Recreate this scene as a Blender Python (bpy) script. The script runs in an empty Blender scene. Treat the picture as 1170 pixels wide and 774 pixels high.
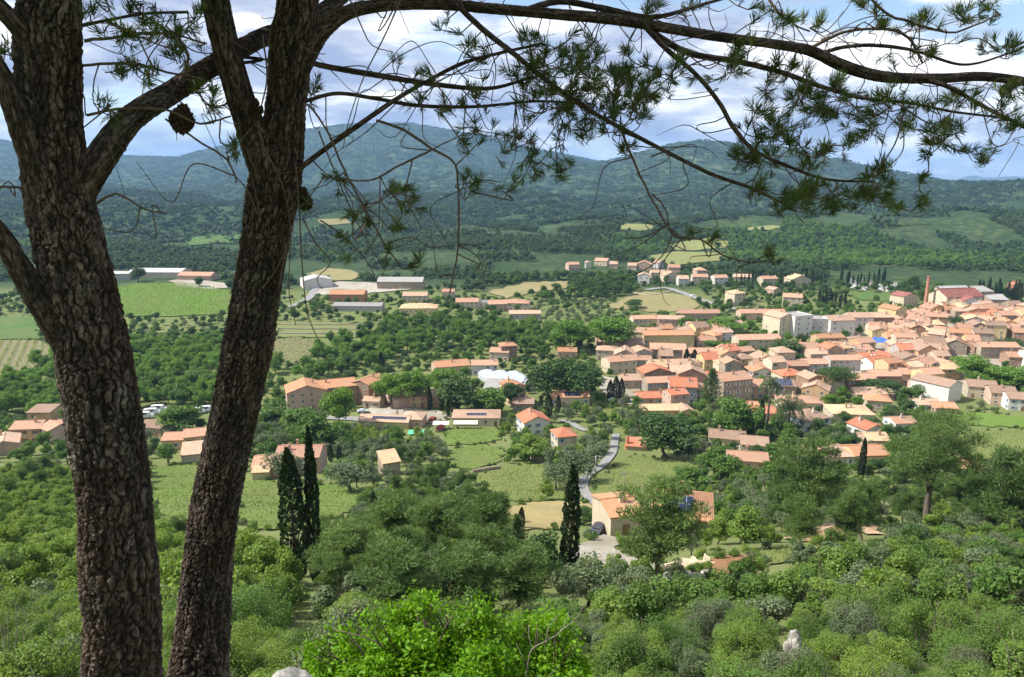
import bpy, math, random
import numpy as np
from mathutils import Vector, Matrix
from mathutils.geometry import delaunay_2d_cdt

R = math.radians
SC = bpy.context.scene
COL = SC.collection
rnd = random.Random(7)

# ------------------------------------------------------------------ camera
CZ = 95.0                     # eye height above the valley floor
PITCH = R(12.5)
FPX = 845.0                   # focal length in pixels of a 1170 wide picture
cam_d = bpy.data.cameras.new('camera')
cam_d.sensor_width = 36.0
cam_d.lens = FPX / 1170.0 * 36.0
cam_d.clip_start = 0.05
cam_d.clip_end = 60000
cam = bpy.data.objects.new('camera', cam_d)
cam.location = (0, 0, CZ)
cam.rotation_euler = (math.pi / 2 - PITCH, 0, 0)
COL.objects.link(cam)
SC.camera = cam

# ------------------------------------------------------------------ light
SUN_EL, SUN_AZ = R(49), R(-91)        # azimuth from the view axis, negative = from the left
world = bpy.data.worlds.new('World')
SC.world = world
world.use_nodes = True
wn, wl = world.node_tree.nodes, world.node_tree.links
wn.clear()
wo = wn.new('ShaderNodeOutputWorld')
sky = wn.new('ShaderNodeTexSky')
sky.sky_type = 'NISHITA'
sky.sun_disc = False
sky.sun_elevation = SUN_EL
sky.sun_rotation = SUN_AZ
sky.air_density = 1.0
sky.dust_density = 0.6
bg1 = wn.new('ShaderNodeBackground'); bg1.inputs[1].default_value = 0.11
bg2 = wn.new('ShaderNodeBackground'); bg2.inputs[1].default_value = 0.62
tc = wn.new('ShaderNodeTexCoord')
mp = wn.new('ShaderNodeMapping'); mp.inputs['Scale'].default_value = (2.3, 2.3, 7.5)
mp.inputs['Location'].default_value = (0.35, 0.0, 0.2)
n1 = wn.new('ShaderNodeTexNoise'); n1.inputs['Scale'].default_value = 1.6; n1.inputs['Detail'].default_value = 9; n1.inputs['Roughness'].default_value = 0.55
n1.inputs['Distortion'].default_value = 0.35
r1 = wn.new('ShaderNodeValToRGB')     # cloud cover
r1.color_ramp.elements[0].position = 0.38; r1.color_ramp.elements[1].position = 0.49
mp2 = wn.new('ShaderNodeMapping'); mp2.inputs['Scale'].default_value = (2.6, 2.6, 11.0); mp2.inputs['Location'].default_value = (3.1, 1.7, 0.4)
n2 = wn.new('ShaderNodeTexNoise'); n2.inputs['Scale'].default_value = 1.9; n2.inputs['Detail'].default_value = 8; n2.inputs['Roughness'].default_value = 0.58
r2 = wn.new('ShaderNodeValToRGB')     # grey undersides to bright tops
e = r2.color_ramp.elements
e[0].position = 0.40; e[0].color = (0.40, 0.47, 0.68, 1)
e[1].position = 0.62; e[1].color = (1.5, 1.5, 1.5, 1)
m_ = r2.color_ramp.elements.new(0.52); m_.color = (0.72, 0.77, 0.90, 1)
mx = wn.new('ShaderNodeMixShader')
wl.new(tc.outputs['Generated'], mp.inputs[0]); wl.new(mp.outputs[0], n1.inputs['Vector']); wl.new(n1.outputs['Fac'], r1.inputs[0])
wl.new(tc.outputs['Generated'], mp2.inputs[0]); wl.new(mp2.outputs[0], n2.inputs['Vector']); wl.new(n2.outputs['Fac'], r2.inputs[0])
wl.new(sky.outputs[0], bg1.inputs[0]); wl.new(r2.outputs[0], bg2.inputs[0])
wl.new(r1.outputs[0], mx.inputs[0]); wl.new(bg1.outputs[0], mx.inputs[1]); wl.new(bg2.outputs[0], mx.inputs[2])
wl.new(mx.outputs[0], wo.inputs['Surface'])

sun_d = bpy.data.lights.new('sun', 'SUN')
sun_d.energy = 5.0
sun_d.angle = R(0.55)
sun_d.color = (1.0, 0.95, 0.86)
sun = bpy.data.objects.new('sun', sun_d)
sdir = Vector((math.sin(SUN_AZ) * math.cos(SUN_EL), math.cos(SUN_AZ) * math.cos(SUN_EL), math.sin(SUN_EL)))
sun.rotation_euler = (-sdir).to_track_quat('-Z', 'Y').to_euler()
COL.objects.link(sun)

SC.view_settings.view_transform = 'Standard'
SC.view_settings.look = 'None'
SC.view_settings.gamma = 1
SC.view_settings.use_curve_mapping = False
SC.view_settings.exposure = 0.78
SC.render.engine = 'CYCLES'
cy = SC.cycles
cy.use_denoising = True
cy.denoiser = 'OPENIMAGEDENOISE'
cy.denoising_input_passes = 'RGB_ALBEDO_NORMAL'
cy.denoising_prefilter = 'FAST'
cy.max_bounces = 5; cy.diffuse_bounces = 3; cy.glossy_bounces = 2; cy.transmission_bounces = 3
cy.volume_bounces = 0; cy.transparent_max_bounces = 4
cy.caustics_reflective = False; cy.caustics_refractive = False
cy.use_adaptive_sampling = True; cy.adaptive_threshold = 0.02
cy.sample_clamp_indirect = 4

# ------------------------------------------------------------------ numbers: noise, terrain, projection
def _hash(ix, iy, seed):
    n = (ix.astype(np.int64) * 374761393 + iy.astype(np.int64) * 668265263 + seed * 1442695041) & 0x7fffffff
    n = ((n ^ (n >> 13)) * 1274126177) & 0x7fffffff
    return ((n ^ (n >> 16)) & 0xffff) / 65535.0

def vnoise(x, y, seed=0):
    x = np.asarray(x, float); y = np.asarray(y, float)
    ix = np.floor(x); iy = np.floor(y)
    fx = x - ix; fy = y - iy
    fx = fx * fx * fx * (fx * (fx * 6 - 15) + 10); fy = fy * fy * fy * (fy * (fy * 6 - 15) + 10)
    a = _hash(ix, iy, seed); b = _hash(ix + 1, iy, seed); c = _hash(ix, iy + 1, seed); d = _hash(ix + 1, iy + 1, seed)
    return (a + (b - a) * fx) * (1 - fy) + (c + (d - c) * fx) * fy

def fbm(x, y, seed=0, octv=4, gain=0.5):
    s = 0; amp = 1; tot = 0
    for k in range(octv):
        s = s + amp * vnoise(x, y, seed + k * 17); tot += amp
        x = x * 2.03 + 11.3; y = y * 2.03 - 7.7; amp *= gain
    return s / tot - 0.5

def pchip(xs, ys):
    xs = np.array(xs, float); ys = np.array(ys, float)
    h = np.diff(xs); d = np.diff(ys) / h
    m = np.zeros_like(xs); m[0] = d[0]; m[-1] = d[-1]
    for i in range(1, len(xs) - 1):
        if d[i - 1] * d[i] > 0:
            w1 = 2 * h[i] + h[i - 1]; w2 = h[i] + 2 * h[i - 1]
            m[i] = (w1 + w2) / (w1 / d[i - 1] + w2 / d[i])
    def f(x):
        x = np.clip(x, xs[0], xs[-1])
        i = np.clip(np.searchsorted(xs, x) - 1, 0, len(xs) - 2)
        t = (x - xs[i]) / h[i]
        t2 = t * t; t3 = t2 * t
        return (2*t3-3*t2+1)*ys[i] + (t3-2*t2+t)*h[i]*m[i] + (-2*t3+3*t2)*ys[i+1] + (t3-t2)*h[i]*m[i+1]
    return f

PROFILE = pchip(*zip((-300, 60), (-60, 14), (-10, 1.2), (0, -1.65), (4, -3.4), (7, -5.8), (9, -8.0), (13, -12.2), (18, -16.2), (24, -19.9), (32, -24.0), (50, -31.8), (78, -43.5), (110, -56), (138, -66),
                     (180, -78.5), (230, -88), (275, -93), (350, -94.6), (450, -92.5), (520, -92), (580, -89), (680, -88), (850, -88.5), (1150, -86), (1600, -80), (2100, -70), (2500, -62), (16000, -40)))

def ray(px, py):
    px = np.asarray(px, float); py = np.asarray(py, float)
    u = (px - 585.0) / FPX; v = (387.0 - py) / FPX
    return u, math.cos(PITCH) + math.sin(PITCH) * v, -math.sin(PITCH) + math.cos(PITCH) * v

def project(x, y, z):
    z = z - CZ
    dep = np.maximum(y * math.cos(PITCH) - z * math.sin(PITCH), 0.01)
    v = (y * math.sin(PITCH) + z * math.cos(PITCH)) / dep
    return 585 + FPX * x / dep, 387 - FPX * v

def depth(x, y, z):
    return y * math.cos(PITCH) - (z - CZ) * math.sin(PITCH)

def crest(pts):
    a = np.array([(ray(px, py)[0] / ray(px, py)[1], ray(px, py)[2] / ray(px, py)[1]) for px, py in pts])
    return lambda q: np.interp(q, a[:, 0], a[:, 1])

MAIN = crest([(-250, 178), (-100, 160), (0, 160), (60, 170), (130, 178), (200, 180), (260, 166), (310, 155), (350, 148), (400, 142), (470, 141), (520, 150), (570, 160), (620, 172), (690, 186), (740, 190), (800, 196), (870, 200), (960, 208), (1040, 215), (1170, 222), (1400, 222)])
NEAR = crest([(-250, 240), (300, 232), (450, 222), (560, 206), (640, 192), (700, 180), (745, 168), (775, 160), (805, 157), (840, 161), (870, 163), (905, 167), (950, 177), (1000, 189), (1040, 196), (1090, 205), (1130, 211), (1170, 215), (1400, 225)])
FARR = crest([(-250, 215), (900, 215), (1040, 209), (1070, 206), (1095, 203), (1115, 197), (1135, 199), (1150, 196), (1175, 195), (1250, 188), (1400, 195)])

def sstep(a, b, x):
    t = np.clip((x - a) / (b - a), 0, 1)
    return t * t * (3 - 2 * t)

def ground(x, y):
    x = np.asarray(x, float); y = np.asarray(y, float)
    z = PROFILE(y)
    z = z + 1.2 * fbm(x / 14, y / 14, 3, 3) * sstep(4, 30, y) * (1 - 0.8 * sstep(180, 260, y))
    roll = sstep(620, 1300, y)
    z = z + roll * (105 * fbm(x / 330, y / 280, 21, 4)) + sstep(1000, 2200, y) * 120 * fbm(x / 620, y / 520, 5, 4)
    yy = np.maximum(y, 1.0); q = x / yy
    # nearer mountain on the right of centre, then the long main range, then a far blue range
    rid = np.abs(fbm(x / 560, y / 900, 9, 5, 0.5)) * 2 + .35 * np.abs(fbm(x / 210 + 4, y / 260, 31, 4)) * 2
    for (C, Y0, Y1, amp, pw) in ((NEAR, 2100, 3700, 0.44, 1.35), (MAIN, 2700, 5400, 0.52, 1.3), (FARR, 11500, 14500, 0.3, 1.0)):
        t = np.clip((yy - Y0) / (Y1 - Y0), 0, 1)
        top = C(q) * Y1
        s = t ** pw
        prof = z * (1 - s) + top * s
        prof = prof - amp * rid * 420 * (t * (1 - t) * 4) ** 0.8 * 0.8
        back = sstep(Y1, Y1 + 1500, yy)
        prof = prof - back * 260
        z = np.where(yy > Y0, np.maximum(z - 40 * t, prof), z)
    return z + CZ

def G(x, y):
    return float(ground(np.array([x]), np.array([y]))[0])

_T = np.geomspace(1.5, 16000, 700)
def at(px, py):
    """the point of the ground that the ray through a pixel of the photograph meets"""
    dx, dy, dz = [float(a) for a in ray(px, py)]
    below = CZ + dz * _T < ground(dx * _T, dy * _T)
    i = int(np.argmax(below)) if below.any() else len(_T) - 1
    a, b = _T[max(i - 1, 0)], _T[i]
    for _ in range(18):
        m = 0.5 * (a + b)
        if CZ + dz * m < G(dx * m, dy * m): b = m
        else: a = m
    return Vector((dx * b, dy * b, G(dx * b, dy * b)))

def near_point(px, py, d):
    dx, dy, dz = [float(a) for a in ray(px, py)]
    return Vector((dx * d, dy * d, CZ + dz * d))

def mpp(p):
    return depth(p.x, p.y, p.z) / FPX

def in_poly(px, py, poly):
    px = np.asarray(px, float); py = np.asarray(py, float)
    res = np.zeros(px.shape, bool)
    n = len(poly); j = n - 1
    for i in range(n):
        xi, yi = poly[i]; xj, yj = poly[j]
        if yi != yj:
            c = ((yi > py) != (yj > py)) & (px < (xj - xi) * (py - yi) / (yj - yi) + xi)
            res ^= c
        j = i
    return res

# ------------------------------------------------------------------ materials
def mat(name):
    m = bpy.data.materials.new(name); m.use_nodes = True
    nt = m.node_tree; b = nt.nodes['Principled BSDF']
    return m, nt, b

def N(nt, kind, **kw):
    n = nt.nodes.new(kind)
    for k, v in kw.items():
        if k in n.inputs: n.inputs[k].default_value = v
        else: setattr(n, k, v)
    return n

def mixcol(nt, fac, a, b, mode='MIX'):
    n = nt.nodes.new('ShaderNodeMix'); n.data_type = 'RGBA'; n.blend_type = mode
    for i, s in ((0, fac), (6, a), (7, b)):
        if hasattr(s, 'links'): nt.links.new(s, n.inputs[i])
        else: n.inputs[i].default_value = s if i == 0 else (*s, 1)
    return n.outputs[2]

def math_(nt, op, a, b=0.0, clamp=False):
    n = nt.nodes.new('ShaderNodeMath'); n.operation = op; n.use_clamp = clamp
    for i, s in enumerate((a, b)):
        if hasattr(s, 'links'): nt.links.new(s, n.inputs[i])
        else: n.inputs[i].default_value = s
    return n.outputs[0]

def noise(nt, scale, detail=5, rough=0.55, coord=None, vec_scale=None):
    t = nt.nodes.new('ShaderNodeTexNoise'); t.inputs['Scale'].default_value = scale; t.inputs['Detail'].default_value = detail; t.inputs['Roughness'].default_value = rough
    c = nt.nodes.new('ShaderNodeTexCoord')
    src = c.outputs[coord or 'Object']
    if vec_scale:
        mp = nt.nodes.new('ShaderNodeMapping'); mp.inputs['Scale'].default_value = vec_scale
        nt.links.new(src, mp.inputs[0]); src = mp.outputs[0]
    nt.links.new(src, t.inputs['Vector'])
    return t.outputs['Fac']

def ramp(nt, fac, lo, hi):
    n = nt.nodes.new('ShaderNodeMapRange'); n.inputs[1].default_value = lo; n.inputs[2].default_value = hi
    nt.links.new(fac, n.inputs[0]); return n.outputs[0]

def leaf_mat(name, dark, light, trans=0.3, spread=0.5, rough=0.55):
    m, nt, b = mat(name)
    a = N(nt, 'ShaderNodeAttribute', attribute_name='tint')
    o = nt.nodes.new('ShaderNodeObjectInfo')
    f = math_(nt, 'ADD', math_(nt, 'MULTIPLY', a.outputs['Fac'], 1 - spread), math_(nt, 'MULTIPLY', o.outputs['Random'], spread))
    c = mixcol(nt, f, dark, light)
    nt.links.new(c, b.inputs['Base Color'])
    b.inputs['Roughness'].default_value = rough
    b.inputs['Specular IOR Level'].default_value = 0.25
    t = nt.nodes.new('ShaderNodeBsdfTranslucent')
    hs = nt.nodes.new('ShaderNodeHueSaturation'); hs.inputs['Hue'].default_value = 0.485; hs.inputs['Saturation'].default_value = 1.1; hs.inputs['Value'].default_value = 1.25
    nt.links.new(c, hs.inputs['Color']); nt.links.new(hs.outputs[0], t.inputs['Color'])
    mxs = nt.nodes.new('ShaderNodeMixShader'); mxs.inputs[0].default_value = trans
    nt.links.new(b.outputs[0], mxs.inputs[1]); nt.links.new(t.outputs[0], mxs.inputs[2])
    nt.links.new(mxs.outputs[0], nt.nodes['Material Output'].inputs['Surface'])
    return m

def plain(name, col, rough=0.7, var=0.0, nscale=0.6, spec=0.3, metal=0.0, objvar=0.0):
    m, nt, b = mat(name)
    b.inputs['Roughness'].default_value = rough; b.inputs['Specular IOR Level'].default_value = spec; b.inputs['Metallic'].default_value = metal
    c = None
    if var:
        f = ramp(nt, noise(nt, nscale, 6, 0.62), 0.3, 0.7)
        c = mixcol(nt, f, tuple(v * (1 - var) for v in col), tuple(min(v * (1 + var), 0.9) for v in col))
    if objvar:
        o = nt.nodes.new('ShaderNodeObjectInfo')
        f2 = math_(nt, 'ADD', math_(nt, 'MULTIPLY', o.outputs['Random'], 2 * objvar), 1 - objvar)
        hs = nt.nodes.new('ShaderNodeHueSaturation'); nt.links.new(f2, hs.inputs['Value'])
        if c is None: hs.inputs['Color'].default_value = (*col, 1)
        else: nt.links.new(c, hs.inputs['Color'])
        c = hs.outputs[0]
    if c is None: b.inputs['Base Color'].default_value = (*col, 1)
    else: nt.links.new(c, b.inputs['Base Color'])
    return m

LEAF = {
    'broad':   leaf_mat('leaf_broad', (0.058, 0.128, 0.022), (0.145, 0.250, 0.048), 0.38),
    'plane':   leaf_mat('leaf_plane', (0.085, 0.180, 0.024), (0.170, 0.300, 0.046), 0.4, 0.3),
    'dark':    leaf_mat('leaf_dark', (0.030, 0.072, 0.016), (0.075, 0.135, 0.030), 0.26),
    'olive':   leaf_mat('leaf_olive', (0.062, 0.098, 0.040), (0.180, 0.228, 0.110), 0.28, 0.4),
    'pine':    leaf_mat('leaf_pine', (0.036, 0.082, 0.020), (0.165, 0.250, 0.066), 0.38, 0.35),
    'cypress': leaf_mat('leaf_cypress', (0.016, 0.034, 0.010), (0.040, 0.066, 0.019), 0.12),
    'bright':  leaf_mat('leaf_bright', (0.060, 0.165, 0.006), (0.190, 0.390, 0.014), 0.42, 0.1),
    'young':   leaf_mat('leaf_young', (0.115, 0.195, 0.030), (0.215, 0.310, 0.058), 0.4),
    'scrub':   leaf_mat('leaf_scrub', (0.030, 0.080, 0.012), (0.165, 0.260, 0.048), 0.34, 0.5),
    'grey':    leaf_mat('leaf_grey', (0.090, 0.115, 0.055), (0.165, 0.195, 0.100), 0.25),
    'needle':  leaf_mat('leaf_needle', (0.036, 0.068, 0.014), (0.115, 0.165, 0.034), 0.32, 0.0, 0.45),
    'forest':  leaf_mat('leaf_forest', (0.020, 0.050, 0.015), (0.090, 0.145, 0.040), 0.24, 0.45),
    'vine':    leaf_mat('leaf_vine', (0.105, 0.200, 0.026), (0.180, 0.300, 0.042), 0.35, 0.1),
    'red':     leaf_mat('leaf_red', (0.16, 0.03, 0.03), (0.24, 0.06, 0.06), 0.25, 0.1),
}
BARK = plain('bark_grey', (0.11, 0.09, 0.07), 0.9, 0.4, 5)

# ------------------------------------------------------------------ mesh helpers
class MB:
    """collects vertices and faces; builds ONE mesh"""
    def __init__(s): s.v = []; s.f = []; s.m = []; s.t = []; s.nv = 0
    def add(s, v, f, mi=0, tint=None):
        v = np.asarray(v, float).reshape(-1, 3); f = [np.asarray(a, np.int64) for a in (f if isinstance(f, list) else [f])]
        s.v.append(v)
        for a in f:
            a = a.reshape(-1, a.shape[-1]) + s.nv
            s.f.append(a); s.m.append(np.full(len(a), mi, np.int32))
        s.t.append(np.full(len(v), 0.5) if tint is None else np.broadcast_to(np.asarray(tint, float), (len(v),)))
        s.nv += len(v)
    def box(s, c, d, mi=0, rot=0.0):
        x, y, z = d[0] / 2, d[1] / 2, d[2] / 2
        v = np.array([(-x, -y, -z), (x, -y, -z), (x, y, -z), (-x, y, -z), (-x, -y, z), (x, -y, z), (x, y, z), (-x, y, z)])
        if rot:
            cr, sr = math.cos(rot), math.sin(rot)
            v = np.stack([v[:, 0] * cr - v[:, 1] * sr, v[:, 0] * sr + v[:, 1] * cr, v[:, 2]], 1)
        s.add(v + np.array(c), [np.array([(0, 3, 2, 1), (4, 5, 6, 7), (0, 1, 5, 4), (1, 2, 6, 5), (2, 3, 7, 6), (3, 0, 4, 7)])], mi)
    def poly(s, pts, mi=0):
        s.add(pts, [np.array([list(range(len(pts)))])], mi)
    def mesh(s, name, mats, smooth=False, tint=True):
        me = bpy.data.meshes.new(name)
        V = np.concatenate(s.v) if s.v else np.zeros((0, 3))
        me.vertices.add(len(V)); me.vertices.foreach_set('co', V.astype(np.float32).ravel())
        sizes = np.concatenate([np.full(len(a), a.shape[1]) for a in s.f]); loops = np.concatenate([a.ravel() for a in s.f])
        me.loops.add(len(loops)); me.loops.foreach_set('vertex_index', loops.astype(np.int32))
        me.polygons.add(len(sizes))
        st = np.concatenate([[0], np.cumsum(sizes)[:-1]])
        me.polygons.foreach_set('loop_start', st.astype(np.int32)); me.polygons.foreach_set('loop_total', sizes.astype(np.int32))
        me.polygons.foreach_set('material_index', np.concatenate(s.m).astype(np.int32))
        me.polygons.foreach_set('use_smooth', np.full(len(sizes), bool(smooth)))
        for m in (mats if isinstance(mats, (list, tuple)) else [mats]): me.materials.append(m)
        if tint:
            at_ = me.attributes.new('tint', 'FLOAT', 'POINT'); at_.data.foreach_set('value', np.concatenate(s.t).astype(np.float32))
        me.update(calc_edges=True)
        return me

def tube(mb, path, radii, sides=6, mi=0, cap=True):
    P = np.array([tuple(p) for p in path], float); n = len(P)
    T = np.gradient(P, axis=0); T /= np.linalg.norm(T, axis=1)[:, None] + 1e-9
    ref = np.array([0.0, 1.0, 0.0]) if abs(T[0, 1]) < 0.8 else np.array([1.0, 0, 0])
    A = np.zeros_like(P); a = np.cross(T[0], ref); a /= np.linalg.norm(a)
    for i in range(n):
        a = a - T[i] * np.dot(a, T[i]); a /= np.linalg.norm(a) + 1e-9; A[i] = a
    B = np.cross(T, A)
    th = np.arange(sides) / sides * 2 * math.pi
    r = np.asarray(radii, float).reshape(n, 1, 1)
    V = P[:, None] + r * (np.cos(th)[None, :, None] * A[:, None] + np.sin(th)[None, :, None] * B[:, None])
    i, j = np.meshgrid(np.arange(n - 1), np.arange(sides), indexing='ij'); k = (j + 1) % sides
    F = np.stack([i * sides + j, i * sides + k, (i + 1) * sides + k, (i + 1) * sides + j], -1).reshape(-1, 4)
    fs = [F]
    if cap and sides <= 8:
        fs = [F, np.array([list(range(sides))[::-1]]), np.array([[(n - 1) * sides + q for q in range(sides)]])]
    mb.add(V.reshape(-1, 3), fs, mi)
    return P, T, A, B

def smooth_path(pts, step):
    """Catmull-Rom through points (any dimension), resampled at about STEP"""
    P = np.array([tuple(p) for p in pts], float)
    Q = np.vstack([2 * P[0] - P[1], P, 2 * P[-1] - P[-2]])
    out = []
    for i in range(1, len(Q) - 2):
        L = np.linalg.norm(Q[i + 1][:3] - Q[i][:3]); n = max(2, int(L / step))
        t = np.arange(n)[:, None] / n
        a, b, c, d = Q[i - 1], Q[i], Q[i + 1], Q[i + 2]
        out.append(0.5 * (2 * b + (c - a) * t + (2 * a - 5 * b + 4 * c - d) * t ** 2 + (3 * b - a - 3 * c + d) * t ** 3))
    out.append(P[-1:])
    return np.vstack(out)

def link(name, me, parent=None, loc=None, rot=0.0):
    o = bpy.data.objects.new(name, me); COL.objects.link(o)
    if parent is not None: o.parent = parent
    if loc is not None: o.location = loc
    if rot: o.rotation_euler = (0, 0, rot)
    return o

def tag(o, label=None, cat=None, group=None, kind=None):
    if label: o['label'] = label
    if cat: o['category'] = cat
    if group: o['group'] = group
    if kind: o['kind'] = kind
    return o

PENDING = []       # (object, base phrase, px, py): labels are completed from the landmarks at the end
def pend(o, phrase, loc):
    px, py = project(loc[0], loc[1], loc[2]); PENDING.append((o, phrase, float(px), float(py)))
# ------------------------------------------------------------------ land cover, as outlines on the ground
TOWN = [(690, 395), (740, 372), (830, 372), (890, 350), (1010, 350), (1170, 352), (1230, 352), (1230, 470), (1080, 462), (1000, 470), (860, 470), (800, 470), (690, 440)]
STREETS = [(955, 392), (900, 372), (1000, 366), (1036, 360), (1075, 356), (1130, 352), (1235, 354), (1235, 424), (1130, 424), (1085, 450), (985, 450), (960, 430)]
def P(*xy): return [(xy[i], xy[i + 1]) for i in range(0, len(xy), 2)]
# name, outline in the photograph, ground colour key, keeps trees out
FIELDS = [
    ('vineyard_field', P(122, 331, 160, 325, 205, 324, 262, 333, 268, 345, 262, 359, 200, 362, 122, 362), 'vine'),
    ('crop_field', P(-60, 364, 44, 362, 46, 388, -60, 389), 'green'),
    ('vineyard_field', P(-60, 391, 48, 389, 62, 400, 46, 418, 10, 432, -60, 436), 'rows'),
    ('vineyard_field', P(306, 389, 340, 386, 364, 390, 352, 412, 330, 418, 300, 416), 'rows'),
    ('terrace_field', P(318, 369, 420, 371, 410, 386, 318, 386), 'terrace'),
    ('dry_field', P(556, 334, 600, 323, 655, 322, 648, 330, 600, 337, 580, 342), 'dry'),
    ('dry_field', P(690, 352, 716, 340, 735, 334, 790, 339, 798, 350, 786, 357, 740, 357), 'dry'),
    ('dry_field', P(730, 302, 745, 292, 775, 288, 838, 290, 828, 298, 780, 303), 'pale'),
    ('dry_field', P(752, 287, 775, 277, 812, 273, 838, 277, 826, 284, 790, 287), 'pale'),
    ('meadow', P(702, 262, 715, 256, 742, 257, 752, 261, 735, 265), 'pale'),
    ('dry_field', P(345, 322, 352, 314, 372, 307, 402, 310, 412, 316, 400, 321), 'dry'),
    ('meadow', P(205, 276, 232, 270, 276, 270, 276, 277, 220, 281), 'green'),
    ('meadow', P(845, 264, 860, 260, 882, 258, 898, 260, 880, 263), 'pale'),
    ('meadow', P(960, 334, 985, 334, 1030, 338, 1028, 345, 985, 344), 'green'),
    ('meadow', P(360, 252, 395, 250, 402, 256, 375, 258), 'dry'),
    ('lawn', P(505, 494, 530, 489, 574, 490, 572, 503, 545, 508, 506, 510), 'lawn'),
    ('meadow', P(508, 516, 545, 509, 578, 512, 572, 528, 540, 538, 512, 534), 'lawn'),
    ('meadow', P(540, 545, 600, 530, 665, 536, 672, 552, 662, 572, 610, 574, 560, 572), 'meadow'),
    ('dry_field', P(572, 584, 610, 575, 655, 571, 678, 579, 683, 592, 640, 606, 588, 606), 'straw'),
    ('meadow', P(676, 566, 680, 545, 702, 530, 722, 521, 760, 524, 800, 532, 800, 560, 755, 570, 720, 580, 700, 584), 'meadow'),
    ('meadow', P(268, 552, 300, 549, 400, 556, 418, 566, 400, 586, 330, 606, 290, 606, 268, 590), 'lawn'),
    ('meadow', P(170, 535, 222, 530, 240, 545, 236, 600, 190, 606, 172, 580), 'lawn'),
    ('meadow', P(690, 467, 720, 466, 728, 476, 712, 483, 690, 480), 'meadow'),
    ('bare_earth', P(800, 655, 812, 640, 858, 634, 864, 642, 838, 655, 822, 664), 'earth'),
    ('bare_earth', P(905, 612, 935, 600, 995, 594, 1005, 606, 960, 614, 915, 622), 'sand'),
    ('meadow', P(858, 640, 880, 625, 940, 624, 930, 640, 880, 645), 'meadow'),
    ('meadow', P(1085, 506, 1110, 492, 1170, 492, 1200, 498, 1200, 522, 1120, 526), 'meadow'),
    ('meadow', P(1060, 470, 1100, 470, 1180, 478, 1170, 490, 1100, 486), 'vine'),
    ('gravel_yard', P(655, 642, 660, 624, 688, 612, 706, 616, 702, 630, 735, 641, 788, 655, 775, 665, 735, 655, 690, 647), 'gravel'),
    ('gravel_yard', P(415, 470, 440, 462, 500, 470, 520, 478, 480, 486, 430, 484), 'gravel'),
    ('gravel_yard', P(358, 336, 385, 322, 470, 325, 470, 331, 420, 336, 380, 340), 'gravel'),
    ('gravel_yard', P(190, 322, 215, 319, 255, 324, 262, 330, 240, 331, 205, 327), 'gravel'),
    ('gravel_yard', P(680, 440, 690, 430, 730, 440, 735, 462, 700, 463), 'gravel'),
]
ROADS = [
    ('lane', P(704, 497, 702, 506, 699, 519, 688, 533, 673, 543, 666, 553, 668, 563, 678, 574, 690, 585, 694, 597, 686, 608), 2.7, 'asphalt'),
    ('lane', P(640, 481, 652, 484, 664, 491, 678, 495, 692, 496), 3.0, 'asphalt'),
    ('road', P(738, 332, 760, 330, 778, 335, 800, 343, 830, 352, 870, 361), 6.0, 'asphalt'),
    ('road', P(330, 352, 352, 342, 362, 331, 380, 326), 6.0, 'asphalt'),
    ('road', P(265, 478, 310, 470, 350, 476, 410, 480, 440, 484), 5.0, 'asphalt'),
    ('path', P(1000, 612, 960, 600, 935, 606, 905, 618), 2.6, 'sandm'),
]
FOREST_PX = 338

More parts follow.
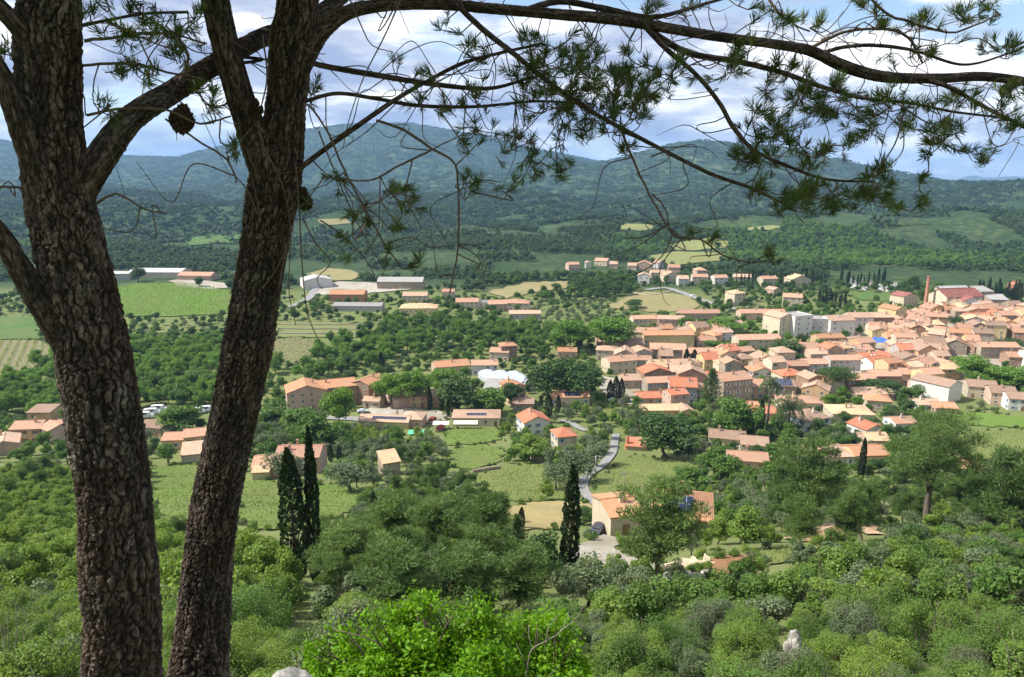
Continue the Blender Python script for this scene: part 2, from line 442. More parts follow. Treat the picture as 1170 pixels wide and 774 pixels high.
# ------------------------------------------------------------------ the ground: one sheet
def make_ground():
    rr = np.concatenate([[0.0], np.geomspace(0.6, 40, 60), np.geomspace(41, 900, 300), np.geomspace(907, 6500, 330), np.geomspace(6600, 16000, 40)])
    aa = np.concatenate([np.linspace(-math.pi, -R(44), 60, endpoint=False), np.linspace(-R(44), R(44), 400), np.linspace(R(44), math.pi, 60, endpoint=False)[1:]])
    Rg, Ag = np.meshgrid(rr, aa, indexing='ij')
    X = Rg * np.sin(Ag); Y = Rg * np.cos(Ag)
    Z = ground(X, Y)
    na = len(aa)
    i, j = np.meshgrid(np.arange(len(rr) - 1), np.arange(na), indexing='ij'); k = (j + 1) % na
    F = np.stack([i * na + j, i * na + k, (i + 1) * na + k, (i + 1) * na + j], -1).reshape(-1, 4)
    mb = MB(); mb.add(np.stack([X, Y, Z], -1).reshape(-1, 3), [F])
    px, py = project(X, np.maximum(Y, 0.1), Z)
    town = in_poly(px, py, STREETS) & (Y > 200) & (Y < 620)
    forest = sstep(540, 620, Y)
    m, nt, b = mat('ground_cover')
    at1 = N(nt, 'ShaderNodeAttribute', attribute_name='town'); at2 = N(nt, 'ShaderNodeAttribute', attribute_name='forest')
    big = ramp(nt, noise(nt, 0.02, 6, 0.6), 0.3, 0.7); sm = ramp(nt, noise(nt, 0.55, 6, 0.65), 0.25, 0.75)
    grass = mixcol(nt, big, (0.080, 0.135, 0.030), (0.160, 0.190, 0.065))
    grass = mixcol(nt, math_(nt, 'MULTIPLY', sm, 0.6), grass, (0.17, 0.155, 0.075))
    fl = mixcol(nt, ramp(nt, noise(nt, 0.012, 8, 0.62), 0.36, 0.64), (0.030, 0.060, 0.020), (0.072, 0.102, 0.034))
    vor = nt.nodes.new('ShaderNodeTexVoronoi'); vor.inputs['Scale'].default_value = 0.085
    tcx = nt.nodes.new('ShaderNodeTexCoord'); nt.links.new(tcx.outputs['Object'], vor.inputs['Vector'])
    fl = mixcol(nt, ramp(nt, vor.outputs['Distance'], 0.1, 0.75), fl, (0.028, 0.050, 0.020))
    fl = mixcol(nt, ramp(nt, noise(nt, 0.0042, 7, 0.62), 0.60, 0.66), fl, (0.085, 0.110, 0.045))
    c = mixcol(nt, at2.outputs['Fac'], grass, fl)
    street = mixcol(nt, sm, (0.22, 0.19, 0.155), (0.38, 0.34, 0.28))
    c = mixcol(nt, at1.outputs['Fac'], c, street)
    nt.links.new(c, b.inputs['Base Color']); b.inputs['Roughness'].default_value = 0.95; b.inputs['Specular IOR Level'].default_value = 0.1
    bp = nt.nodes.new('ShaderNodeBump'); bp.inputs['Strength'].default_value = 0.4; bp.inputs['Distance'].default_value = 3
    inv = math_(nt, 'SUBTRACT', 1.0, vor.outputs['Distance'])
    nt.links.new(math_(nt, 'MULTIPLY', inv, at2.outputs['Fac']), bp.inputs['Height']); nt.links.new(bp.outputs[0], b.inputs['Normal'])
    me = mb.mesh('ground', m, smooth=True, tint=False)
    for nm, arr in (('town', town), ('forest', forest)):
        a = me.attributes.new(nm, 'FLOAT', 'POINT'); a.data.foreach_set('value', arr.astype(np.float32).ravel())
    tag(link('ground', me), 'wooded valley floor, hillsides and mountains', None, None, 'structure')
make_ground()

def field_mat(name, a, b_, scale=0.25, stripe=None, rot=0.0):
    m, nt, b = mat(name)
    f = ramp(nt, noise(nt, scale, 7, 0.62), 0.28, 0.72)
    c = mixcol(nt, f, a, b_)
    f2 = ramp(nt, noise(nt, scale * 0.13, 5, 0.6), 0.35, 0.65)
    c = mixcol(nt, math_(nt, 'MULTIPLY', f2, 0.85), c, tuple(0.6 * x + 0.4 * y for x, y in zip(a, (0.22, 0.19, 0.09))))
    nt.links.new(c, b.inputs['Base Color']); b.inputs['Roughness'].default_value = 0.95; b.inputs['Specular IOR Level'].default_value = 0.1
    bp = nt.nodes.new('ShaderNodeBump'); bp.inputs['Strength'].default_value = 0.6; bp.inputs['Distance'].default_value = 0.5
    nt.links.new(noise(nt, scale * 6, 5, 0.7), bp.inputs['Height']); nt.links.new(bp.outputs[0], b.inputs['Normal'])
    return m
FM = {
    'vine': field_mat('vineyard_soil', (0.085, 0.16, 0.025), (0.13, 0.22, 0.035)),
    'green': field_mat('crop_green', (0.05, 0.12, 0.028), (0.075, 0.15, 0.035)),
    'rows': field_mat('vineyard_earth', (0.15, 0.15, 0.075), (0.20, 0.18, 0.10)),
    'terrace': field_mat('terrace_grass', (0.12, 0.16, 0.055), (0.19, 0.20, 0.085)),
    'dry': field_mat('dry_grass', (0.20, 0.18, 0.080), (0.29, 0.25, 0.13)),
    'pale': field_mat('pale_grass', (0.15, 0.18, 0.055), (0.25, 0.25, 0.10)),
    'lawn': field_mat('lawn_grass', (0.085, 0.150, 0.028), (0.165, 0.225, 0.055), 0.45),
    'meadow': field_mat('meadow_grass', (0.105, 0.155, 0.035), (0.19, 0.215, 0.070), 0.4),
    'straw': field_mat('straw_grass', (0.28, 0.23, 0.10), (0.36, 0.29, 0.14), 0.4),
    'earth': field_mat('red_earth', (0.26, 0.12, 0.065), (0.38, 0.19, 0.10), 0.6),
    'sand': field_mat('ochre_earth', (0.28, 0.19, 0.10), (0.38, 0.26, 0.15), 0.6),
    'gravel': field_mat('gravel', (0.26, 0.235, 0.195), (0.50, 0.46, 0.40), 0.35),
}
FIELD_W = []        # fields as world polygons, for the vine rows
def make_field(name, poly, key):
    rn = random.Random(hash((len(poly), poly[0])) & 0xffff)
    dense = []
    for i in range(len(poly)):
        a, b = poly[i], poly[(i + 1) % len(poly)]
        L = math.hypot(b[0] - a[0], (b[1] - a[1]) * 2); n = max(1, int(L / 7))
        for k in range(n):
            t = k / n
            dense.append((a[0] + (b[0] - a[0]) * t + rn.uniform(-3, 3), a[1] + (b[1] - a[1]) * t + rn.uniform(-1.1, 1.1) * (1 if a[1] > 400 else .4)))
    W = [at(*q) for q in dense]
    xs = [p.x for p in W]; ys = [p.y for p in W]
    my = sum(ys) / len(ys)
    ctr = (sum(xs) / len(xs), my)
    g = max(1.5, (max(xs) - min(xs)) / 40)
    vs = [Vector((p.x, p.y)) for p in W]; n0 = len(vs)
    wp = [(p.x, p.y) for p in W]
    gx, gy = np.meshgrid(np.arange(min(xs), max(xs), g), np.arange(min(ys), max(ys), g))
    ins = in_poly(gx.ravel(), gy.ravel(), wp)
    for x, y in zip(gx.ravel()[ins], gy.ravel()[ins]): vs.append(Vector((float(x) + rn.uniform(-.1, .1) * g, float(y) + rn.uniform(-.1, .1) * g)))
    v2, _, f2, *_ = delaunay_2d_cdt(vs, [(i, (i + 1) % n0) for i in range(n0)], [list(range(n0))], 1, 1e-4)
    xy = np.array([tuple(p) for p in v2])
    off = 0.12 + min(my, 1200) * 0.0008
    z = ground(xy[:, 0], xy[:, 1]) + off
    mb = MB(); mb.add(np.column_stack([xy, z]), [np.array([list(f) for f in f2 if len(f) == 3])])
    o = link(name, mb.mesh(name, FM[key], True, False))
    for p in o.data.polygons:
        if p.normal.z < 0: o.data.flip_normals()
        break
    tag(o, None, None, None, 'structure')
    FIELD_W.append((name, key, wp, off, poly))
for f_ in FIELDS: make_field(*f_)

ROADM = {'asphalt': plain('asphalt', (0.23, 0.225, 0.215), 0.9, 0.3, 0.5), 'sandm': plain('sandy_track', (0.40, 0.27, 0.17), 0.95, 0.2, 0.6)}
ROAD_W = []
def make_road(name, pts, width, key):
    W = [at(*q) for q in pts]
    path = smooth_path([(p.x, p.y, 0) for p in W], 1.5)
    T = np.gradient(path, axis=0); T /= np.linalg.norm(T, axis=1)[:, None]
    Nn = np.stack([-T[:, 1], T[:, 0]], 1)
    rows = []
    for k in (-1, -0.5, 0, 0.5, 1):
        jit = 0.12 * (np.random.RandomState(5).rand(len(path)) - .5) if abs(k) == 1 else 0
        xy = path[:, :2] + Nn * (k * width / 2 + jit)[..., None] if abs(k) == 1 else path[:, :2] + Nn * (k * width / 2)
        rows.append(np.column_stack([xy, ground(xy[:, 0], xy[:, 1]) + 0.22 + path[:, 1] * 0.0009 - abs(k) * 0.03]))
    V = np.stack(rows, 1); n = len(path)
    i, j = np.meshgrid(np.arange(n - 1), np.arange(4), indexing='ij')
    F = np.stack([i * 5 + j, i * 5 + j + 1, (i + 1) * 5 + j + 1, (i + 1) * 5 + j], -1).reshape(-1, 4)[:, ::-1]
    mb = MB(); mb.add(V.reshape(-1, 3), [F])
    o = link(name, mb.mesh(name, ROADM[key], True, False)); tag(o, None, None, None, 'structure')
    if o.data.polygons[0].normal.z < 0: o.data.flip_normals()
    ROAD_W.append((path[::2, :2], width / 2 + 1.2))
for r_ in ROADS: make_road(*r_)
# ------------------------------------------------------------------ plants
def unit(a): return a / (np.linalg.norm(a, axis=-1, keepdims=True) + 1e-9)

def leaves(mb, rs, C, dirs, L, W, mode='leaf', tint=None, out=0.7, up=0.25, mi=0, jit=0.3):
    """one small diamond-shaped face per centre C; DIRS point out of the crown"""
    n = len(C)
    if mode == 'needle':
        u = unit(dirs * 0.9 + rs.normal(0, 0.55, (n, 3)) + np.array([0, 0, up])); w = unit(np.cross(u, rs.normal(0, 1, (n, 3))))
    else:
        nn = unit(dirs * out + rs.normal(0, 0.55, (n, 3)) + np.array([0, 0, up])); u = unit(np.cross(nn, rs.normal(0, 1, (n, 3)))); w = np.cross(nn, u)
    s = (1 + rs.uniform(-jit, jit, (n, 1)))
    u = u * L * s * 0.5; w = w * W * s * 0.5
    k = 0.15
    V = np.stack([C - u, C + w - u * k, C + u, C - w - u * k], 1).reshape(-1, 3)
    F = np.arange(4 * n).reshape(n, 4)
    t = np.repeat(np.clip(tint if tint is not None else rs.rand(n), 0, 1), 4)
    mb.add(V, [F], mi, t)

def clump_points(rs, c, rad, n, hollow=0.5):
    d = unit(rs.normal(0, 1, (n, 3)))
    r = hollow + (1 - hollow) * np.sqrt(rs.rand(n, 1))
    return np.array(c) + d * np.array(rad) * r, d

def limb(mb, rs, a, b, r0, r1, sides=5, sag=0.12, n=5):
    a = np.array(a, float); b = np.array(b, float); L = np.linalg.norm(b - a)
    t = np.linspace(0, 1, n)[:, None]
    mid = rs.normal(0, 0.07 * L, 3); mid[2] += sag * L
    p = a + (b - a) * t + np.sin(t * math.pi) * mid
    tube(mb, p, r0 + (r1 - r0) * t[:, 0], sides)

def crown_tree(seed, H=8.0, rx=3.2, base=0.28, nclump=20, nleaf=2200, leaf=0.42, leafw=0.30, mode='leaf', shape='round', trunk_r=0.2, clump=0.36, flat=0.75, hollow=0.35, lean=0.0, up=0.25):
    """trunk mesh data and crown mesh data of one tree"""
    rs = np.random.RandomState(seed)
    tb, cb = MB(), MB()
    hb = H * base
    cz = (H + hb) / 2; rz = (H - hb) / 2
    top = np.array([rs.normal(0, 0.04 * H) + lean * H, rs.normal(0, 0.04 * H), H * (0.88 if shape != 'dome' else 0.8)])
    tp = np.array([(0, 0, -0.6), (rs.normal(0, .015 * H), rs.normal(0, .015 * H), hb * 0.5), (*(top[:2] * .35 + rs.normal(0, .02 * H, 2)), hb * 1.1), (*(top[:2] * .7), cz), tuple(top)])
    tpath = smooth_path(tp, H / 14)
    tr = trunk_r * (1.25 - 1.1 * np.linspace(0, 1, len(tpath))); tr[0] *= 1.4
    tube(tb, tpath, np.maximum(tr, 0.02), 7)
    cl = []
    tries = 0
    while len(cl) < nclump and tries < 900:
        tries += 1
        d = unit(rs.normal(0, 1, 3)); q = rs.uniform(0.45, 1.0) if tries % 4 else rs.uniform(0, .5)
        x = d * q
        if shape == 'dome':
            x[2] = abs(x[2]) * 1.2 - 0.3
        if shape == 'open':      # aleppo pine: uneven storeys with gaps
            x[2] = rs.uniform(-0.9, 0.95); x[:2] *= (0.55 + 0.45 * math.sqrt(max(0, 1 - x[2] ** 2))) * rs.uniform(0.6, 1.15)
        p = np.array([x[0] * rx * 0.72, x[1] * rx * 0.72, cz + x[2] * rz * 0.74])
        p[:2] += top[:2] * (p[2] / H)
        if any(np.linalg.norm((p - c) / np.array([1, 1, .8])) < rx * clump * 0.62 for c, _ in cl): continue
        s = rs.uniform(0.7, 1.15) * rx * clump
        cl.append((p, np.array([s, s, s * flat])))
    per = np.array([np.prod(r) ** (2 / 3) for _, r in cl]); per = (per / per.sum() * nleaf).astype(int)
    for (c, r), n in zip(cl, per):
        zz = np.clip((c[2] - hb) / (H - hb), 0.05, 0.95)
        k = int(np.clip(0.30 + 0.45 * zz, 0, .9) * (len(tpath) - 1))
        limb(tb, rs, tpath[k], c, max(tr[k] * 0.45, 0.025), 0.02, 5)
        C, d = clump_points(rs, c, r, n, hollow)
        ct = rs.uniform(0.1, 0.9)
        leaves(cb, rs, C, d, leaf, leafw, mode, ct * 0.6 + rs.rand(n) * 0.4, up=up)
    return tb, cb

def cypress_tree(seed, H=10, r=0.85, nleaf=2600, leaf=0.36, leafw=0.16, split=False):
    rs = np.random.RandomState(seed); tb, cb = MB(), MB()
    tube(tb, [(0, 0, -.5), (0, 0, H * .3), (0, 0, H * .8)], [0.16, 0.13, 0.05], 7)
    t = rs.rand(nleaf) ** 0.85
    th = rs.rand(nleaf) * 2 * math.pi
    prof = np.interp(t, [0, .05, .18, .45, .75, .92, 1], [0.35, .72, .95, 1.0, .72, .36, 0.05])
    lump = 0.80 + 0.42 * (vnoise(th * 1.6, t * H * 1.1, seed) - .2) + 0.15 * (vnoise(th * 4, t * H * 3, seed + 3) - .5)
    rad = r * prof * lump * (0.72 + 0.28 * rs.rand(nleaf) ** .5)
    C = np.stack([np.cos(th) * rad + 0.10 * np.sin(t * 5 + seed), np.sin(th) * rad, 0.03 * H + t * H * 0.97], 1)
    d = np.stack([np.cos(th) * .55, np.sin(th) * .55, np.full(nleaf, .9)], 1)
    leaves(cb, rs, C, d, leaf, leafw, 'needle', vnoise(th * 2, t * H, seed + 9) * .6 + rs.rand(nleaf) * .4, up=.5)
    return tb, cb

def conifer_tree(seed, H=9, r=2.2, nleaf=3000, leaf=0.42, leafw=0.12):
    rs = np.random.RandomState(seed); tb, cb = MB(), MB()
    tube(tb, [(0, 0, -.5), (0, 0, H * .4), (0, 0, H)], [0.18, 0.13, 0.02], 7)
    nw = 15
    per = nleaf // (nw * 9)
    for w in range(nw):
        t = (w + .5) / nw; z = H * (0.10 + 0.88 * t)
        for k in range(9):
            th = k / 9 * 2 * math.pi + w * .7 + rs.normal(0, .2); L = r * (1 - t) ** .85 * rs.uniform(.75, 1.1) + .15
            e = np.array([math.cos(th) * L, math.sin(th) * L, z - .18 * L]); a = np.array([0, 0, z])
            if k % 2: limb(tb, rs, a, e, .03, .01, 4, .05, 3)
            q = rs.rand(per, 1) ** .7
            C = a + (e - a) * q + rs.normal(0, .10 + .05 * L, (per, 3))
            leaves(cb, rs, C, np.tile(unit(e - a), (per, 1)), leaf, leafw, 'needle', rs.rand(per), up=.1)
    return tb, cb

def palm_tree(seed, H=9, nf=34, L=3.0, bushy=False):
    rs = np.random.RandomState(seed); tb, cb = MB(), MB()
    tube(tb, smooth_path([(0, 0, -.5), (.1, 0, H * .3), (.05, .1, H * .7), (0, 0, H)], .6), np.interp(np.linspace(0, 1, len(smooth_path([(0, 0, -.5), (.1, 0, H * .3), (.05, .1, H * .7), (0, 0, H)], .6))), [0, .1, 1], [.38, .28, .24]), 9)
    for k in range(nf):
        th = k * 2.399 + rs.normal(0, .1); el = rs.uniform(-.35, 1.25)
        n = 16; s = np.linspace(0, 1, n)
        ang = el - s * (1.35 + .3 * rs.rand()) ; step = L / n
        rr = np.cumsum(np.cos(ang)) * step; zz = np.cumsum(np.sin(ang)) * step + H
        Pm = np.stack([np.cos(th) * rr, np.sin(th) * rr, zz], 1)
        tube(cb, Pm, np.linspace(.04, .01, n), 4)
        T = unit(np.gradient(Pm, axis=0)); side = unit(np.cross(T, [0, 0, 1.0]))
        for sg in (-1, 1):
            C = Pm + side * sg * .30 + rs.normal(0, .02, (n, 3)); C[:, 2] -= .10
            leaves(cb, rs, C, unit(side * sg + T * .6 - np.array([0, 0, .35])), .75, .12, 'needle', rs.rand(n), up=0.0)
    return tb, cb

def shrub(seed, H=1.6, rx=1.1, nclump=12, nleaf=1800, leaf=0.13, leafw=0.08, mode='leaf', twigs=10):
    rs = np.random.RandomState(seed); tb, cb = MB(), MB()
    for k in range(nclump):
        th = rs.rand() * 6.28; q = math.sqrt(rs.rand()) * .72
        c = np.array([math.cos(th) * rx * q, math.sin(th) * rx * q, H * rs.uniform(.22, .95) * (1 - .45 * q * q)])
        s = rx * rs.uniform(.18, .42)
        limb(tb, rs, (c[0] * .15, c[1] * .15, -.25), c, .03, .008, 4, .0, 4)
        n = nleaf // nclump
        C, d = clump_points(rs, c, (s, s, s * .9), n, .45)
        ok = C[:, 2] > 0.02
        ct = rs.uniform(.0, 1.0)
        leaves(cb, rs, C[ok], d[ok], leaf, leafw, mode, ct * .7 + rs.rand(ok.sum()) * .3, up=.45)
    for k in range(twigs):     # a few bare shoots that stand out of the crown
        th = rs.rand() * 6.28; q = rs.rand() * .8
        limb(tb, rs, (0, 0, 0), (math.cos(th) * rx * q, math.sin(th) * rx * q, H * rs.uniform(.8, 1.12)), .014, .004, 3, .0, 4)
    return tb, cb

# kinds: list of (trunk data, crown data, height); each list is shared by all trees of the kind
KIND = {}
def proto(kind, name, builder, leafmat, seeds, **kw):
    out = []
    for s in seeds:
        tb, cb = builder(s, **kw)
        out.append((tb.mesh(name + '_trunk', BARK, True), cb.mesh(name + '_crown', leafmat), kw.get('H', 8)))
    KIND[kind] = (name, out)
pine_kw = dict(mode='needle', shape='open', leaf=.36, leafw=.065, flat=.6, clump=.25, base=.13, hollow=.15, up=.5)
proto('pine', 'pine_tree', crown_tree, LEAF['pine'], (11, 12, 13, 14, 15), H=8.0, rx=3.5, nclump=40, nleaf=9500, trunk_r=.15, **pine_kw)
proto('bigpine', 'pine_tree', crown_tree, LEAF['pine'], (21,), H=14.0, rx=6.9, nclump=44, nleaf=11500, trunk_r=.30, mode='needle', shape='open', leaf=.40, leafw=.065, flat=.5, clump=.21, base=.34, hollow=.1, up=.5)
proto('broad', 'broadleaf_tree', crown_tree, LEAF['broad'], (31, 32, 33, 34, 35), H=9.0, rx=3.8, nclump=22, nleaf=2600, leaf=.48, leafw=.36, base=.18)
proto('plane', 'plane_tree', crown_tree, LEAF['plane'], (41, 42, 43), H=13.0, rx=5.2, nclump=30, nleaf=4600, leaf=.52, leafw=.42, base=.16)
proto('dark', 'oak_tree', crown_tree, LEAF['dark'], (51, 52, 53), H=8.0, rx=3.8, nclump=20, nleaf=2800, leaf=.42, leafw=.3, base=.12)
proto('umbrella', 'umbrella_pine', crown_tree, LEAF['dark'], (61, 62), H=11, rx=5.6, nclump=30, nleaf=4600, leaf=.5, leafw=.16, mode='needle', shape='dome', base=.32, flat=.6, trunk_r=.3, hollow=.2)
proto('olive', 'olive_tree', crown_tree, LEAF['olive'], (71, 72, 73, 74), H=4.6, rx=2.3, nclump=16, nleaf=2200, leaf=.27, leafw=.13, base=.15, trunk_r=.14)
proto('young', 'ash_tree', crown_tree, LEAF['young'], (81, 82, 83), H=5.0, rx=2.0, nclump=18, nleaf=2600, leaf=.26, leafw=.17, base=.08, trunk_r=.08)
proto('cypress', 'cypress_tree', cypress_tree, LEAF['cypress'], (91, 92, 93), H=10, r=.95)
proto('slimcypress', 'cypress_tree', cypress_tree, LEAF['cypress'], (95, 96), H=12, r=.72, nleaf=3200)
proto('conifer', 'fir_tree', conifer_tree, LEAF['dark'], (101, 102), H=9, r=2.5)
proto('palm', 'palm_tree', palm_tree, LEAF['olive'], (111,), H=9.5, L=3.2)
proto('lowpalm', 'palm_tree', palm_tree, LEAF['olive'], (112,), H=3.0, L=4.2, nf=44)
for nm, lm, sd in (('scrub', 'scrub', 121), ('greyscrub', 'grey', 131), ('youngscrub', 'young', 141), ('darkscrub', 'broad', 151), ('olivescrub', 'olive', 161)):
    proto(nm, 'shrub', shrub, LEAF[lm], (sd, sd + 1, sd + 2), H=1.7, rx=1.25, nclump=14, nleaf=3000, leaf=.13, leafw=.085)
    proto(nm + '_near', 'shrub', shrub, LEAF[lm], (sd + 5, sd + 6), H=1.7, rx=1.25, nclump=24, nleaf=15000, leaf=.056, leafw=.032, twigs=20)
proto('redbush', 'shrub', shrub, LEAF['red'], (171,), H=1.7, rx=1.2, nclump=12, nleaf=1800, leaf=.16, leafw=.1)

KEEP_W = []          # (x, y, radius) that scattered plants keep clear of
SIGHT = []           # picture boxes of things that scattered plants in front should not hide: (px0, py0, px1, py1, depth)
COUNT = {}
def plant(kind, p, H, rot=None, label=None, phrase=None, width=None, group=None):
    """one tree or bush as a thing with its parts; copies share mesh data"""
    name, protos = KIND[kind]
    tr, cr, H0 = protos[rnd.randrange(len(protos))]
    root = bpy.data.objects.new(name, None); COL.objects.link(root)
    s = H / H0; w = s * (width or 1.0)
    root.location = (p[0], p[1], p[2]); root.rotation_euler = (0, 0, rnd.uniform(0, 6.28) if rot is None else rot); root.scale = (w, w, s)
    root.empty_display_size = 0.3
    link('trunk', tr, root); link('crown', cr, root)
    cats = {'shrub': 'shrub', 'palm_tree': 'palm', 'cypress_tree': 'cypress', 'pine_tree': 'pine', 'umbrella_pine': 'pine', 'olive_tree': 'olive tree'}
    grp = {'shrub': 'bushes and scrub on the slope and between the gardens', 'cypress_tree': 'cypresses standing about the village', 'pine_tree': 'pines on the slope and hillside'}
    tag(root, label, cats.get(name, 'tree'), group or grp.get(name, 'trees of the valley'))
    if not label: pend(root, phrase or name.replace('_', ' '), p)
    return root

def stand(kind, px, py, top=None, hm=None, wpx=None, label=None, phrase=None, rot=None):
    """a tree that stands out in the photograph: foot at (px, py), height from the picture row of its top or in metres"""
    p = at(px, py); m = mpp(p)
    name, protos = KIND[kind]
    H = hm or (py - top) * m / math.cos(math.atan2(CZ - p.z, p.y)) * 0.98
    w = None
    if wpx:
        me = protos[0][1]
        x = np.empty(len(me.vertices) * 3, np.float32); me.vertices.foreach_get('co', x); x = x.reshape(-1, 3)
        ww = 2 * np.percentile(np.hypot(x[:, 0], x[:, 1]), 96) * H / protos[0][2]
        w = wpx * m / ww
    o = plant(kind, (p.x, p.y, p.z), H, rot, label, phrase, w)
    KEEP_W.append((p.x, p.y, 1.5))
    hp = H * math.cos(math.atan2(CZ - p.z, p.y)) / m
    SIGHT.append((px - max(5, (wpx or 16) * .4), py - hp, px + max(5, (wpx or 16) * .4), py - .25 * hp, p.y, 0.8))
    return o
# ------------------------------------------------------------------ buildings
def wall_mat(name, col, var=0.14):
    m, nt, b = mat(name)
    f = ramp(nt, noise(nt, 0.45, 7, 0.65), 0.28, 0.72)
    c = mixcol(nt, f, tuple(v * (1 - var * 1.3) for v in col), tuple(min(v * (1 + var * .7), .88) for v in col))
    st = ramp(nt, noise(nt, 1.0, 5, 0.7, None, (2.2, 2.2, 0.25)), 0.52, 0.75)
    c = mixcol(nt, math_(nt, 'MULTIPLY', st, 0.5), c, tuple(v * 0.58 for v in col))
    o = nt.nodes.new('ShaderNodeObjectInfo')
    hs = nt.nodes.new('ShaderNodeHueSaturation'); nt.links.new(math_(nt, 'ADD', math_(nt, 'MULTIPLY', o.outputs['Random'], 0.24), 0.86), hs.inputs['Value'])
    nt.links.new(c, hs.inputs['Color']); nt.links.new(hs.outputs[0], b.inputs['Base Color'])
    b.inputs['Roughness'].default_value = 0.92; b.inputs['Specular IOR Level'].default_value = 0.15
    return m
def roof_mat(name, a, b_, line=1.05):
    m, nt, b = mat(name)
    f = ramp(nt, noise(nt, 0.7, 6, 0.65), 0.25, 0.75)
    c = mixcol(nt, f, a, b_)
    f2 = ramp(nt, noise(nt, 1.0, 6, 0.7, None, (5.0, 0.5, 0.5)), 0.35, 0.7)
    c = mixcol(nt, math_(nt, 'MULTIPLY', f2, 0.6), c, tuple(v * 0.6 for v in a))
    f3 = ramp(nt, noise(nt, 0.35, 5, 0.65), 0.5, 0.66)
    c = mixcol(nt, math_(nt, 'MULTIPLY', f3, 0.5), c, (0.27, 0.215, 0.165))
    o = nt.nodes.new('ShaderNodeObjectInfo')
    hs = nt.nodes.new('ShaderNodeHueSaturation'); nt.links.new(math_(nt, 'ADD', math_(nt, 'MULTIPLY', o.outputs['Random'], 0.30), 0.84), hs.inputs['Value'])
    nt.links.new(c, hs.inputs['Color'])
    w = nt.nodes.new('ShaderNodeTexWave'); w.bands_direction = 'X'; w.inputs['Scale'].default_value = line; w.inputs['Distortion'].default_value = 0.6; w.inputs['Detail'].default_value = 2
    t = nt.nodes.new('ShaderNodeTexCoord'); nt.links.new(t.outputs['Object'], w.inputs['Vector'])
    nt.links.new(hs.outputs[0], b.inputs['Base Color'])
    bp = nt.nodes.new('ShaderNodeBump'); bp.inputs['Strength'].default_value = 0.7; bp.inputs['Distance'].default_value = 0.06
    nt.links.new(w.outputs['Fac'], bp.inputs['Height']); nt.links.new(bp.outputs[0], b.inputs['Normal'])
    b.inputs['Roughness'].default_value = 0.9; b.inputs['Specular IOR Level'].default_value = 0.15
    return m
WALL = {'white': wall_mat('white_render', (0.62, 0.60, 0.56), .08), 'cream': wall_mat('cream_render', (0.55, 0.47, 0.35)), 'ochre': wall_mat('ochre_render', (0.56, 0.38, 0.22)),
        'pink': wall_mat('pink_render', (0.50, 0.36, 0.275)), 'grey': wall_mat('grey_render', (0.42, 0.40, 0.37)), 'stone': wall_mat('rubble_stone', (0.38, 0.31, 0.23), .3),
        'yellow': wall_mat('yellow_render', (0.58, 0.47, 0.25)), 'brown': wall_mat('brown_stone', (0.32, 0.21, 0.145), .3), 'brick': wall_mat('red_brick', (0.42, 0.20, 0.13), .2), 'concrete': wall_mat('pale_concrete', (0.46, 0.44, 0.41), .1)}
ROOF = {'orange': roof_mat('orange_tiles', (0.44, 0.215, 0.115), (0.54, 0.29, 0.165)), 'salmon': roof_mat('salmon_tiles', (0.43, 0.235, 0.155), (0.55, 0.33, 0.225)),
        'brown': roof_mat('brown_tiles', (0.28, 0.18, 0.13), (0.38, 0.26, 0.19)), 'pale': roof_mat('pale_tiles', (0.46, 0.29, 0.20), (0.57, 0.39, 0.28)),
        'red': roof_mat('red_tiles', (0.44, 0.155, 0.085), (0.54, 0.215, 0.125)), 'sand': roof_mat('sand_tiles', (0.52, 0.35, 0.20), (0.62, 0.44, 0.27)),
        'grey': roof_mat('grey_sheet_roof', (0.28, 0.27, 0.26), (0.38, 0.37, 0.35), 0.6), 'maroon': roof_mat('maroon_tiles', (0.24, 0.085, 0.07), (0.32, 0.125, 0.10)), 'white': roof_mat('white_sheet_roof', (0.40, 0.40, 0.39), (0.52, 0.51, 0.50), 0.5)}
GLASS = plain('window_glass', (0.03, 0.035, 0.04), 0.2, spec=0.5)
FRAME = plain('window_frame', (0.62, 0.60, 0.56), 0.6)
SHUT = {c: plain(c + '_shutter', v, 0.6) for c, v in (('brown', (0.20, 0.11, 0.06)), ('blue', (0.24, 0.34, 0.45)), ('white', (0.66, 0.65, 0.62)), ('green', (0.10, 0.20, 0.13)))}
PANEL = plain('solar_glass', (0.012, 0.018, 0.05), 0.15, spec=0.6)
PANELF = plain('solar_frame', (0.55, 0.56, 0.58), 0.35, metal=0.6)
DARK = plain('dark_opening', (0.02, 0.018, 0.016), 0.9)
WOOD = plain('door_wood', (0.22, 0.13, 0.07), 0.7)
METAL = plain('grey_metal', (0.36, 0.37, 0.38), 0.45, metal=0.5)

_wcache = {}
def window_mesh(w, h):
    k = ('w', round(w, 1), round(h, 1))
    if k not in _wcache:
        mb = MB(); f = 0.08
        for sx in (-1, 1): mb.box((sx * (w / 2 - f / 2), 0, 0), (f, 0.12, h), 1)
        for sz in (-1, 1): mb.box((0, 0, sz * (h / 2 - f / 2)), (w - 2 * f, 0.12, f), 1)
        mb.box((0, 0, 0), (0.05, 0.10, h - 2 * f), 1)
        mb.box((0, 0.01, 0), (w - 2 * f, 0.06, h - 2 * f), 0)
        mb.box((0, -0.05, -h / 2 - 0.05), (w + .2, 0.2, 0.09), 1)
        _wcache[k] = mb.mesh('window', [GLASS, FRAME], tint=False)
    return _wcache[k]
def box_mesh(name, d, m):
    k = (name, tuple(round(x, 2) for x in d), m.name)
    if k not in _wcache:
        mb = MB(); mb.box((0, 0, 0), d); _wcache[k] = mb.mesh(name, [m], tint=False)
    return _wcache[k]
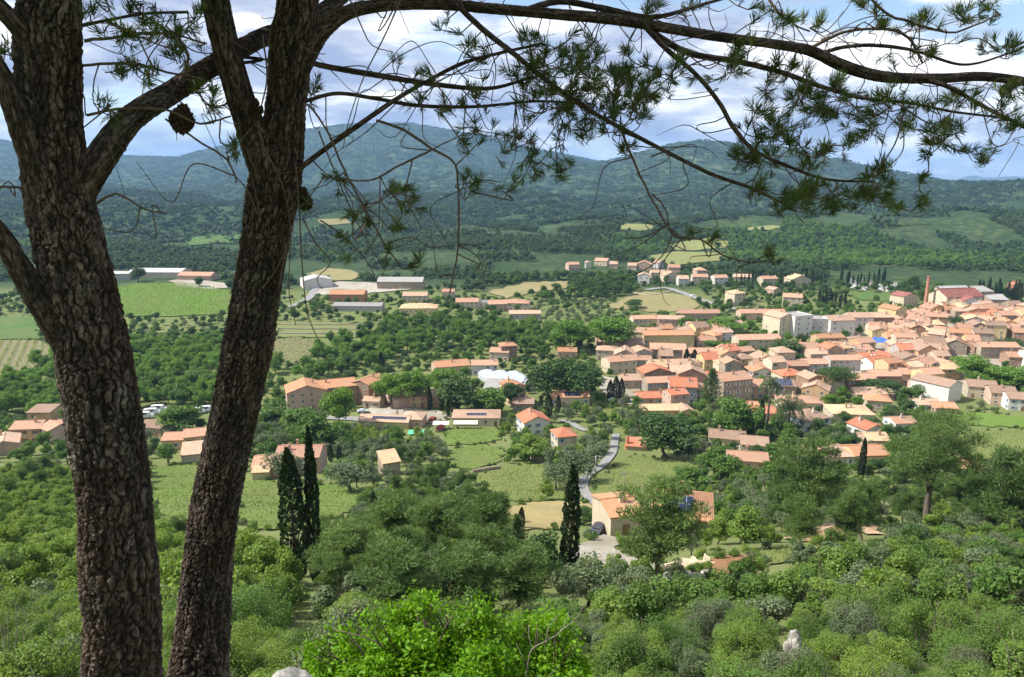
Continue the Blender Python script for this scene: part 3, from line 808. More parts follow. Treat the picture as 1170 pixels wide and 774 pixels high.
def chimney_mesh(m):
    k = ('chim', m.name)
    if k not in _wcache:
        mb = MB(); mb.box((0, 0, 0.3), (.62, .55, 1.9)); mb.box((0, 0, 1.29), (.74, .67, .08)); mb.box((0, 0, 1.44), (.5, .45, .2), 1); mb.box((0, 0, 1.59), (.7, .62, .08), 1)
        _wcache[k] = mb.mesh('chimney', [m, ROOF['salmon']], tint=False)
    return _wcache[k]
def solar_mesh(nx, ny):
    k = ('sol', nx, ny)
    if k not in _wcache:
        mb = MB()
        for i in range(nx):
            for j in range(ny):
                c = ((i - (nx - 1) / 2) * 1.06, (j - (ny - 1) / 2) * 1.72, 0)
                mb.box(c, (1.04, 1.70, .05), 1); mb.box((c[0], c[1], .02), (.96, 1.62, .035), 0)
        _wcache[k] = mb.mesh('solar_panels', [PANEL, PANELF], tint=False)
    return _wcache[k]

def slope_mesh(name, w, d, rise, kind, over, m, t=0.2):
    """a roof over a w x d plan, eaves at z = 0, ridge along x"""
    X, Y = w / 2 + over * .7, d / 2 + over
    zr = rise; ze = -rise * over / (d / 2)
    mb = MB()
    if kind == 'gable':
        A = [(-X, -Y, ze), (X, -Y, ze), (X, 0, zr), (-X, 0, zr)]; B = [(X, Y, ze), (-X, Y, ze), (-X, 0, zr), (X, 0, zr)]
        faces = [A, B]
    elif kind == 'hip':
        X = w / 2 + over; q = max(X - Y, 0.04 * X)
        faces = [[(-X, -Y, ze), (X, -Y, ze), (q, 0, zr), (-q, 0, zr)], [(X, Y, ze), (-X, Y, ze), (-q, 0, zr), (q, 0, zr)], [(X, -Y, ze), (X, Y, ze), (q, 0, zr)], [(-X, Y, ze), (-X, -Y, ze), (-q, 0, zr)]]
    elif kind == 'mono':
        faces = [[(-X, -Y, ze), (X, -Y, ze), (X, Y, zr * 1.0 - ze), (-X, Y, zr - ze)]]
    top = {}
    for f in faces:
        mb.poly([(x, y, z + t) for x, y, z in f]); mb.poly([(x, y, z) for x, y, z in f[::-1]])
    edges = {}
    for f in faces:
        for i in range(len(f)):
            a, b = f[i], f[(i + 1) % len(f)]
            if (b, a) in edges: edges.pop((b, a))
            else: edges[(a, b)] = 1
    for a, b in edges: mb.poly([a, b, (b[0], b[1], b[2] + t), (a[0], a[1], a[2] + t)])
    if kind == 'gable':      # ridge tiles
        tube(mb, [(-X, 0, zr + t), (X, 0, zr + t)], [.14, .14], 6)
    return mb.mesh(name, [m], tint=False)

BUILT = []
def house(name, p, w, d, h, roof='gable', axis='x', rot=0.0, wall='cream', roofc='salmon', storeys=None, pitch=0.32, label=None, phrase=None, cat='house', group='houses of the village',
          chim=1, solar=None, shut=None, faces='fl', door=True, over=0.35, wsize=(1.0, 1.3), wstep=3.0, wins=True, maxwin=9):
    rr = random.Random(int(p.x * 13 + p.y * 7) & 0xffff)
    root = bpy.data.objects.new(name, None); COL.objects.link(root)
    root.location = (p.x, p.y, p.z); root.rotation_euler = (0, 0, R(rot))
    tag(root, label, cat, group)
    W, D = (w, d) if axis == 'x' else (d, w)      # W along the ridge
    storeys = storeys or max(1, round(h / 3.0))
    rise = pitch * D / 2
    if roof == 'mono': rise = pitch * D * .6
    qa = 0 if axis == 'x' else math.pi / 2
    # walls, in the ridge frame then turned
    mb = MB(); x, y = W / 2, D / 2; b = -1.6
    if roof == 'gable':
        mb.add([(-x, -y, b), (x, -y, b), (x, -y, h), (-x, -y, h), (x, y, b), (-x, y, b), (-x, y, h), (x, y, h), (x, 0, h + rise), (-x, 0, h + rise)],
               [np.array([(0, 1, 2, 3), (4, 5, 6, 7)]), np.array([(1, 4, 7, 8, 2), (5, 0, 3, 9, 6)])])
    elif roof == 'mono':
        mb.add([(-x, -y, b), (x, -y, b), (x, -y, h), (-x, -y, h), (x, y, b), (-x, y, b), (-x, y, h + rise), (x, y, h + rise)], [np.array([(0, 1, 2, 3), (4, 5, 6, 7), (1, 4, 7, 2), (5, 0, 3, 6)])])
    elif roof == 'flat':
        mb.box((0, 0, (h + b) / 2), (W, D, h - b)); 
        for sx in (-1, 1): mb.box((sx * (x - .1), 0, h + .3), (.2, D, .6))
        for sy in (-1, 1): mb.box((0, sy * (y - .1), h + .3), (W - .4, .2, .6))
    else:
        mb.add([(-x, -y, b), (x, -y, b), (x, -y, h), (-x, -y, h), (x, y, b), (-x, y, b), (-x, y, h), (x, y, h)], [np.array([(0, 1, 2, 3), (4, 5, 6, 7), (1, 4, 7, 2), (5, 0, 3, 6), (3, 2, 7, 6)])])
    link('wall', mb.mesh('wall', [WALL[wall]], tint=False), root, None, qa)
    ro = None
    if roof != 'flat':
        ro = link('roof', slope_mesh('roof', W, D, rise, roof, over, ROOF[roofc]), root, (0, 0, h), qa)
    else:
        ro = link('roof', box_mesh('roof', (W - .41, D - .41, .12), ROOF[roofc]), root, (0, 0, h + .06), qa)
    if chim == 0 and roof in ('gable', 'hip') and w < 22 and wins and rr.random() < .6: chim = 1
    if wins and not shut and p.y < 345 and rr.random() < .7: shut = rr.choice(('brown', 'blue', 'white', 'green', 'brown'))
    for k in range(chim):
        cx = rr.uniform(-.38, .38) * W; cyy = rr.choice((-1, 1)) * D * rr.uniform(.08, .2)
        zc = (rise * (1 - abs(cyy) / (D / 2)) if roof in ('gable', 'hip') else (rise * .5 if roof == 'mono' else 0)) + .25
        if roof == 'hip': cx *= .4
        link('chimney', chimney_mesh(WALL[wall] if wall != 'brown' else WALL['stone']), ro, (cx, cyy, zc))
    if solar and ro:
        nx, ny, fx = solar
        if roof in ('gable', 'hip'):
            a = math.atan2(rise, D / 2)
            sp = link('solar_panel', solar_mesh(nx, ny), ro, (fx * W, -D * .25, rise * .5 + .2 + .10)); sp.rotation_euler = (a, 0, 0)
        else:
            link('solar_panel', solar_mesh(nx, ny), ro, (fx * W, 0, .35))
    n_w = 0
    def put_window(face, u, z, sz, kind='window'):
        px_, py_, q = {'f': (u, -d / 2, 0), 'l': (-w / 2, -u, -math.pi / 2), 'r': (w / 2, u, math.pi / 2)}[face]
        o = link(kind, window_mesh(*sz) if kind == 'window' else box_mesh('door', (1.1, .12, 2.2), WOOD), root, (px_, py_, z), q)
        if shut and kind == 'window':
            for s in (-1, 1): link('shutter', box_mesh('shutter', (sz[0] * .5, .06, sz[1]), SHUT[shut]), o, (s * sz[0] * .77, -.07, 0))
    if wins:
        for face in faces:
            L = w if face == 'f' else d
            n = max(1, int(L / wstep))
            doorat = rr.randrange(n) if door and face == 'f' else -1
            for s in range(storeys):
                for i in range(n):
                    if n_w >= maxwin: break
                    u = (i + .5 - n / 2) * (L / n) + rr.uniform(-.3, .3)
                    if s == 0 and i == doorat:
                        put_window(face, u, 1.08, None, 'door'); continue
                    if rr.random() < 0.13: continue
                    put_window(face, u, (s + .55) * h / storeys, wsize); n_w += 1
    KEEP_W.append((p.x, p.y, 0.5 * math.hypot(w, d) + 1.0))
    m = mpp(p); px, py = project(p.x, p.y, p.z)
    SIGHT.append((px - .48 * w / m, py - (h + rise) / m, px + .48 * w / m, py - .15 * h / m, p.y - d / 2, 1.0))
    if not label: pend(root, phrase or f'{wall} {("", "one", "two", "three", "four")[min(storeys, 4)]}-storey house with {roofc} roof', (p.x, p.y, p.z + h * .6))
    BUILT.append((root, p, w, d))
    return root

def hs(px, py, wpx, h, d, roof='gable', axis='x', rot=0, wall='cream', roofc='salmon', label=None, name='house', **k):
    """a house whose front foot is at a place of the photograph; width in picture units, height and depth in metres"""
    p = at(px, py); m = mpp(p)
    a = R(rot); back = d * .5
    q = Vector((p.x - math.sin(a) * back, p.y + math.cos(a) * back, 0)); q.z = G(q.x, q.y)
    q.z = max(min(q.z, p.z + .5), p.z - .3)
    return house(name, q, wpx * m, d, h, roof, axis, rot, wall, roofc, label=label, **k)

# ---- houses one can name, near to far
V = 'villa'
hs(716, 612, 40, 3.6, 8, 'gable', 'x', 14, 'cream', 'orange', 'cream garage wing of the near villa beside the gravel drive', 'villa_wing', cat='house', chim=1, faces='f', wsize=(1.3, 1.9), wstep=3.2, pitch=.25)
hs(778, 614, 66, 3.4, 10, 'hip', 'x', -14, 'stone', 'orange', 'near villa with solar panels on its orange roof, behind the leaning pine', 'villa', chim=1, solar=(4, 2, -.06), faces='fr', wstep=4.0, pitch=.36)
hs(614, 497, 31, 5.0, 10, 'gable', 'y', 16, 'white', 'red', 'white house with bright orange gable roof and blue-grey front by the lane', 'house', chim=1, shut='blue', pitch=.42)
hs(648, 516, 23, 5.4, 7.5, 'hip', 'x', 14, 'cream', 'red', 'small cream house with pointed orange hip roof beside the lane', 'house', chim=0, pitch=.46)
hs(652, 465, 43, 4.2, 8, 'gable', 'x', 2, 'cream', 'orange', 'long cream house with solar panels and three small cypresses in front', 'house', solar=(6, 2, .05), chim=0)
_red = hs(727, 515, 24, 1.7, 5, 'mono', 'x', -12, 'pink', 'red', 'low red tiled outbuilding with a tall red chimney by the lane', 'outbuilding', cat='outbuilding', chim=0, wins=False)
_mb = MB(); tube(_mb, [(-3.0, -1.2, -.5), (-3.0, -1.2, 2.0), (-3.0, -1.2, 4.6)], [1.15, .62, .34], 4); link('chimney', _mb.mesh('chimney', [ROOF['red']], tint=False), _red)
hs(830, 512, 40, 3.4, 9, 'gable', 'x', -16, 'cream', 'brown', 'cream bungalow under long brown roof, half of a row of two', 'bungalow', chim=2, cat='house')
hs(862, 519, 30, 3.2, 9, 'gable', 'x', -14, 'cream', 'brown', 'lower brown roofed bungalow joined to the cream bungalow on its left', 'bungalow', chim=0, cat='house')
hs(855, 537, 44, 2.9, 8, 'gable', 'x', -10, 'pink', 'salmon', 'small pink walled annexe with pale salmon roof below the brown bungalows', 'annexe', chim=0, cat='house')
hs(952, 533, 50, 3.2, 10, 'hip', 'x', 4, 'cream', 'pale', 'long low house under pale roof behind the slender cypress', 'bungalow', chim=1, cat='house', pitch=.3)
hs(996, 532, 40, 3.4, 9, 'gable', 'x', 4, 'ochre', 'orange', 'orange roofed wing of the long low house, right of the slender cypress', 'bungalow', chim=0, cat='house')
hs(1004, 514, 26, 3.4, 8, 'gable', 'x', 2, 'pink', 'sand', 'small house with raised sand coloured roof behind the long low house', 'house', chim=1)
hs(934, 492, 38, 4.6, 11, 'hip', 'x', 22, 'white', 'brown', 'white villa with brown hip roof and arched balcony openings near the low palm', 'villa', chim=1, wsize=(1.5, 2.0), wstep=3.2)
hs(916, 470, 46, 3.6, 10, 'hip', 'x', -4, 'cream', 'salmon', 'cream bungalow with wide salmon hip roof right of the tall palm', 'bungalow', chim=1, cat='house')
hs(862, 481, 52, 3.2, 9, 'gable', 'x', 0, 'pink', 'red', 'long bright orange-red roof of a low house behind the dark cypress', 'bungalow', chim=0, cat='house')
hs(975, 482, 46, 3.2, 12, 'hip', 'x', -6, 'cream', 'sand', 'sprawling bungalow with yellowish sand roof in the gardens', 'bungalow', chim=2, cat='house', pitch=.28)
hs(1004, 470, 26, 4.4, 9, 'hip', 'x', -14, 'cream', 'orange', 'cream house with steep orange hip roof behind the sand roofed bungalow', 'house', chim=0)
hs(1000, 502, 28, 4.0, 9, 'gable', 'y', 20, 'white', 'red', 'white gabled house with red roof and green window by the big pine', 'house', chim=0, shut='green')
hs(1035, 492, 26, 3.0, 8, 'gable', 'x', 5, 'white', 'salmon', 'white walled cottage showing behind the crown of the big pine', 'cottage', chim=0)
hs(1062, 470, 26, 2.8, 8, 'gable', 'x', 0, 'white', 'pale', 'low white garage with pale roof below the large white gable', 'garage', chim=0, cat='garage', door=False)
hs(1081, 474, 24, 2.8, 8, 'gable', 'x', -8, 'pink', 'orange', 'low orange roofed shed at the foot of the large white gable', 'shed', chim=0, cat='shed')
hs(1114, 540, 12, 2.6, 5, 'gable', 'x', 0, 'ochre', 'orange', 'tiny orange roofed hut among bushes right of the big pine', 'hut', chim=0, cat='hut', wins=False)
hs(842, 461, 38, 10.2, 12, 'gable', 'x', 18, 'stone', 'salmon', 'tall three-storey stone block with pale shuttered windows above the red roof', 'town_house', chim=0, faces='f', wstep=4.6, shut=None)
hs(893, 457, 30, 6.2, 10, 'gable', 'x', -8, 'stone', 'brown', 'grey stone house with dark solar panels covering its roof behind the palm', 'house', solar=(8, 3, 0), chim=0, shut='white')
hs(934, 446, 34, 4.2, 9, 'gable', 'x', 3, 'pink', 'salmon', 'pink house with large dark window left of the round umbrella pine', 'house', chim=0, wsize=(2.0, 1.6), wstep=4.5)
hs(871, 437, 24, 5.2, 9, 'gable', 'y', 8, 'white', 'orange', 'white gabled house with two solar panels on its orange roof', 'house', solar=(3, 2, -.1), chim=0)
hs(906, 430, 36, 5.0, 9, 'gable', 'x', 3, 'brown', 'salmon', 'brown stone terrace house with long salmon roof, first of the row', 'terrace_house', chim=0)
hs(932, 428, 28, 5.2, 9, 'gable', 'x', 3, 'grey', 'salmon', 'grey terrace house in the middle of the row behind the umbrella pine', 'terrace_house', chim=0)
hs(968, 424, 40, 5.4, 9, 'gable', 'x', 2, 'grey', 'salmon', 'long grey terrace house with two small windows behind the umbrella pine', 'terrace_house', chim=0)
hs(918, 411, 34, 6.0, 11, 'gable', 'x', -12, 'yellow', 'salmon', 'yellow house with white corner right of the dark round oak', 'house', chim=0, shut='white')
hs(868, 400, 50, 5.6, 11, 'gable', 'x', 4, 'cream', 'salmon', 'long cream hall with salmon roof behind the clipped tree', 'hall', chim=0, cat='hall')
hs(852, 413, 24, 5.2, 9, 'gable', 'x', 18, 'pink', 'salmon', 'narrow pink house with white end wall below the clipped tree', 'house', chim=0)
hs(950, 398, 32, 5.6, 9, 'gable', 'x', 8, 'ochre', 'orange', 'tall ochre house with orange roof below the white apartment blocks', 'house', chim=0)
hs(808, 398, 22, 4.2, 9, 'gable', 'x', 6, 'pink', 'salmon', 'small salmon roofed house left of the long cream hall', 'house', chim=0)
hs(800, 366, 46, 4.4, 10, 'gable', 'x', 2, 'pink', 'salmon', 'long pink row with salmon roof below the dry field', 'terrace_house', chim=1)
hs(872, 366, 52, 4.6, 10, 'gable', 'x', 2, 'pink', 'salmon', 'long pink terrace with salmon roof left of the white apartment block', 'terrace_house', chim=1)
hs(764, 399, 58, 7.6, 10, 'gable', 'x', 2, 'yellow', 'orange', 'three-storey row house with yellow middle wall and orange roof', 'row_house', chim=0, cat='house')
hs(740, 377, 34, 6.6, 9, 'gable', 'x', 6, 'cream', 'salmon', 'cream town house right of the two big plane trees', 'town_house', chim=1)
hs(767, 379, 30, 7.4, 9, 'gable', 'x', -6, 'pink', 'pale', 'pink town house with pale roof between plane trees and small round tree', 'town_house', chim=1)
hs(797, 384, 22, 6.0, 9, 'gable', 'x', 4, 'grey', 'salmon', 'grey walled house behind the small round tree', 'house', chim=0)
hs(648, 410, 22, 3.6, 8, 'gable', 'x', -4, 'pink', 'orange', 'low orange roofed house below the two big plane trees', 'house', chim=0)
hs(693, 412, 24, 5.2, 9, 'hip', 'x', -10, 'cream', 'pale', 'cream house with pale hip roof right of the dark tree clump', 'house', chim=0)
hs(712, 427, 34, 6.2, 10, 'gable', 'x', 18, 'cream', 'salmon', 'cream house with tall end wall above the three cypresses', 'house', chim=1)
hs(735, 415, 22, 5.6, 9, 'gable', 'y', 10, 'grey', 'salmon', 'grey gabled house behind the cream house with tall end wall', 'house', chim=0)
hs(763, 412, 40, 5.6, 12, 'gable', 'x', -8, 'stone', 'salmon', 'stone house with broad salmon roof left of the pair of cypresses', 'house', chim=0)
hs(800, 414, 38, 4.6, 10, 'gable', 'x', 4, 'pink', 'salmon', 'pink house with salmon roof behind the pair of cypresses', 'house', chim=0)
hs(776, 428, 44, 4.4, 11, 'gable', 'x', 6, 'pink', 'pale', 'long house with pale brown roof below the pair of cypresses', 'house', chim=1)
hs(752, 438, 34, 5.0, 10, 'gable', 'y', 12, 'brown', 'red', 'brown gabled house with redder roof in the lower village', 'house', chim=0)
hs(760, 450, 42, 5.2, 9, 'gable', 'x', 8, 'stone', 'salmon', 'stone house with one white window and salmon roof in the lower village', 'house', chim=0)
hs(748, 462, 40, 2.8, 9, 'gable', 'x', 4, 'pink', 'red', 'low red roofed house below the stone house with white window', 'house', chim=0)
hs(776, 468, 22, 6.4, 8, 'gable', 'x', 14, 'pink', 'red', 'tall narrow pink house with red roof and two windows', 'house', chim=1)
hs(757, 477, 44, 3.0, 8, 'gable', 'x', 2, 'ochre', 'sand', 'long low sand roofed house in front of the tall narrow pink house', 'bungalow', chim=0, cat='house')
hs(786, 479, 14, 3.4, 8, 'gable', 'y', 8, 'ochre', 'pale', 'small gabled annexe at the end of the long sand roof', 'annexe', chim=0, cat='house')
hs(812, 441, 22, 4.2, 9, 'gable', 'x', 2, 'brick', 'red', 'red roofed house wedged against the tall stone block', 'house', chim=0)
hs(846, 474, 40, 3.0, 9, 'gable', 'x', -10, 'white', 'orange', 'low house with broad orange roof at the foot of the tall stone block', 'house', chim=0)
hs(1090, 459, 30, 7.4, 16, 'gable', 'y', 34, 'white', 'brown', 'large hall with blank white wall and brown roof', 'hall', cat='hall', chim=0, wins=False)
hs(1122, 456, 30, 5.2, 11, 'gable', 'x', -18, 'cream', 'brown', 'cream end house with brown roof right of the large hall', 'house', chim=1)
hs(1146, 464, 26, 5.4, 11, 'gable', 'x', -18, 'pink', 'brown', 'pink house joined to the cream end house', 'house', chim=1)
hs(1168, 470, 30, 5.0, 10, 'gable', 'x', -14, 'white', 'brown', 'white house with three arched windows at the end of the row', 'house', chim=1)
# farm and villas on the left
hs(352, 469, 44, 8.0, 13, 'gable', 'y', 20, 'pink', 'orange', 'pink gabled end block of the big orange roofed farm', 'farmhouse', chim=0, faces='fr', wstep=3.4)
hs(386, 464, 44, 8.2, 12, 'gable', 'x', 20, 'brown', 'orange', 'middle block of the farm behind the round tree', 'farmhouse', chim=0)
hs(412, 462, 24, 9.0, 13, 'gable', 'y', -26, 'brown', 'orange', 'tallest brown block of the farm with orange roof', 'farmhouse', chim=0)
hs(424, 467, 20, 3.2, 6, 'gable', 'x', -10, 'cream', 'pale', 'small cream outhouse beside the farm', 'outhouse', chim=1, cat='outhouse')
hs(438, 490, 58, 3.0, 8, 'gable', 'x', -6, 'yellow', 'pale', 'low building with a long strip of solar panels beside the car', 'bungalow', chim=0, solar=(12, 1, .1), cat='house', wstep=5)
hs(470, 489, 24, 3.6, 9, 'hip', 'x', -6, 'pink', 'pale', 'pale roofed end wing of the low solar building', 'bungalow', chim=0, cat='house')
hs(466, 466, 30, 4.4, 14, 'mono', 'x', 30, 'pink', 'pale', 'big pale sloping roof between the two plane trees', 'barn', chim=0, cat='barn', wins=False, pitch=.5)
hs(488, 466, 40, 4.8, 8, 'gable', 'x', 2, 'ochre', 'pale', 'ochre house with arched windows behind two slim cypresses', 'house', chim=1)
hs(544, 487, 54, 3.4, 10, 'hip', 'x', 0, 'cream', 'pale', 'flat looking cream villa with dark solar strip beside the lawn', 'villa', solar=(7, 1, 0), chim=0, pitch=.2)
hs(307, 547, 36, 3.6, 9, 'gable', 'x', 6, 'ochre', 'salmon', 'left wing of the salmon roofed villa above the meadow', 'villa', chim=0)
hs(340, 541, 50, 5.0, 10, 'gable', 'x', 2, 'pink', 'salmon', 'salmon roofed villa behind the tall cypresses', 'villa', chim=2)
hs(298, 549, 18, 2.6, 7, 'mono', 'x', 6, 'cream', 'sand', 'lean-to with sand roof at the end of the salmon villa', 'lean_to', chim=0, cat='outbuilding', wins=False)
hs(448, 543, 20, 4.0, 6, 'mono', 'x', 24, 'stone', 'sand', 'small stone shed with sloping roof among olive trees', 'stone_shed', chim=0, cat='shed', wins=False)
hs(518, 430, 40, 4.8, 11, 'gable', 'x', 18, 'pink', 'orange', 'orange roofed house behind the left plane trees', 'house', chim=1)
hs(554, 429, 30, 5.0, 9, 'gable', 'x', 3, 'white', 'salmon', 'white house with salmon roof above the grey shed', 'house', chim=0)
hs(570, 413, 22, 4.6, 9, 'gable', 'x', -10, 'cream', 'salmon', 'cream house with low salmon roof beside the brown tower house', 'house', chim=1)
hs(582, 412, 18, 7.6, 8, 'hip', 'x', 14, 'brown', 'orange', 'tall brown house with small orange pyramid roof', 'tower_house', chim=1)
hs(592, 463, 20, 8.0, 9, 'gable', 'y', 30, 'yellow', 'orange', 'yellow gabled house under dark trees beside the greenhouse', 'house', chim=0)
hs(598, 470, 24, 3.2, 8, 'gable', 'x', 0, 'stone', 'brown', 'low stone barn in front of the yellow gabled house', 'barn', chim=0, cat='barn', door=False)
hs(566, 459, 32, 3.6, 14, 'mono', 'x', -8, 'grey', 'grey', 'grey sheet roofed shed in front of the white greenhouse', 'farm_shed', chim=0, cat='shed', wins=False, pitch=.3)
hs(30, 507, 32, 5.4, 9, 'gable', 'x', 6, 'ochre', 'salmon', 'ochre house with salmon roof at the edge left of the first trunk', 'house', chim=0, faces='f')
hs(52, 507, 24, 5.4, 8, 'gable', 'x', -34, 'pink', 'salmon', 'pink wing joined to the ochre house left of the first trunk', 'house', chim=0)
hs(46, 489, 26, 6.2, 7, 'mono', 'x', 2, 'ochre', 'brown', 'ochre tower house with two dark windows behind the pink wing', 'tower_house', chim=0, faces='f', pitch=.2)
hs(72, 496, 20, 3.4, 7, 'gable', 'x', 0, 'stone', 'brown', 'low stone barn touching the left edge of the first trunk', 'barn', chim=0, cat='barn')
hs(6, 520, 28, 3.6, 10, 'gable', 'y', 30, 'pink', 'pale', 'pale roofed farm building cut by the picture edge', 'farm_building', chim=0, cat='farm building')
hs(172, 499, 28, 3.6, 8, 'gable', 'x', -12, 'stone', 'brown', 'stone barn with brown roof between the two trunks', 'barn', chim=0, cat='barn')
hs(202, 514, 32, 3.6, 8, 'gable', 'x', 6, 'ochre', 'salmon', 'salmon roofed house between the two trunks', 'house', chim=0)
hs(228, 518, 30, 6.0, 8, 'gable', 'x', 20, 'ochre', 'salmon', 'taller ochre house touching the second trunk', 'house', chim=0)
hs(222, 528, 26, 2.8, 7, 'mono', 'x', 18, 'cream', 'pale', 'pale lean-to in front of the taller ochre house', 'lean_to', chim=0, cat='outbuilding', wins=False)
# beyond the wood: farms and hillside villas
hs(176, 318, 62, 5.0, 22, 'gable', 'x', -3, 'cream', 'white', 'long white winery hall beyond the bright vineyard', 'winery_hall', chim=0, cat='hall', wins=False, pitch=.2)
hs(222, 321, 40, 4.2, 14, 'gable', 'x', -6, 'pink', 'salmon', 'salmon roofed farmhouse right of the white winery hall', 'farmhouse', chim=0)
hs(132, 320, 30, 5.0, 14, 'gable', 'x', 8, 'grey', 'white', 'pale grey shed left of the white winery hall', 'farm_shed', chim=0, cat='shed', wins=False, pitch=.2)
hs(364, 330, 32, 6.5, 20, 'gable', 'y', 24, 'white', 'white', 'white gabled hall near the second trunk', 'hall', chim=0, cat='hall', wins=False, pitch=.22)
hs(457, 331, 52, 6.0, 14, 'gable', 'x', -2, 'stone', 'grey', 'long grey roofed stone barn at the foot of the wood', 'stone_barn', chim=0, cat='barn', wins=False, pitch=.4)
hs(396, 345, 40, 5.0, 14, 'gable', 'x', 0, 'brick', 'orange', 'orange roofed farmhouse behind the long grey shed', 'farmhouse', chim=0)
hs(408, 356, 56, 3.6, 12, 'gable', 'x', -2, 'grey', 'grey', 'long narrow grey shed in front of the orange roofed farmhouse', 'farm_shed', chim=0, cat='shed', wins=False, pitch=.25)
hs(474, 346, 28, 4.6, 12, 'gable', 'x', 0, 'cream', 'pale', 'cream house with pale roof below the long stone barn', 'house', chim=0)
hs(478, 360, 42, 4.4, 14, 'hip', 'x', 2, 'yellow', 'sand', 'wide yellow villa with raised sand roof', 'villa', chim=1)
hs(534, 353, 26, 4.6, 12, 'gable', 'x', 4, 'cream', 'salmon', 'cream villa with salmon roof right of the yellow villa', 'villa', chim=0)
hs(552, 352, 20, 3.6, 9, 'flat', 'x', 0, 'white', 'grey', 'white flat roofed villa with dark porch', 'villa', chim=0)
hs(512, 340, 14, 4.0, 9, 'gable', 'x', 0, 'cream', 'salmon', 'tiny cream house above the cream villa at the wood edge', 'house', chim=0)
hs(572, 356, 26, 5.0, 12, 'gable', 'x', 8, 'pink', 'salmon', 'pink villa, first of the three left of the olive grove', 'villa', chim=0)
hs(592, 356, 24, 5.6, 12, 'hip', 'x', -6, 'cream', 'salmon', 'cream villa with open porch in the group of three', 'villa', chim=0)
hs(600, 365, 36, 3.6, 9, 'gable', 'x', 2, 'grey', 'pale', 'long pale roofed outbuilding in front of the three villas', 'outbuilding', chim=0, cat='outbuilding')
# hillside villas below the wood
for (px, py, w, h, rf, rot, wc, rc, lb) in (
    (656, 309, 18, 5, 'gable', 2, 'pink', 'salmon', 'lone pink house in the dark wood, farthest of the hillside houses on that side'),
    (672, 307, 8, 5, 'gable', 20, 'white', 'pale', 'narrow pale gable between two dark tree masses on the hillside'),
    (686, 304, 20, 4.5, 'gable', -4, 'cream', 'salmon', 'salmon roofed hillside house above the dark oak clump'),
    (701, 307, 12, 4, 'gable', 4, 'pink', 'pale', 'small pale roofed hillside house right of the oak clump'),
    (722, 309, 14, 4, 'gable', 0, 'cream', 'pale', 'low pale roofed hillside house at the start of the upper row'),
    (735, 309, 24, 5, 'gable', 6, 'pink', 'salmon', 'long pink hillside house in the middle of the upper row'),
    (749, 307, 9, 5, 'gable', -20, 'white', 'pale', 'white gable at the end of the upper row beside a dark tree'),
    (735, 325, 18, 6.5, 'gable', 8, 'white', 'pale', 'white hillside house standing apart above the dry field'),
    (752, 318, 22, 4.5, 'gable', 0, 'cream', 'pale', 'cream hillside house behind the white house that stands apart'),
    (770, 314, 18, 6, 'gable', 12, 'pink', 'salmon', 'tall pink hillside house at the head of the road'),
    (768, 322, 26, 5, 'gable', 4, 'cream', 'salmon', 'cream hillside house right above the road bend'),
    (781, 327, 16, 5.5, 'gable', -8, 'white', 'pale', 'white hillside house at the road bend'),
    (800, 324, 24, 5, 'gable', 4, 'cream', 'salmon', 'cream villa in the hillside row, second after the road'),
    (802, 316, 16, 5, 'hip', 0, 'pink', 'salmon', 'pink villa half hidden behind the hillside row'),
    (824, 325, 22, 5, 'gable', -4, 'white', 'salmon', 'white villa in the hillside row, third after the road'),
    (848, 324, 26, 5, 'gable', 4, 'cream', 'pale', 'cream villa ending the hillside row before the dark cypress hedge'),
    (880, 327, 26, 5.5, 'gable', 0, 'cream', 'salmon', 'villa with salmon roof and porch under the dark cypress hedge'),
    (915, 327, 32, 5, 'gable', -4, 'cream', 'sand', 'wide sand roofed villa at the end of the dark cypress hedge'),
    (888, 338, 16, 4, 'gable', 4, 'pink', 'pale', 'small pink villa below the villa with porch'),
    (845, 349, 22, 8, 'hip', 12, 'cream', 'sand', 'tall cream villa standing alone above the long pink terrace'),
    (905, 352, 28, 7, 'gable', -10, 'cream', 'salmon', 'cream villa with steps on the bank above the white apartment block'),
    (1164, 336, 18, 6, 'gable', 0, 'brick', 'red', 'red brick house at the far edge beyond the factory cypresses')):
    hs(px, py, w * .74, h * 1.06, 9 + (px % 4), rf, 'y' if px % 3 == 0 else 'x', rot + (px % 7 - 3) * 7, wc, rc, lb, 'villa' if py > 318 else 'house', chim=px % 2, wstep=3.4, pitch=.4, group='houses on the hillside')

# apartment blocks
hs(899, 385, 24, 11.5, 14, 'gable', 'y', 24, 'cream', 'pale', 'cream gabled end of the white apartment block behind a tree', 'apartment_block', cat='apartment block', chim=0, storeys=4, wstep=6)
hs(917, 385, 26, 12.0, 13, 'flat', 'x', 22, 'white', 'grey', 'white four-storey apartment block with blank bright end wall', 'apartment_block', cat='apartment block', chim=0, storeys=4, faces='f', wstep=4.5)
hs(937, 384, 24, 9.5, 12, 'flat', 'x', -4, 'concrete', 'grey', 'grey lower apartment block with flat roof joined to the white one', 'apartment_block', cat='apartment block', chim=0, storeys=3, faces='f', wstep=4)
hs(962, 385, 30, 9.5, 13, 'gable', 'x', 8, 'white', 'pale', 'white three-storey block with pale roof right of the flat roofed block', 'apartment_block', cat='apartment block', chim=0, storeys=3, faces='fl', wstep=4)
hs(984, 380, 26, 9.0, 12, 'gable', 'x', 2, 'white', 'pale', 'white block with a deep dark loggia in its middle', 'apartment_block', cat='apartment block', chim=0, storeys=3, wstep=3.4)
hs(1008, 378, 24, 8.0, 12, 'gable', 'x', 2, 'brown', 'pale', 'brown shaded block with timber gallery under a pale roof', 'apartment_block', cat='apartment block', chim=0, storeys=2, wstep=3.4)
hs(1028, 372, 18, 10.0, 13, 'gable', 'y', 26, 'yellow', 'orange', 'house with a tall pale yellow end wall facing the apartment blocks', 'town_house', chim=0, faces='f')

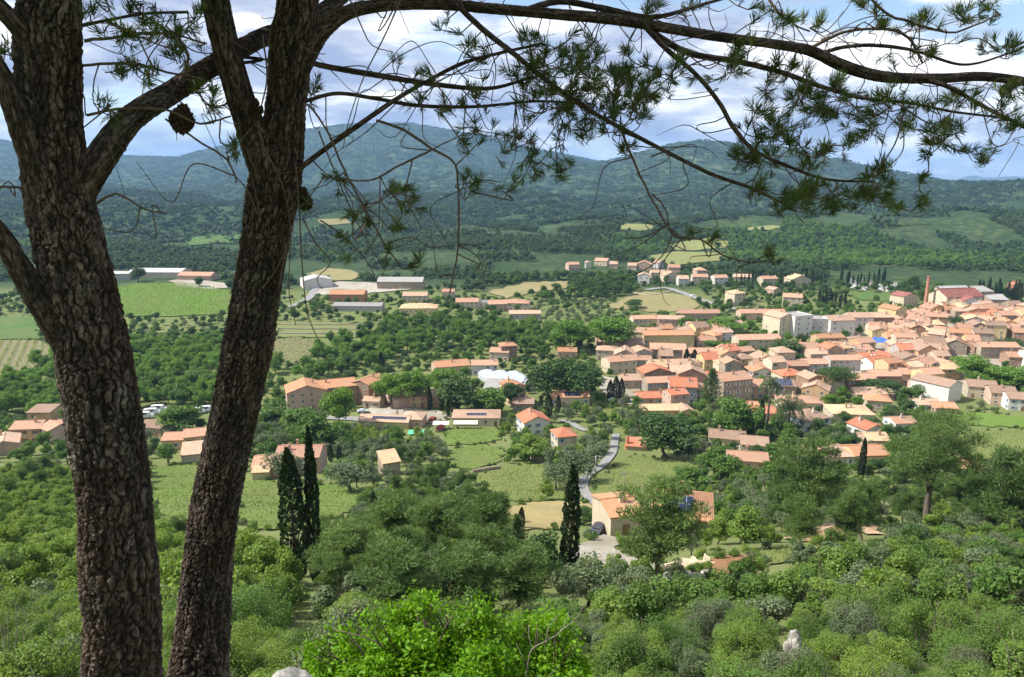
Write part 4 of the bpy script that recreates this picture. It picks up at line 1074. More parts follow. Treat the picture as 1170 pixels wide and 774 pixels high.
# the old factory with its chimney
def factory():
    p = at(1090, 352); m = mpp(p)
    root = bpy.data.objects.new('factory', None); COL.objects.link(root); root.location = p; root.rotation_euler = (0, 0, R(10))
    tag(root, 'old factory with maroon roofs, gallery windows and white porch', 'factory')
    W, D, Hh = 46 * m, 18, 9.5
    mb = MB(); x, y = W / 2, D / 2
    mb.add([(-x, -y, -2), (x, -y, -2), (x, -y, Hh), (-x, -y, Hh), (x, y, -2), (-x, y, -2), (-x, y, Hh), (x, y, Hh), (x, 0, Hh + 4.2), (-x, 0, Hh + 4.2)], [np.array([(0, 1, 2, 3), (4, 5, 6, 7)]), np.array([(1, 4, 7, 8, 2), (5, 0, 3, 9, 6)])])
    link('wall', mb.mesh('wall', [WALL['cream']], tint=False), root)
    link('roof', slope_mesh('roof', W, D, 4.2, 'gable', .6, ROOF['maroon']), root, (0, 0, Hh))
    link('upper_roof', slope_mesh('upper_roof', W * .8, 5, 1.0, 'gable', .3, ROOF['white']), root, (-1, 4, Hh + 4.6))
    mb = MB(); mb.box((-1, 4, Hh + 3.4), (W * .78, 4.6, 2.6)); link('upper_wall', mb.mesh('upper_wall', [WALL['cream']], tint=False), root)
    # front wing with a gable, gallery and porch
    mb = MB(); w2, d2, h2 = 17, 7, 7.2
    mb.add([(-w2/2, -d2, -2), (w2/2, -d2, -2), (w2/2, -d2, h2), (-w2/2, -d2, h2), (w2/2, 0, -2), (-w2/2, 0, -2), (-w2/2, 0, h2), (w2/2, 0, h2), (0, -d2, h2 + 3), (0, 0, h2 + 3)], [np.array([(0, 1, 2, 8, 3)]), np.array([(1, 4, 7, 2), (5, 0, 3, 6)])])
    o = link('front_wing', mb.mesh('front_wing', [WALL['white']], tint=False), root, (0, -y, 0))
    rf = slope_mesh('wing_roof', d2, w2, 3.0, 'gable', .5, ROOF['maroon']); link('wing_roof', rf, o, (0, -d2 / 2, h2), math.pi / 2)
    for s in (0, 1):
        for i in range(7):
            link('window', window_mesh(1.3, 1.7), o, ((i - 3) * 2.2, -d2, 2.0 + s * 3.2))
    mb = MB(); mb.box((0, -d2 - 1.3, 3.4), (w2 + 1, 2.6, .25)); 
    for i in range(6): mb.box(((i - 2.5) * 3.2, -d2 - 2.4, .7), (.35, .35, 5.4))
    link('porch', mb.mesh('porch', [WALL['white']], tint=False), root, (0, -y, 0))
    lr = slope_mesh('lean_to_roof', 9, 6, 1.8, 'mono', .4, ROOF['maroon']); link('lean_to_roof', lr, root, (-14, -y - 3, 4.2))
    mb = MB(); mb.box((-14, -y - 3, 1), (9, 6, 6.4)); link('lean_to_wall', mb.mesh('lean_to_wall', [WALL['pink']], tint=False), root)
    KEEP_W.append((p.x, p.y, 22)); SIGHT.append((1066, 325, 1112, 350, p.y - 16, 1.0))
    q = at(1057, 352); c = bpy.data.objects.new('factory_chimney', None); COL.objects.link(c); c.location = q
    tag(c, 'slender brick chimney stack beside the old factory', 'chimney')
    mb = MB(); hh = 35 * mpp(q); tube(mb, [(0, 0, -1), (0, 0, hh * .5), (0, 0, hh)], [1.6, 1.2, .9], 16); link('shaft', mb.mesh('shaft', [WALL['brick']], True, False), c)
    mb = MB(); tube(mb, [(0, 0, hh), (0, 0, hh + .5), (0, 0, hh + 1.0), (0, 0, hh + 1.01)], [.95, 1.2, 1.2, .5], 16); link('cap', mb.mesh('cap', [WALL['brick']], False, False), c)
factory()
hs(1040, 350, 22, 7, 12, 'gable', 'y', 22, 'cream', 'maroon', 'cream gabled factory house left of the brick chimney', 'house', chim=0)
hs(1114, 350, 18, 10, 12, 'gable', 'x', 0, 'brown', 'maroon', 'dark roofed annexe joined to the factory on its right', 'factory_annexe', cat='factory', chim=0)
hs(1126, 351, 16, 11, 11, 'mono', 'x', 8, 'stone', 'grey', 'stepped stone tower house right of the factory annexe', 'tower_house', chim=0)
hs(1140, 354, 20, 7, 11, 'mono', 'x', -10, 'stone', 'grey', 'low stone shed falling away from the stepped stone tower house', 'shed', cat='shed', chim=0)

# ---- the old town: rows of houses set close together
TOWN_FILL = [(955, 392), (1000, 382), (1036, 366), (1075, 362), (1130, 358), (1215, 360), (1215, 424), (1130, 418), (1085, 448), (985, 446), (960, 430), (942, 412)]
KEEPHAND = [(b[1].x, b[1].y, 0.42 * math.hypot(b[2], b[3])) for b in BUILT]
TREEGAPS = [(1090, 377, 16), (1128, 428, 48), (1005, 413, 14), (955, 430, 28), (1010, 450, 40), (1005, 397, 10), (830, 378, 24), (782, 378, 14), (818, 400, 16), (762, 520, 40), (838, 490, 40), (895, 400, 26), (1150, 402, 30), (945, 402, 16)]
TOWN_LOW = [(690, 398), (740, 386), (830, 372), (900, 372), (960, 392), (960, 466), (870, 470), (800, 470), (700, 440)]
FRONT = [(899, 385, 14), (920, 385, 16), (940, 384, 14), (764, 399, 32), (962, 385, 17), (984, 380, 15), (1003, 402, 12), (843, 461, 20), (868, 400, 24), (918, 411, 18), (893, 457, 16), (871, 437, 14)]
TALL = [(784, 416), (793, 416), (697, 457), (704, 456), (710, 455), (866, 392), (876, 498), (812, 466), (842, 461)]
def town():
    made = 0
    rr = random.Random(41)
    placed = []
    y = 300.0
    while y < 505:
        x = 34 + rr.uniform(0, 8)
        while x < 400:
            w = rr.uniform(6.0, 11.5); d = rr.uniform(7.5, 11)
            X = x + w / 2; Y = y + rr.uniform(-3, 3)
            px, py = project(X, Y, G(X, Y))
            x += w * rr.choice((.98, 1.0, 1.05, 1.3))
            t2 = in_poly([px], [py], TOWN_LOW)[0]
            if not (in_poly([px], [py], TOWN_FILL)[0] or (t2 and rr.random() < .9)): continue
            if any(abs(px - a) < r_ and 0 <= py - b < 15 for a, b, r_ in FRONT): continue
            if t2 and any(abs(px - a[0]) < 16 and -26 < py - a[1] < 4 for a in TALL): continue
            if any(abs(px - a) < r and abs(py - b) < r * .42 for a, b, r in TREEGAPS): continue
            if any(math.hypot(X - a, Y - b) < r + .36 * w for a, b, r in KEEPHAND): continue
            p = Vector((X, Y, G(X, Y)))
            rot = 14 * math.sin(X * .021 + Y * .013) + rr.uniform(-7, 7)
            if rr.random() < .22: rot += rr.choice((-28, 28))
            ax = 'x' if rr.random() < .66 else 'y'
            st = rr.choice((2, 2, 2, 3, 3)); h = st * rr.uniform(2.4, 2.9)
            wl = rr.choice(('cream', 'cream', 'ochre', 'pink', 'grey', 'stone', 'stone', 'brown', 'white', 'yellow'))
            rc = rr.choice(('salmon', 'salmon', 'salmon', 'salmon', 'orange', 'pale', 'pale', 'brown', 'brown', 'sand', 'salmon', 'red'))
            house('town_house', p, w * rr.uniform(.98, 1.08), d, h, 'gable' if rr.random() < .9 else 'hip', ax, rot, wl, rc, st, rr.uniform(.34, .52), chim=rr.choice((0, 1, 1, 2)), faces='fl', maxwin=5, wstep=3.6, wsize=(1.0, 1.5), group='close set houses of the old town', door=False)
            made += 1
        y += 9.8
    return made
COUNT['town'] = town()
# loose houses between the gardens, for the gaps of the town
for (px, py, w, h, ax, rot, wc, rc) in ((825, 385, 20, 5, 'x', 4, 'pink', 'salmon'), (893, 372, 16, 5, 'x', 2, 'cream', 'salmon'), (935, 418, 20, 6, 'x', 6, 'pink', 'pale'), (960, 407, 22, 5, 'x', -4, 'cream', 'salmon'),
                                        (985, 447, 34, 5.2, 'x', 2, 'brown', 'salmon'), (1012, 443, 34, 5.4, 'x', 2, 'brown', 'salmon'), (1044, 440, 28, 5, 'x', -4, 'pink', 'salmon'), (1000, 458, 44, 3, 'x', 2, 'stone', 'pale'), (1064, 452, 26, 4.6, 'x', 4, 'pink', 'salmon'),
                                        (1048, 428, 40, 6, 'x', -6, 'white', 'brown'), (1020, 424, 30, 6, 'y', 18, 'brown', 'red'), (1142, 410, 44, 6, 'x', -2, 'stone', 'salmon'), (1168, 420, 30, 5, 'x', -10, 'brown', 'salmon'), (1158, 372, 26, 6, 'x', 0, 'pink', 'pale'),
                                        (785, 412, 20, 4, 'x', 0, 'cream', 'pale'), (722, 445, 22, 4.2, 'x', 4, 'stone', 'pale'), (690, 398, 16, 3.4, 'x', 0, 'pink', 'pale'), (838, 381, 22, 5, 'x', 0, 'cream', 'pale')):
    hs(px, py, w, h, 10, 'gable', ax, rot, wc, rc, None, 'house', chim=rnd.choice((0, 1)), maxwin=5, door=False)

# ---- greenhouses, tarpaulin, graves, cars and small things
def lamp_post(name, p, H, label, arm=True, cat='utility pole'):
    root = bpy.data.objects.new(name, None); COL.objects.link(root); root.location = p; tag(root, label, cat)
    mb = MB(); tube(mb, [(0, 0, -.5), (0, 0, H)], [.13, .09], 8); link('pole', mb.mesh('pole', [METAL if cat == 'street lamp' else plain('pole_wood', (.22, .18, .14), .9, .2, 2)], True, False), root)
    mb = MB()
    if arm == 'lamp': tube(mb, [(0, 0, H), (.5, -.3, H + .2), (1.1, -.6, H + .2)], [.05, .05, .05], 6); mb.box((1.3, -.7, H + .18), (.7, .28, .14))
    else: mb.box((0, 0, H - .5), (1.5, .1, .12)); [mb.box((s * .6, 0, H - .35), (.08, .08, .2)) for s in (-1, 0, 1)]
    link('lamp_head' if arm == 'lamp' else 'crossarm', mb.mesh('arm', [METAL], tint=False), root)
lamp_post('utility_pole', at(712, 590), 9.0, 'wooden utility pole with crossarm behind the near villa')
lamp_post('street_lamp', at(680, 546), 6.2, 'grey lamp post on the outer side of the lane bend', 'lamp', 'street lamp')
lamp_post('street_lamp', at(309, 484), 7.5, 'grey lamp post beside the village road left of the farm', 'lamp', 'street lamp')
lamp_post('utility_pole', at(838, 472), 9.5, 'thin utility pole in front of the tall stone block')

def greenhouse():
    mw = plain('white_plastic_film', (0.44, 0.48, 0.53), 0.45, spec=0.5)
    for k, (px, py) in enumerate(((578, 445), (594, 446), (610, 447))):
        p = at(px, py); root = bpy.data.objects.new('greenhouse', None); COL.objects.link(root); root.location = p; root.rotation_euler = (0, 0, R(24))
        tag(root, ('white vaulted greenhouse span next to the grey shed', 'middle white vaulted greenhouse span between two others', 'white vaulted greenhouse span nearest the dark plane clump')[k], 'greenhouse', 'white greenhouse spans')
        mb = MB(); th = np.linspace(0, math.pi, 13); L = 24
        V = np.array([[(4.0 * math.cos(t), q, 1.9 + 1.6 * math.sin(t)) for t in th] for q in np.linspace(0, L, 9)])
        i, j = np.meshgrid(np.arange(8), np.arange(12), indexing='ij')
        mb.add(V.reshape(-1, 3), [np.stack([i * 13 + j, i * 13 + j + 1, (i + 1) * 13 + j + 1, (i + 1) * 13 + j], -1).reshape(-1, 4)])
        link('vault', mb.mesh('vault', [mw], True, False), root)
        mb = MB(); mb.add([(4.0 * math.cos(t), 0, 1.9 + 1.6 * math.sin(t)) for t in th] + [(-4, 0, -1), (4, 0, -1)], [np.array([list(range(13)) + [13, 14]])])
        for s in (-1, 1): mb.box((s * 4.0, L / 2, .45), (.1, L, 2.9))
        link('side_wall', mb.mesh('side_wall', [mw], tint=False), root)
        mb = MB()
        for q in np.linspace(0, L, 9): tube(mb, [(4.05 * math.cos(t), q, 1.9 + 1.65 * math.sin(t)) for t in th], [.05] * 13, 4)
        link('rib', mb.mesh('hoop_frame', [METAL], tint=False), root)
        KEEP_W.append((p.x - 5, p.y + 11, 13))
    SIGHT.append((566, 420, 612, 446, at(594, 447).y, 1.0))
greenhouse()
def tarp():
    p = at(1003, 400); mb = MB(); rs = np.random.RandomState(3)
    gx, gy = np.meshgrid(np.linspace(-4.4, 4.4, 14), np.linspace(-3, 3, 10))
    z = 5.6 + .25 * gy + .3 * np.sin(gx * 1.7) * np.cos(gy * 1.3) + rs.normal(0, .05, gx.shape)
    V = np.stack([gx, gy, z], -1); i, j = np.meshgrid(np.arange(9), np.arange(13), indexing='ij')
    F = np.stack([i * 14 + j, i * 14 + j + 1, (i + 1) * 14 + j + 1, (i + 1) * 14 + j], -1).reshape(-1, 4)
    mb.add(V.reshape(-1, 3), [F])
    me = mb.mesh('tarpaulin', [plain('blue_plastic', (0.05, 0.14, 0.62), .4)], True, False)
    root = bpy.data.objects.new('tarpaulin', None); COL.objects.link(root); root.location = p; tag(root, 'bright blue tarpaulin stretched on posts among the town roofs', 'tarpaulin')
    o = link('sheet', me, root); md = o.modifiers.new('thick', 'SOLIDIFY'); md.thickness = .05
    mb = MB(); [tube(mb, [(sx * 4, sy * 2.8, -.5), (sx * 4, sy * 2.8, 5.6 + .25 * sy * 2.8)], [.08, .08], 6) for sx in (-1, 1) for sy in (-1, 1)]
    link('post', mb.mesh('support_frame', [METAL], tint=False), root)
tarp()
def graves():
    rs = random.Random(9); m1 = plain('pale_grave_stone', (0.62, 0.60, 0.57), .8, .15, 2)
    for k in range(46):
        px = rs.uniform(972, 1032); py = 327 + (px - 972) * .07 + rs.uniform(-3.5, 3.5)
        p = at(px, py); root = bpy.data.objects.new('grave', None); COL.objects.link(root); root.location = p; root.rotation_euler = (0, 0, rs.uniform(-.2, .2)); s = rs.uniform(1.0, 1.9); root.scale = (s, s, s)
        mb = MB(); mb.box((0, 0, .25), (1.2, 2.2, .8)); link('slab', _wcache.setdefault('gslab', mb.mesh('slab', [m1], tint=False)), root)
        mb = MB(); mb.box((0, 1.0, .9), (1.1, .25, 1.9)); mb.box((0, 1.0, 2.1), (.2, .2, .7)); mb.box((0, 1.0, 2.15), (.6, .19, .18)); link('headstone', _wcache.setdefault('ghead', mb.mesh('headstone', [m1], tint=False)), root)
        tag(root, 'white tomb in the hillside cemetery below the cypresses', 'tomb', 'white tombs of the hillside cemetery')
graves()

TYRE = plain('tyre_rubber', (0.02, 0.02, 0.02), .9); RIM = plain('wheel_rim', (.4, .4, .42), .4, metal=.6)
def vehicle(name, px, py, rot, col, label, cat, L=4.2, Wd=1.75, prof=None, rough=.3):
    p = at(px, py); root = bpy.data.objects.new(name, None); COL.objects.link(root); root.location = (p.x, p.y, p.z + .2); root.rotation_euler = (0, 0, R(rot)); tag(root, label, cat)
    prof = prof or [(-2.05, .35), (-2.1, .75), (-1.95, .95), (-1.5, 1.0), (-.95, 1.42), (.55, 1.45), (1.25, 1.0), (1.95, .88), (2.1, .6), (2.08, .35)]
    body = plain(name + '_paint', col, rough, spec=.5)
    mb = MB(); n = len(prof)
    V = [(x * L / 4.2, s * Wd / 2 * (1.0 if z < 1.05 else .84), z) for s in (-1, 1) for x, z in prof]
    mb.add(V, [np.array([list(range(n))[::-1]]), np.array([list(range(n, 2 * n))]), np.array([(i, (i + 1) % n, n + (i + 1) % n, n + i) for i in range(n)])])
    o = link('body', mb.mesh('body', [body], tint=False), root); b = o.modifiers.new('soft', 'BEVEL'); b.width = .06; b.segments = 2
    mb = MB(); zt = max(z for _, z in prof); zb = min(1.0, zt * .62)
    mb.box((-.15 * L / 4.2, 0, (zb + zt) / 2 + .02), (1.5 * L / 4.2, Wd * .90, (zt - zb) * .6)); mb.box((-.15 * L / 4.2, 0, (zb + zt) / 2), (2.35 * L / 4.2, Wd * .66, (zt - zb) * .55))
    link('window', mb.mesh('glazing', [GLASS], tint=False), root)
    for sx in (-1, 1):
        for sy in (-1, 1):
            wm = MB(); tube(wm, [(0, -.1, 0), (0, .1, 0)], [.32, .32], 14); wm.poly([(.32 * math.cos(t), -.1, .32 * math.sin(t)) for t in np.linspace(0, 6.28, 14, endpoint=False)]); wm.poly([(.32 * math.cos(t), .1, .32 * math.sin(t)) for t in np.linspace(0, 6.28, 14, endpoint=False)][::-1])
            w = link('wheel', _wcache.setdefault('tyre', wm.mesh('tyre', [TYRE], False, False)), root, (sx * 1.3 * L / 4.2, sy * (Wd / 2 - .02), .32))
            rm = MB(); rm.poly([(.19 * math.cos(t), 0, .19 * math.sin(t)) for t in np.linspace(0, 6.28, 12, endpoint=False)]); link('rim', _wcache.setdefault('rim', rm.mesh('rim', [RIM], tint=False)), w, (0, sy * .105, 0))
    KEEP_W.append((p.x, p.y, 3)); m = mpp(p); SIGHT.append((px - 2.2 / m, py - 1.5 / m, px + 2.2 / m, py, p.y, 1.0))
vehicle('parked_car', 684, 610, 62, (.035, .04, .055), 'dark car parked on the gravel beside the cream garage', 'car')
vehicle('parked_car', 414, 472, 10, (.55, .62, .70), 'pale blue car parked in front of the farm', 'car')
vehicle('parked_car', 418, 478, -20, (.06, .06, .07), 'black car parked near the low solar building', 'car')
van = [(-2.05, .35), (-2.1, 1.6), (-1.9, 2.3), (-1.0, 2.45), (1.1, 2.4), (1.55, 1.6), (2.0, 1.15), (2.1, .8), (2.08, .35)]
for k, (px, py, rot) in enumerate(((166, 478, 10), (174, 474, 14), (182, 470, 6), (225, 473, 20), (236, 471, 12))):
    vehicle('camper_van', px, py, rot, (.68, .68, .68), ('front white camper van beside the round tree between the trunks', 'white camper van second from the barn', 'white camper van behind two others under the dark trees', 'white camper van touching the second trunk', 'white camper van right against the second trunk')[k], 'camper van', 6.4, 2.2, van, .4)

for k, (px, py, rot, c_, L_) in enumerate(((468, 478, 20, (.6, .6, .6), 'white car parked between barn and low solar building'), (494, 481, 70, (.30, .05, .04), 'dark red car parked by the cream awnings'), (699, 459, 40, (.55, .55, .56), 'silver car on the pale yard by the village cypresses'), (716, 461, 15, (.05, .07, .14), 'navy car on the pale yard below the cream house'),
                             (792, 339, 15, (.62, .62, .62), 'white car on the hillside road bend'))):
    vehicle('parked_car', px, py, rot, c_, L_, 'car')
# awnings, pool cover and umbrella seen as flat colours between the houses
def awning(px, py, w, d, h, mat_, label, cat='awning'):
    p = at(px, py); root = bpy.data.objects.new(cat.replace(' ', '_'), None); COL.objects.link(root); root.location = p; tag(root, label, cat)
    mb = MB(); mb.add([(-w/2, -d/2, h - .4), (w/2, -d/2, h - .4), (w/2, d/2, h), (-w/2, d/2, h), (-w/2, -d/2, h - .34), (w/2, -d/2, h - .34), (w/2, d/2, h + .06), (-w/2, d/2, h + .06)], [np.array([(0, 3, 2, 1), (4, 5, 6, 7), (0, 1, 5, 4), (1, 2, 6, 5), (2, 3, 7, 6), (3, 0, 4, 7)])])
    link('canvas', mb.mesh('canvas', [mat_], tint=False), root)
    mb = MB(); [tube(mb, [(sx * (w / 2 - .1), sy * (d / 2 - .1), -.3), (sx * (w / 2 - .1), sy * (d / 2 - .1), h - .4)], [.05, .05], 6) for sx in (-1, 1) for sy in (-1, 1)]
    link('post', mb.mesh('awning_frame', [METAL], tint=False), root); SIGHT.append((px - 8, py - 8, px + 8, py, p.y, .8))
awning(532, 490, 9, 3, 2.6, plain('cream_canvas', (.72, .66, .48), .8), 'cream awning along the front of the villa with the lawn')
awning(504, 490, 6, 3, 2.4, plain('pale_canvas', (.70, .68, .62), .8), 'small pale awning beside the dark red bush')
awning(476, 497, 6, 3.4, 1.2, plain('green_canvas', (.10, .42, .24), .6), 'bright green and white sunshade in the garden of the low solar building', 'sunshade')

def stone(px, py, size, label, seed, name='boulder', z=0.0, m_=None, sc=(1, 1, 1), dist=None):
    import bmesh
    rs = random.Random(seed)
    bm = bmesh.new(); bmesh.ops.create_icosphere(bm, subdivisions=4, radius=1)
    for v in bm.verts:
        c = v.co * 1.0; n = float(fbm(np.array([c.x * 1.7 + seed + c.z * 1.3]), np.array([c.y * 1.7 - c.z * 1.9]), seed, 5)[0])
        q = float(vnoise(np.array([c.x * 2.5 + c.z * 2]), np.array([c.y * 2.5 + seed]), seed + 4)[0])
        v.co = c * (1 + .7 * n + .12 * round(q * 3) / 3)
        v.co.x *= size * sc[0]; v.co.y *= size * sc[1]; v.co.z *= size * sc[2]
    me = bpy.data.meshes.new(name); bm.to_mesh(me); bm.free()
    me.materials.append(m_ or LIME)
    p = at(px, py) if dist is None else near_point(px, py, dist)
    o = link(name, me, None, (p.x, p.y, p.z + z)); tag(o, label, 'rock'); o.rotation_euler = (0, 0, rs.uniform(0, 6))
    return o
LIME, nt_, b_ = mat('white_limestone')
f_ = ramp(nt_, noise(nt_, 2.6, 8, .65), .38, .62); c_ = mixcol(nt_, f_, (.15, .14, .125), (.50, .47, .42)); f2_ = ramp(nt_, noise(nt_, 1.3, 5, .6), .56, .68); c_ = mixcol(nt_, f2_, c_, (.33, .20, .12))
nt_.links.new(c_, b_.inputs['Base Color']); b_.inputs['Roughness'].default_value = .95
bp_ = nt_.nodes.new('ShaderNodeBump'); bp_.inputs['Strength'].default_value = .8; bp_.inputs['Distance'].default_value = .1; nt_.links.new(noise(nt_, 6, 8, .7), bp_.inputs['Height']); nt_.links.new(bp_.outputs[0], b_.inputs['Normal'])
stone(903, 768, .62, 'tall pointed white limestone rock rising out of the scrub', 3, z=1.2, sc=(.7, .6, 1.7))
_q = at(903, 768); SIGHT.append((886, 716, 922, 760, _q.y, 1.0))
stone(884, 768, .45, 'small pale rock beside the pointed white rock', 5, z=.6)
stone(322, 818, .30, 'white limestone rock at the foot of the bright green bush', 7, dist=6.4, sc=(1.3, 1, .9))
stone(345, 812, .2, 'smaller white stone half under the bright green bush', 8, dist=6.6)
stone(684, 808, .22, 'grey stone at the bottom edge by the end of the bright bush', 9, dist=7.2)
stone(20, 645, .9, 'pale weathered rock among the pale green scrub left of the trunks', 12, z=.6)
for k, (px, py, s_) in enumerate(((770, 664, .9), (778, 668, .6), (786, 660, .7), (793, 665, .8), (780, 655, .5), (800, 661, .55), (765, 658, .5), (806, 657, .5))):
    stone(px, py, s_, ('broken concrete block', 'grey boulder', 'pale rubble block', 'flat grey slab', 'round pale stone', 'angular pale stone', 'small broken block', 'pale stone end')[k] + ' in the rubble heap below the near villa', 20 + k, 'rubble_block', .1, sc=(1.2, .8, .7))
def planks():
    rs = random.Random(4)
    for k, (px, py, r_) in enumerate(((782, 650, 30), (790, 652, 65), (797, 646, -20), (806, 645, 70), (775, 648, 10))):
        p = at(px, py); mb = MB()
        for q in range(3): mb.box((0, q * .24 - .24, .12 + .05 * q), (3.0 + .3 * q, .2, .06))
        o = link('timber_planks', mb.mesh('timber_planks', [(WOOD, plain('pale_timber', (.52, .42, .28), .8, .2, 2))[1]], tint=False), None, (p.x, p.y, p.z + .25)); o.rotation_euler = (rs.uniform(-.15, .15), rs.uniform(-.2, .2), R(r_))
        tag(o, ('pale timber planks lying crosswise on the rubble', 'pale timber planks pointing uphill from the rubble', 'pale timber planks nearest the red earth cut', 'lone bundle of planks on the red earth edge', 'pale timber planks nearest the leaning pine')[k], 'timber')
planks()
# low walls: terraces beside the second trunk, garden walls, yard walls
def low_wall(name, pts, h, t, m_, label, cat='wall'):
    W = [at(*q) for q in pts]; path = smooth_path([tuple(p) for p in W], 1.2)
    T = np.gradient(path[:, :2], axis=0); T /= np.linalg.norm(T, axis=1)[:, None]; Nn = np.stack([-T[:, 1], T[:, 0]], 1) * t / 2
    z = ground(path[:, 0], path[:, 1]); n = len(path)
    a = np.column_stack([path[:, :2] - Nn, z - .6]); b = np.column_stack([path[:, :2] + Nn, z - .6]); c = np.column_stack([path[:, :2] + Nn, z + h]); d = np.column_stack([path[:, :2] - Nn, z + h])
    V = np.stack([a, b, c, d], 1).reshape(-1, 3); i, j = np.meshgrid(np.arange(n - 1), np.arange(4), indexing='ij'); k = (j + 1) % 4
    mb = MB(); mb.add(V, [np.stack([i * 4 + j, i * 4 + k, (i + 1) * 4 + k, (i + 1) * 4 + j], -1).reshape(-1, 4), np.array([(0, 1, 2, 3), ((n - 1) * 4 + 3, (n - 1) * 4 + 2, (n - 1) * 4 + 1, (n - 1) * 4)])])
    o = link(name, mb.mesh(name, [m_], tint=False)); tag(o, label, cat)
DRYST = WALL['stone']
for k, y_ in enumerate((372, 377, 382)):
    low_wall('terrace_wall', [(318, y_), (350, y_ + .5), (385, y_ + .2), (424 - 6 * k, y_ + .8)], 1.1, .6, DRYST, ('upper dry stone terrace wall right of the second trunk', 'middle dry stone terrace wall right of the second trunk', 'lower dry stone terrace wall right of the second trunk')[k])
low_wall('garden_wall', [(540, 541), (556, 538), (572, 536)], 1.0, .5, DRYST, 'low stone wall at the edge of the bright meadow')
low_wall('garden_wall', [(590, 523), (604, 524), (618, 526)], 1.0, .4, WALL['cream'], 'low pale wall below the white house with orange roof')
low_wall('retaining_wall', [(765, 612), (782, 620), (800, 610), (815, 606)], 1.0, .5, DRYST, 'stone retaining wall below the near villa')
low_wall('field_wall', [(690, 334), (720, 335), (745, 338), (770, 333)], 1.0, .6, WALL['cream'], 'pale stone wall along the top of the dry field')
low_wall('embankment_wall', [(1005, 497), (1020, 498), (1036, 500)], 1.2, .4, WALL['white'], 'white garden wall behind the big pine')
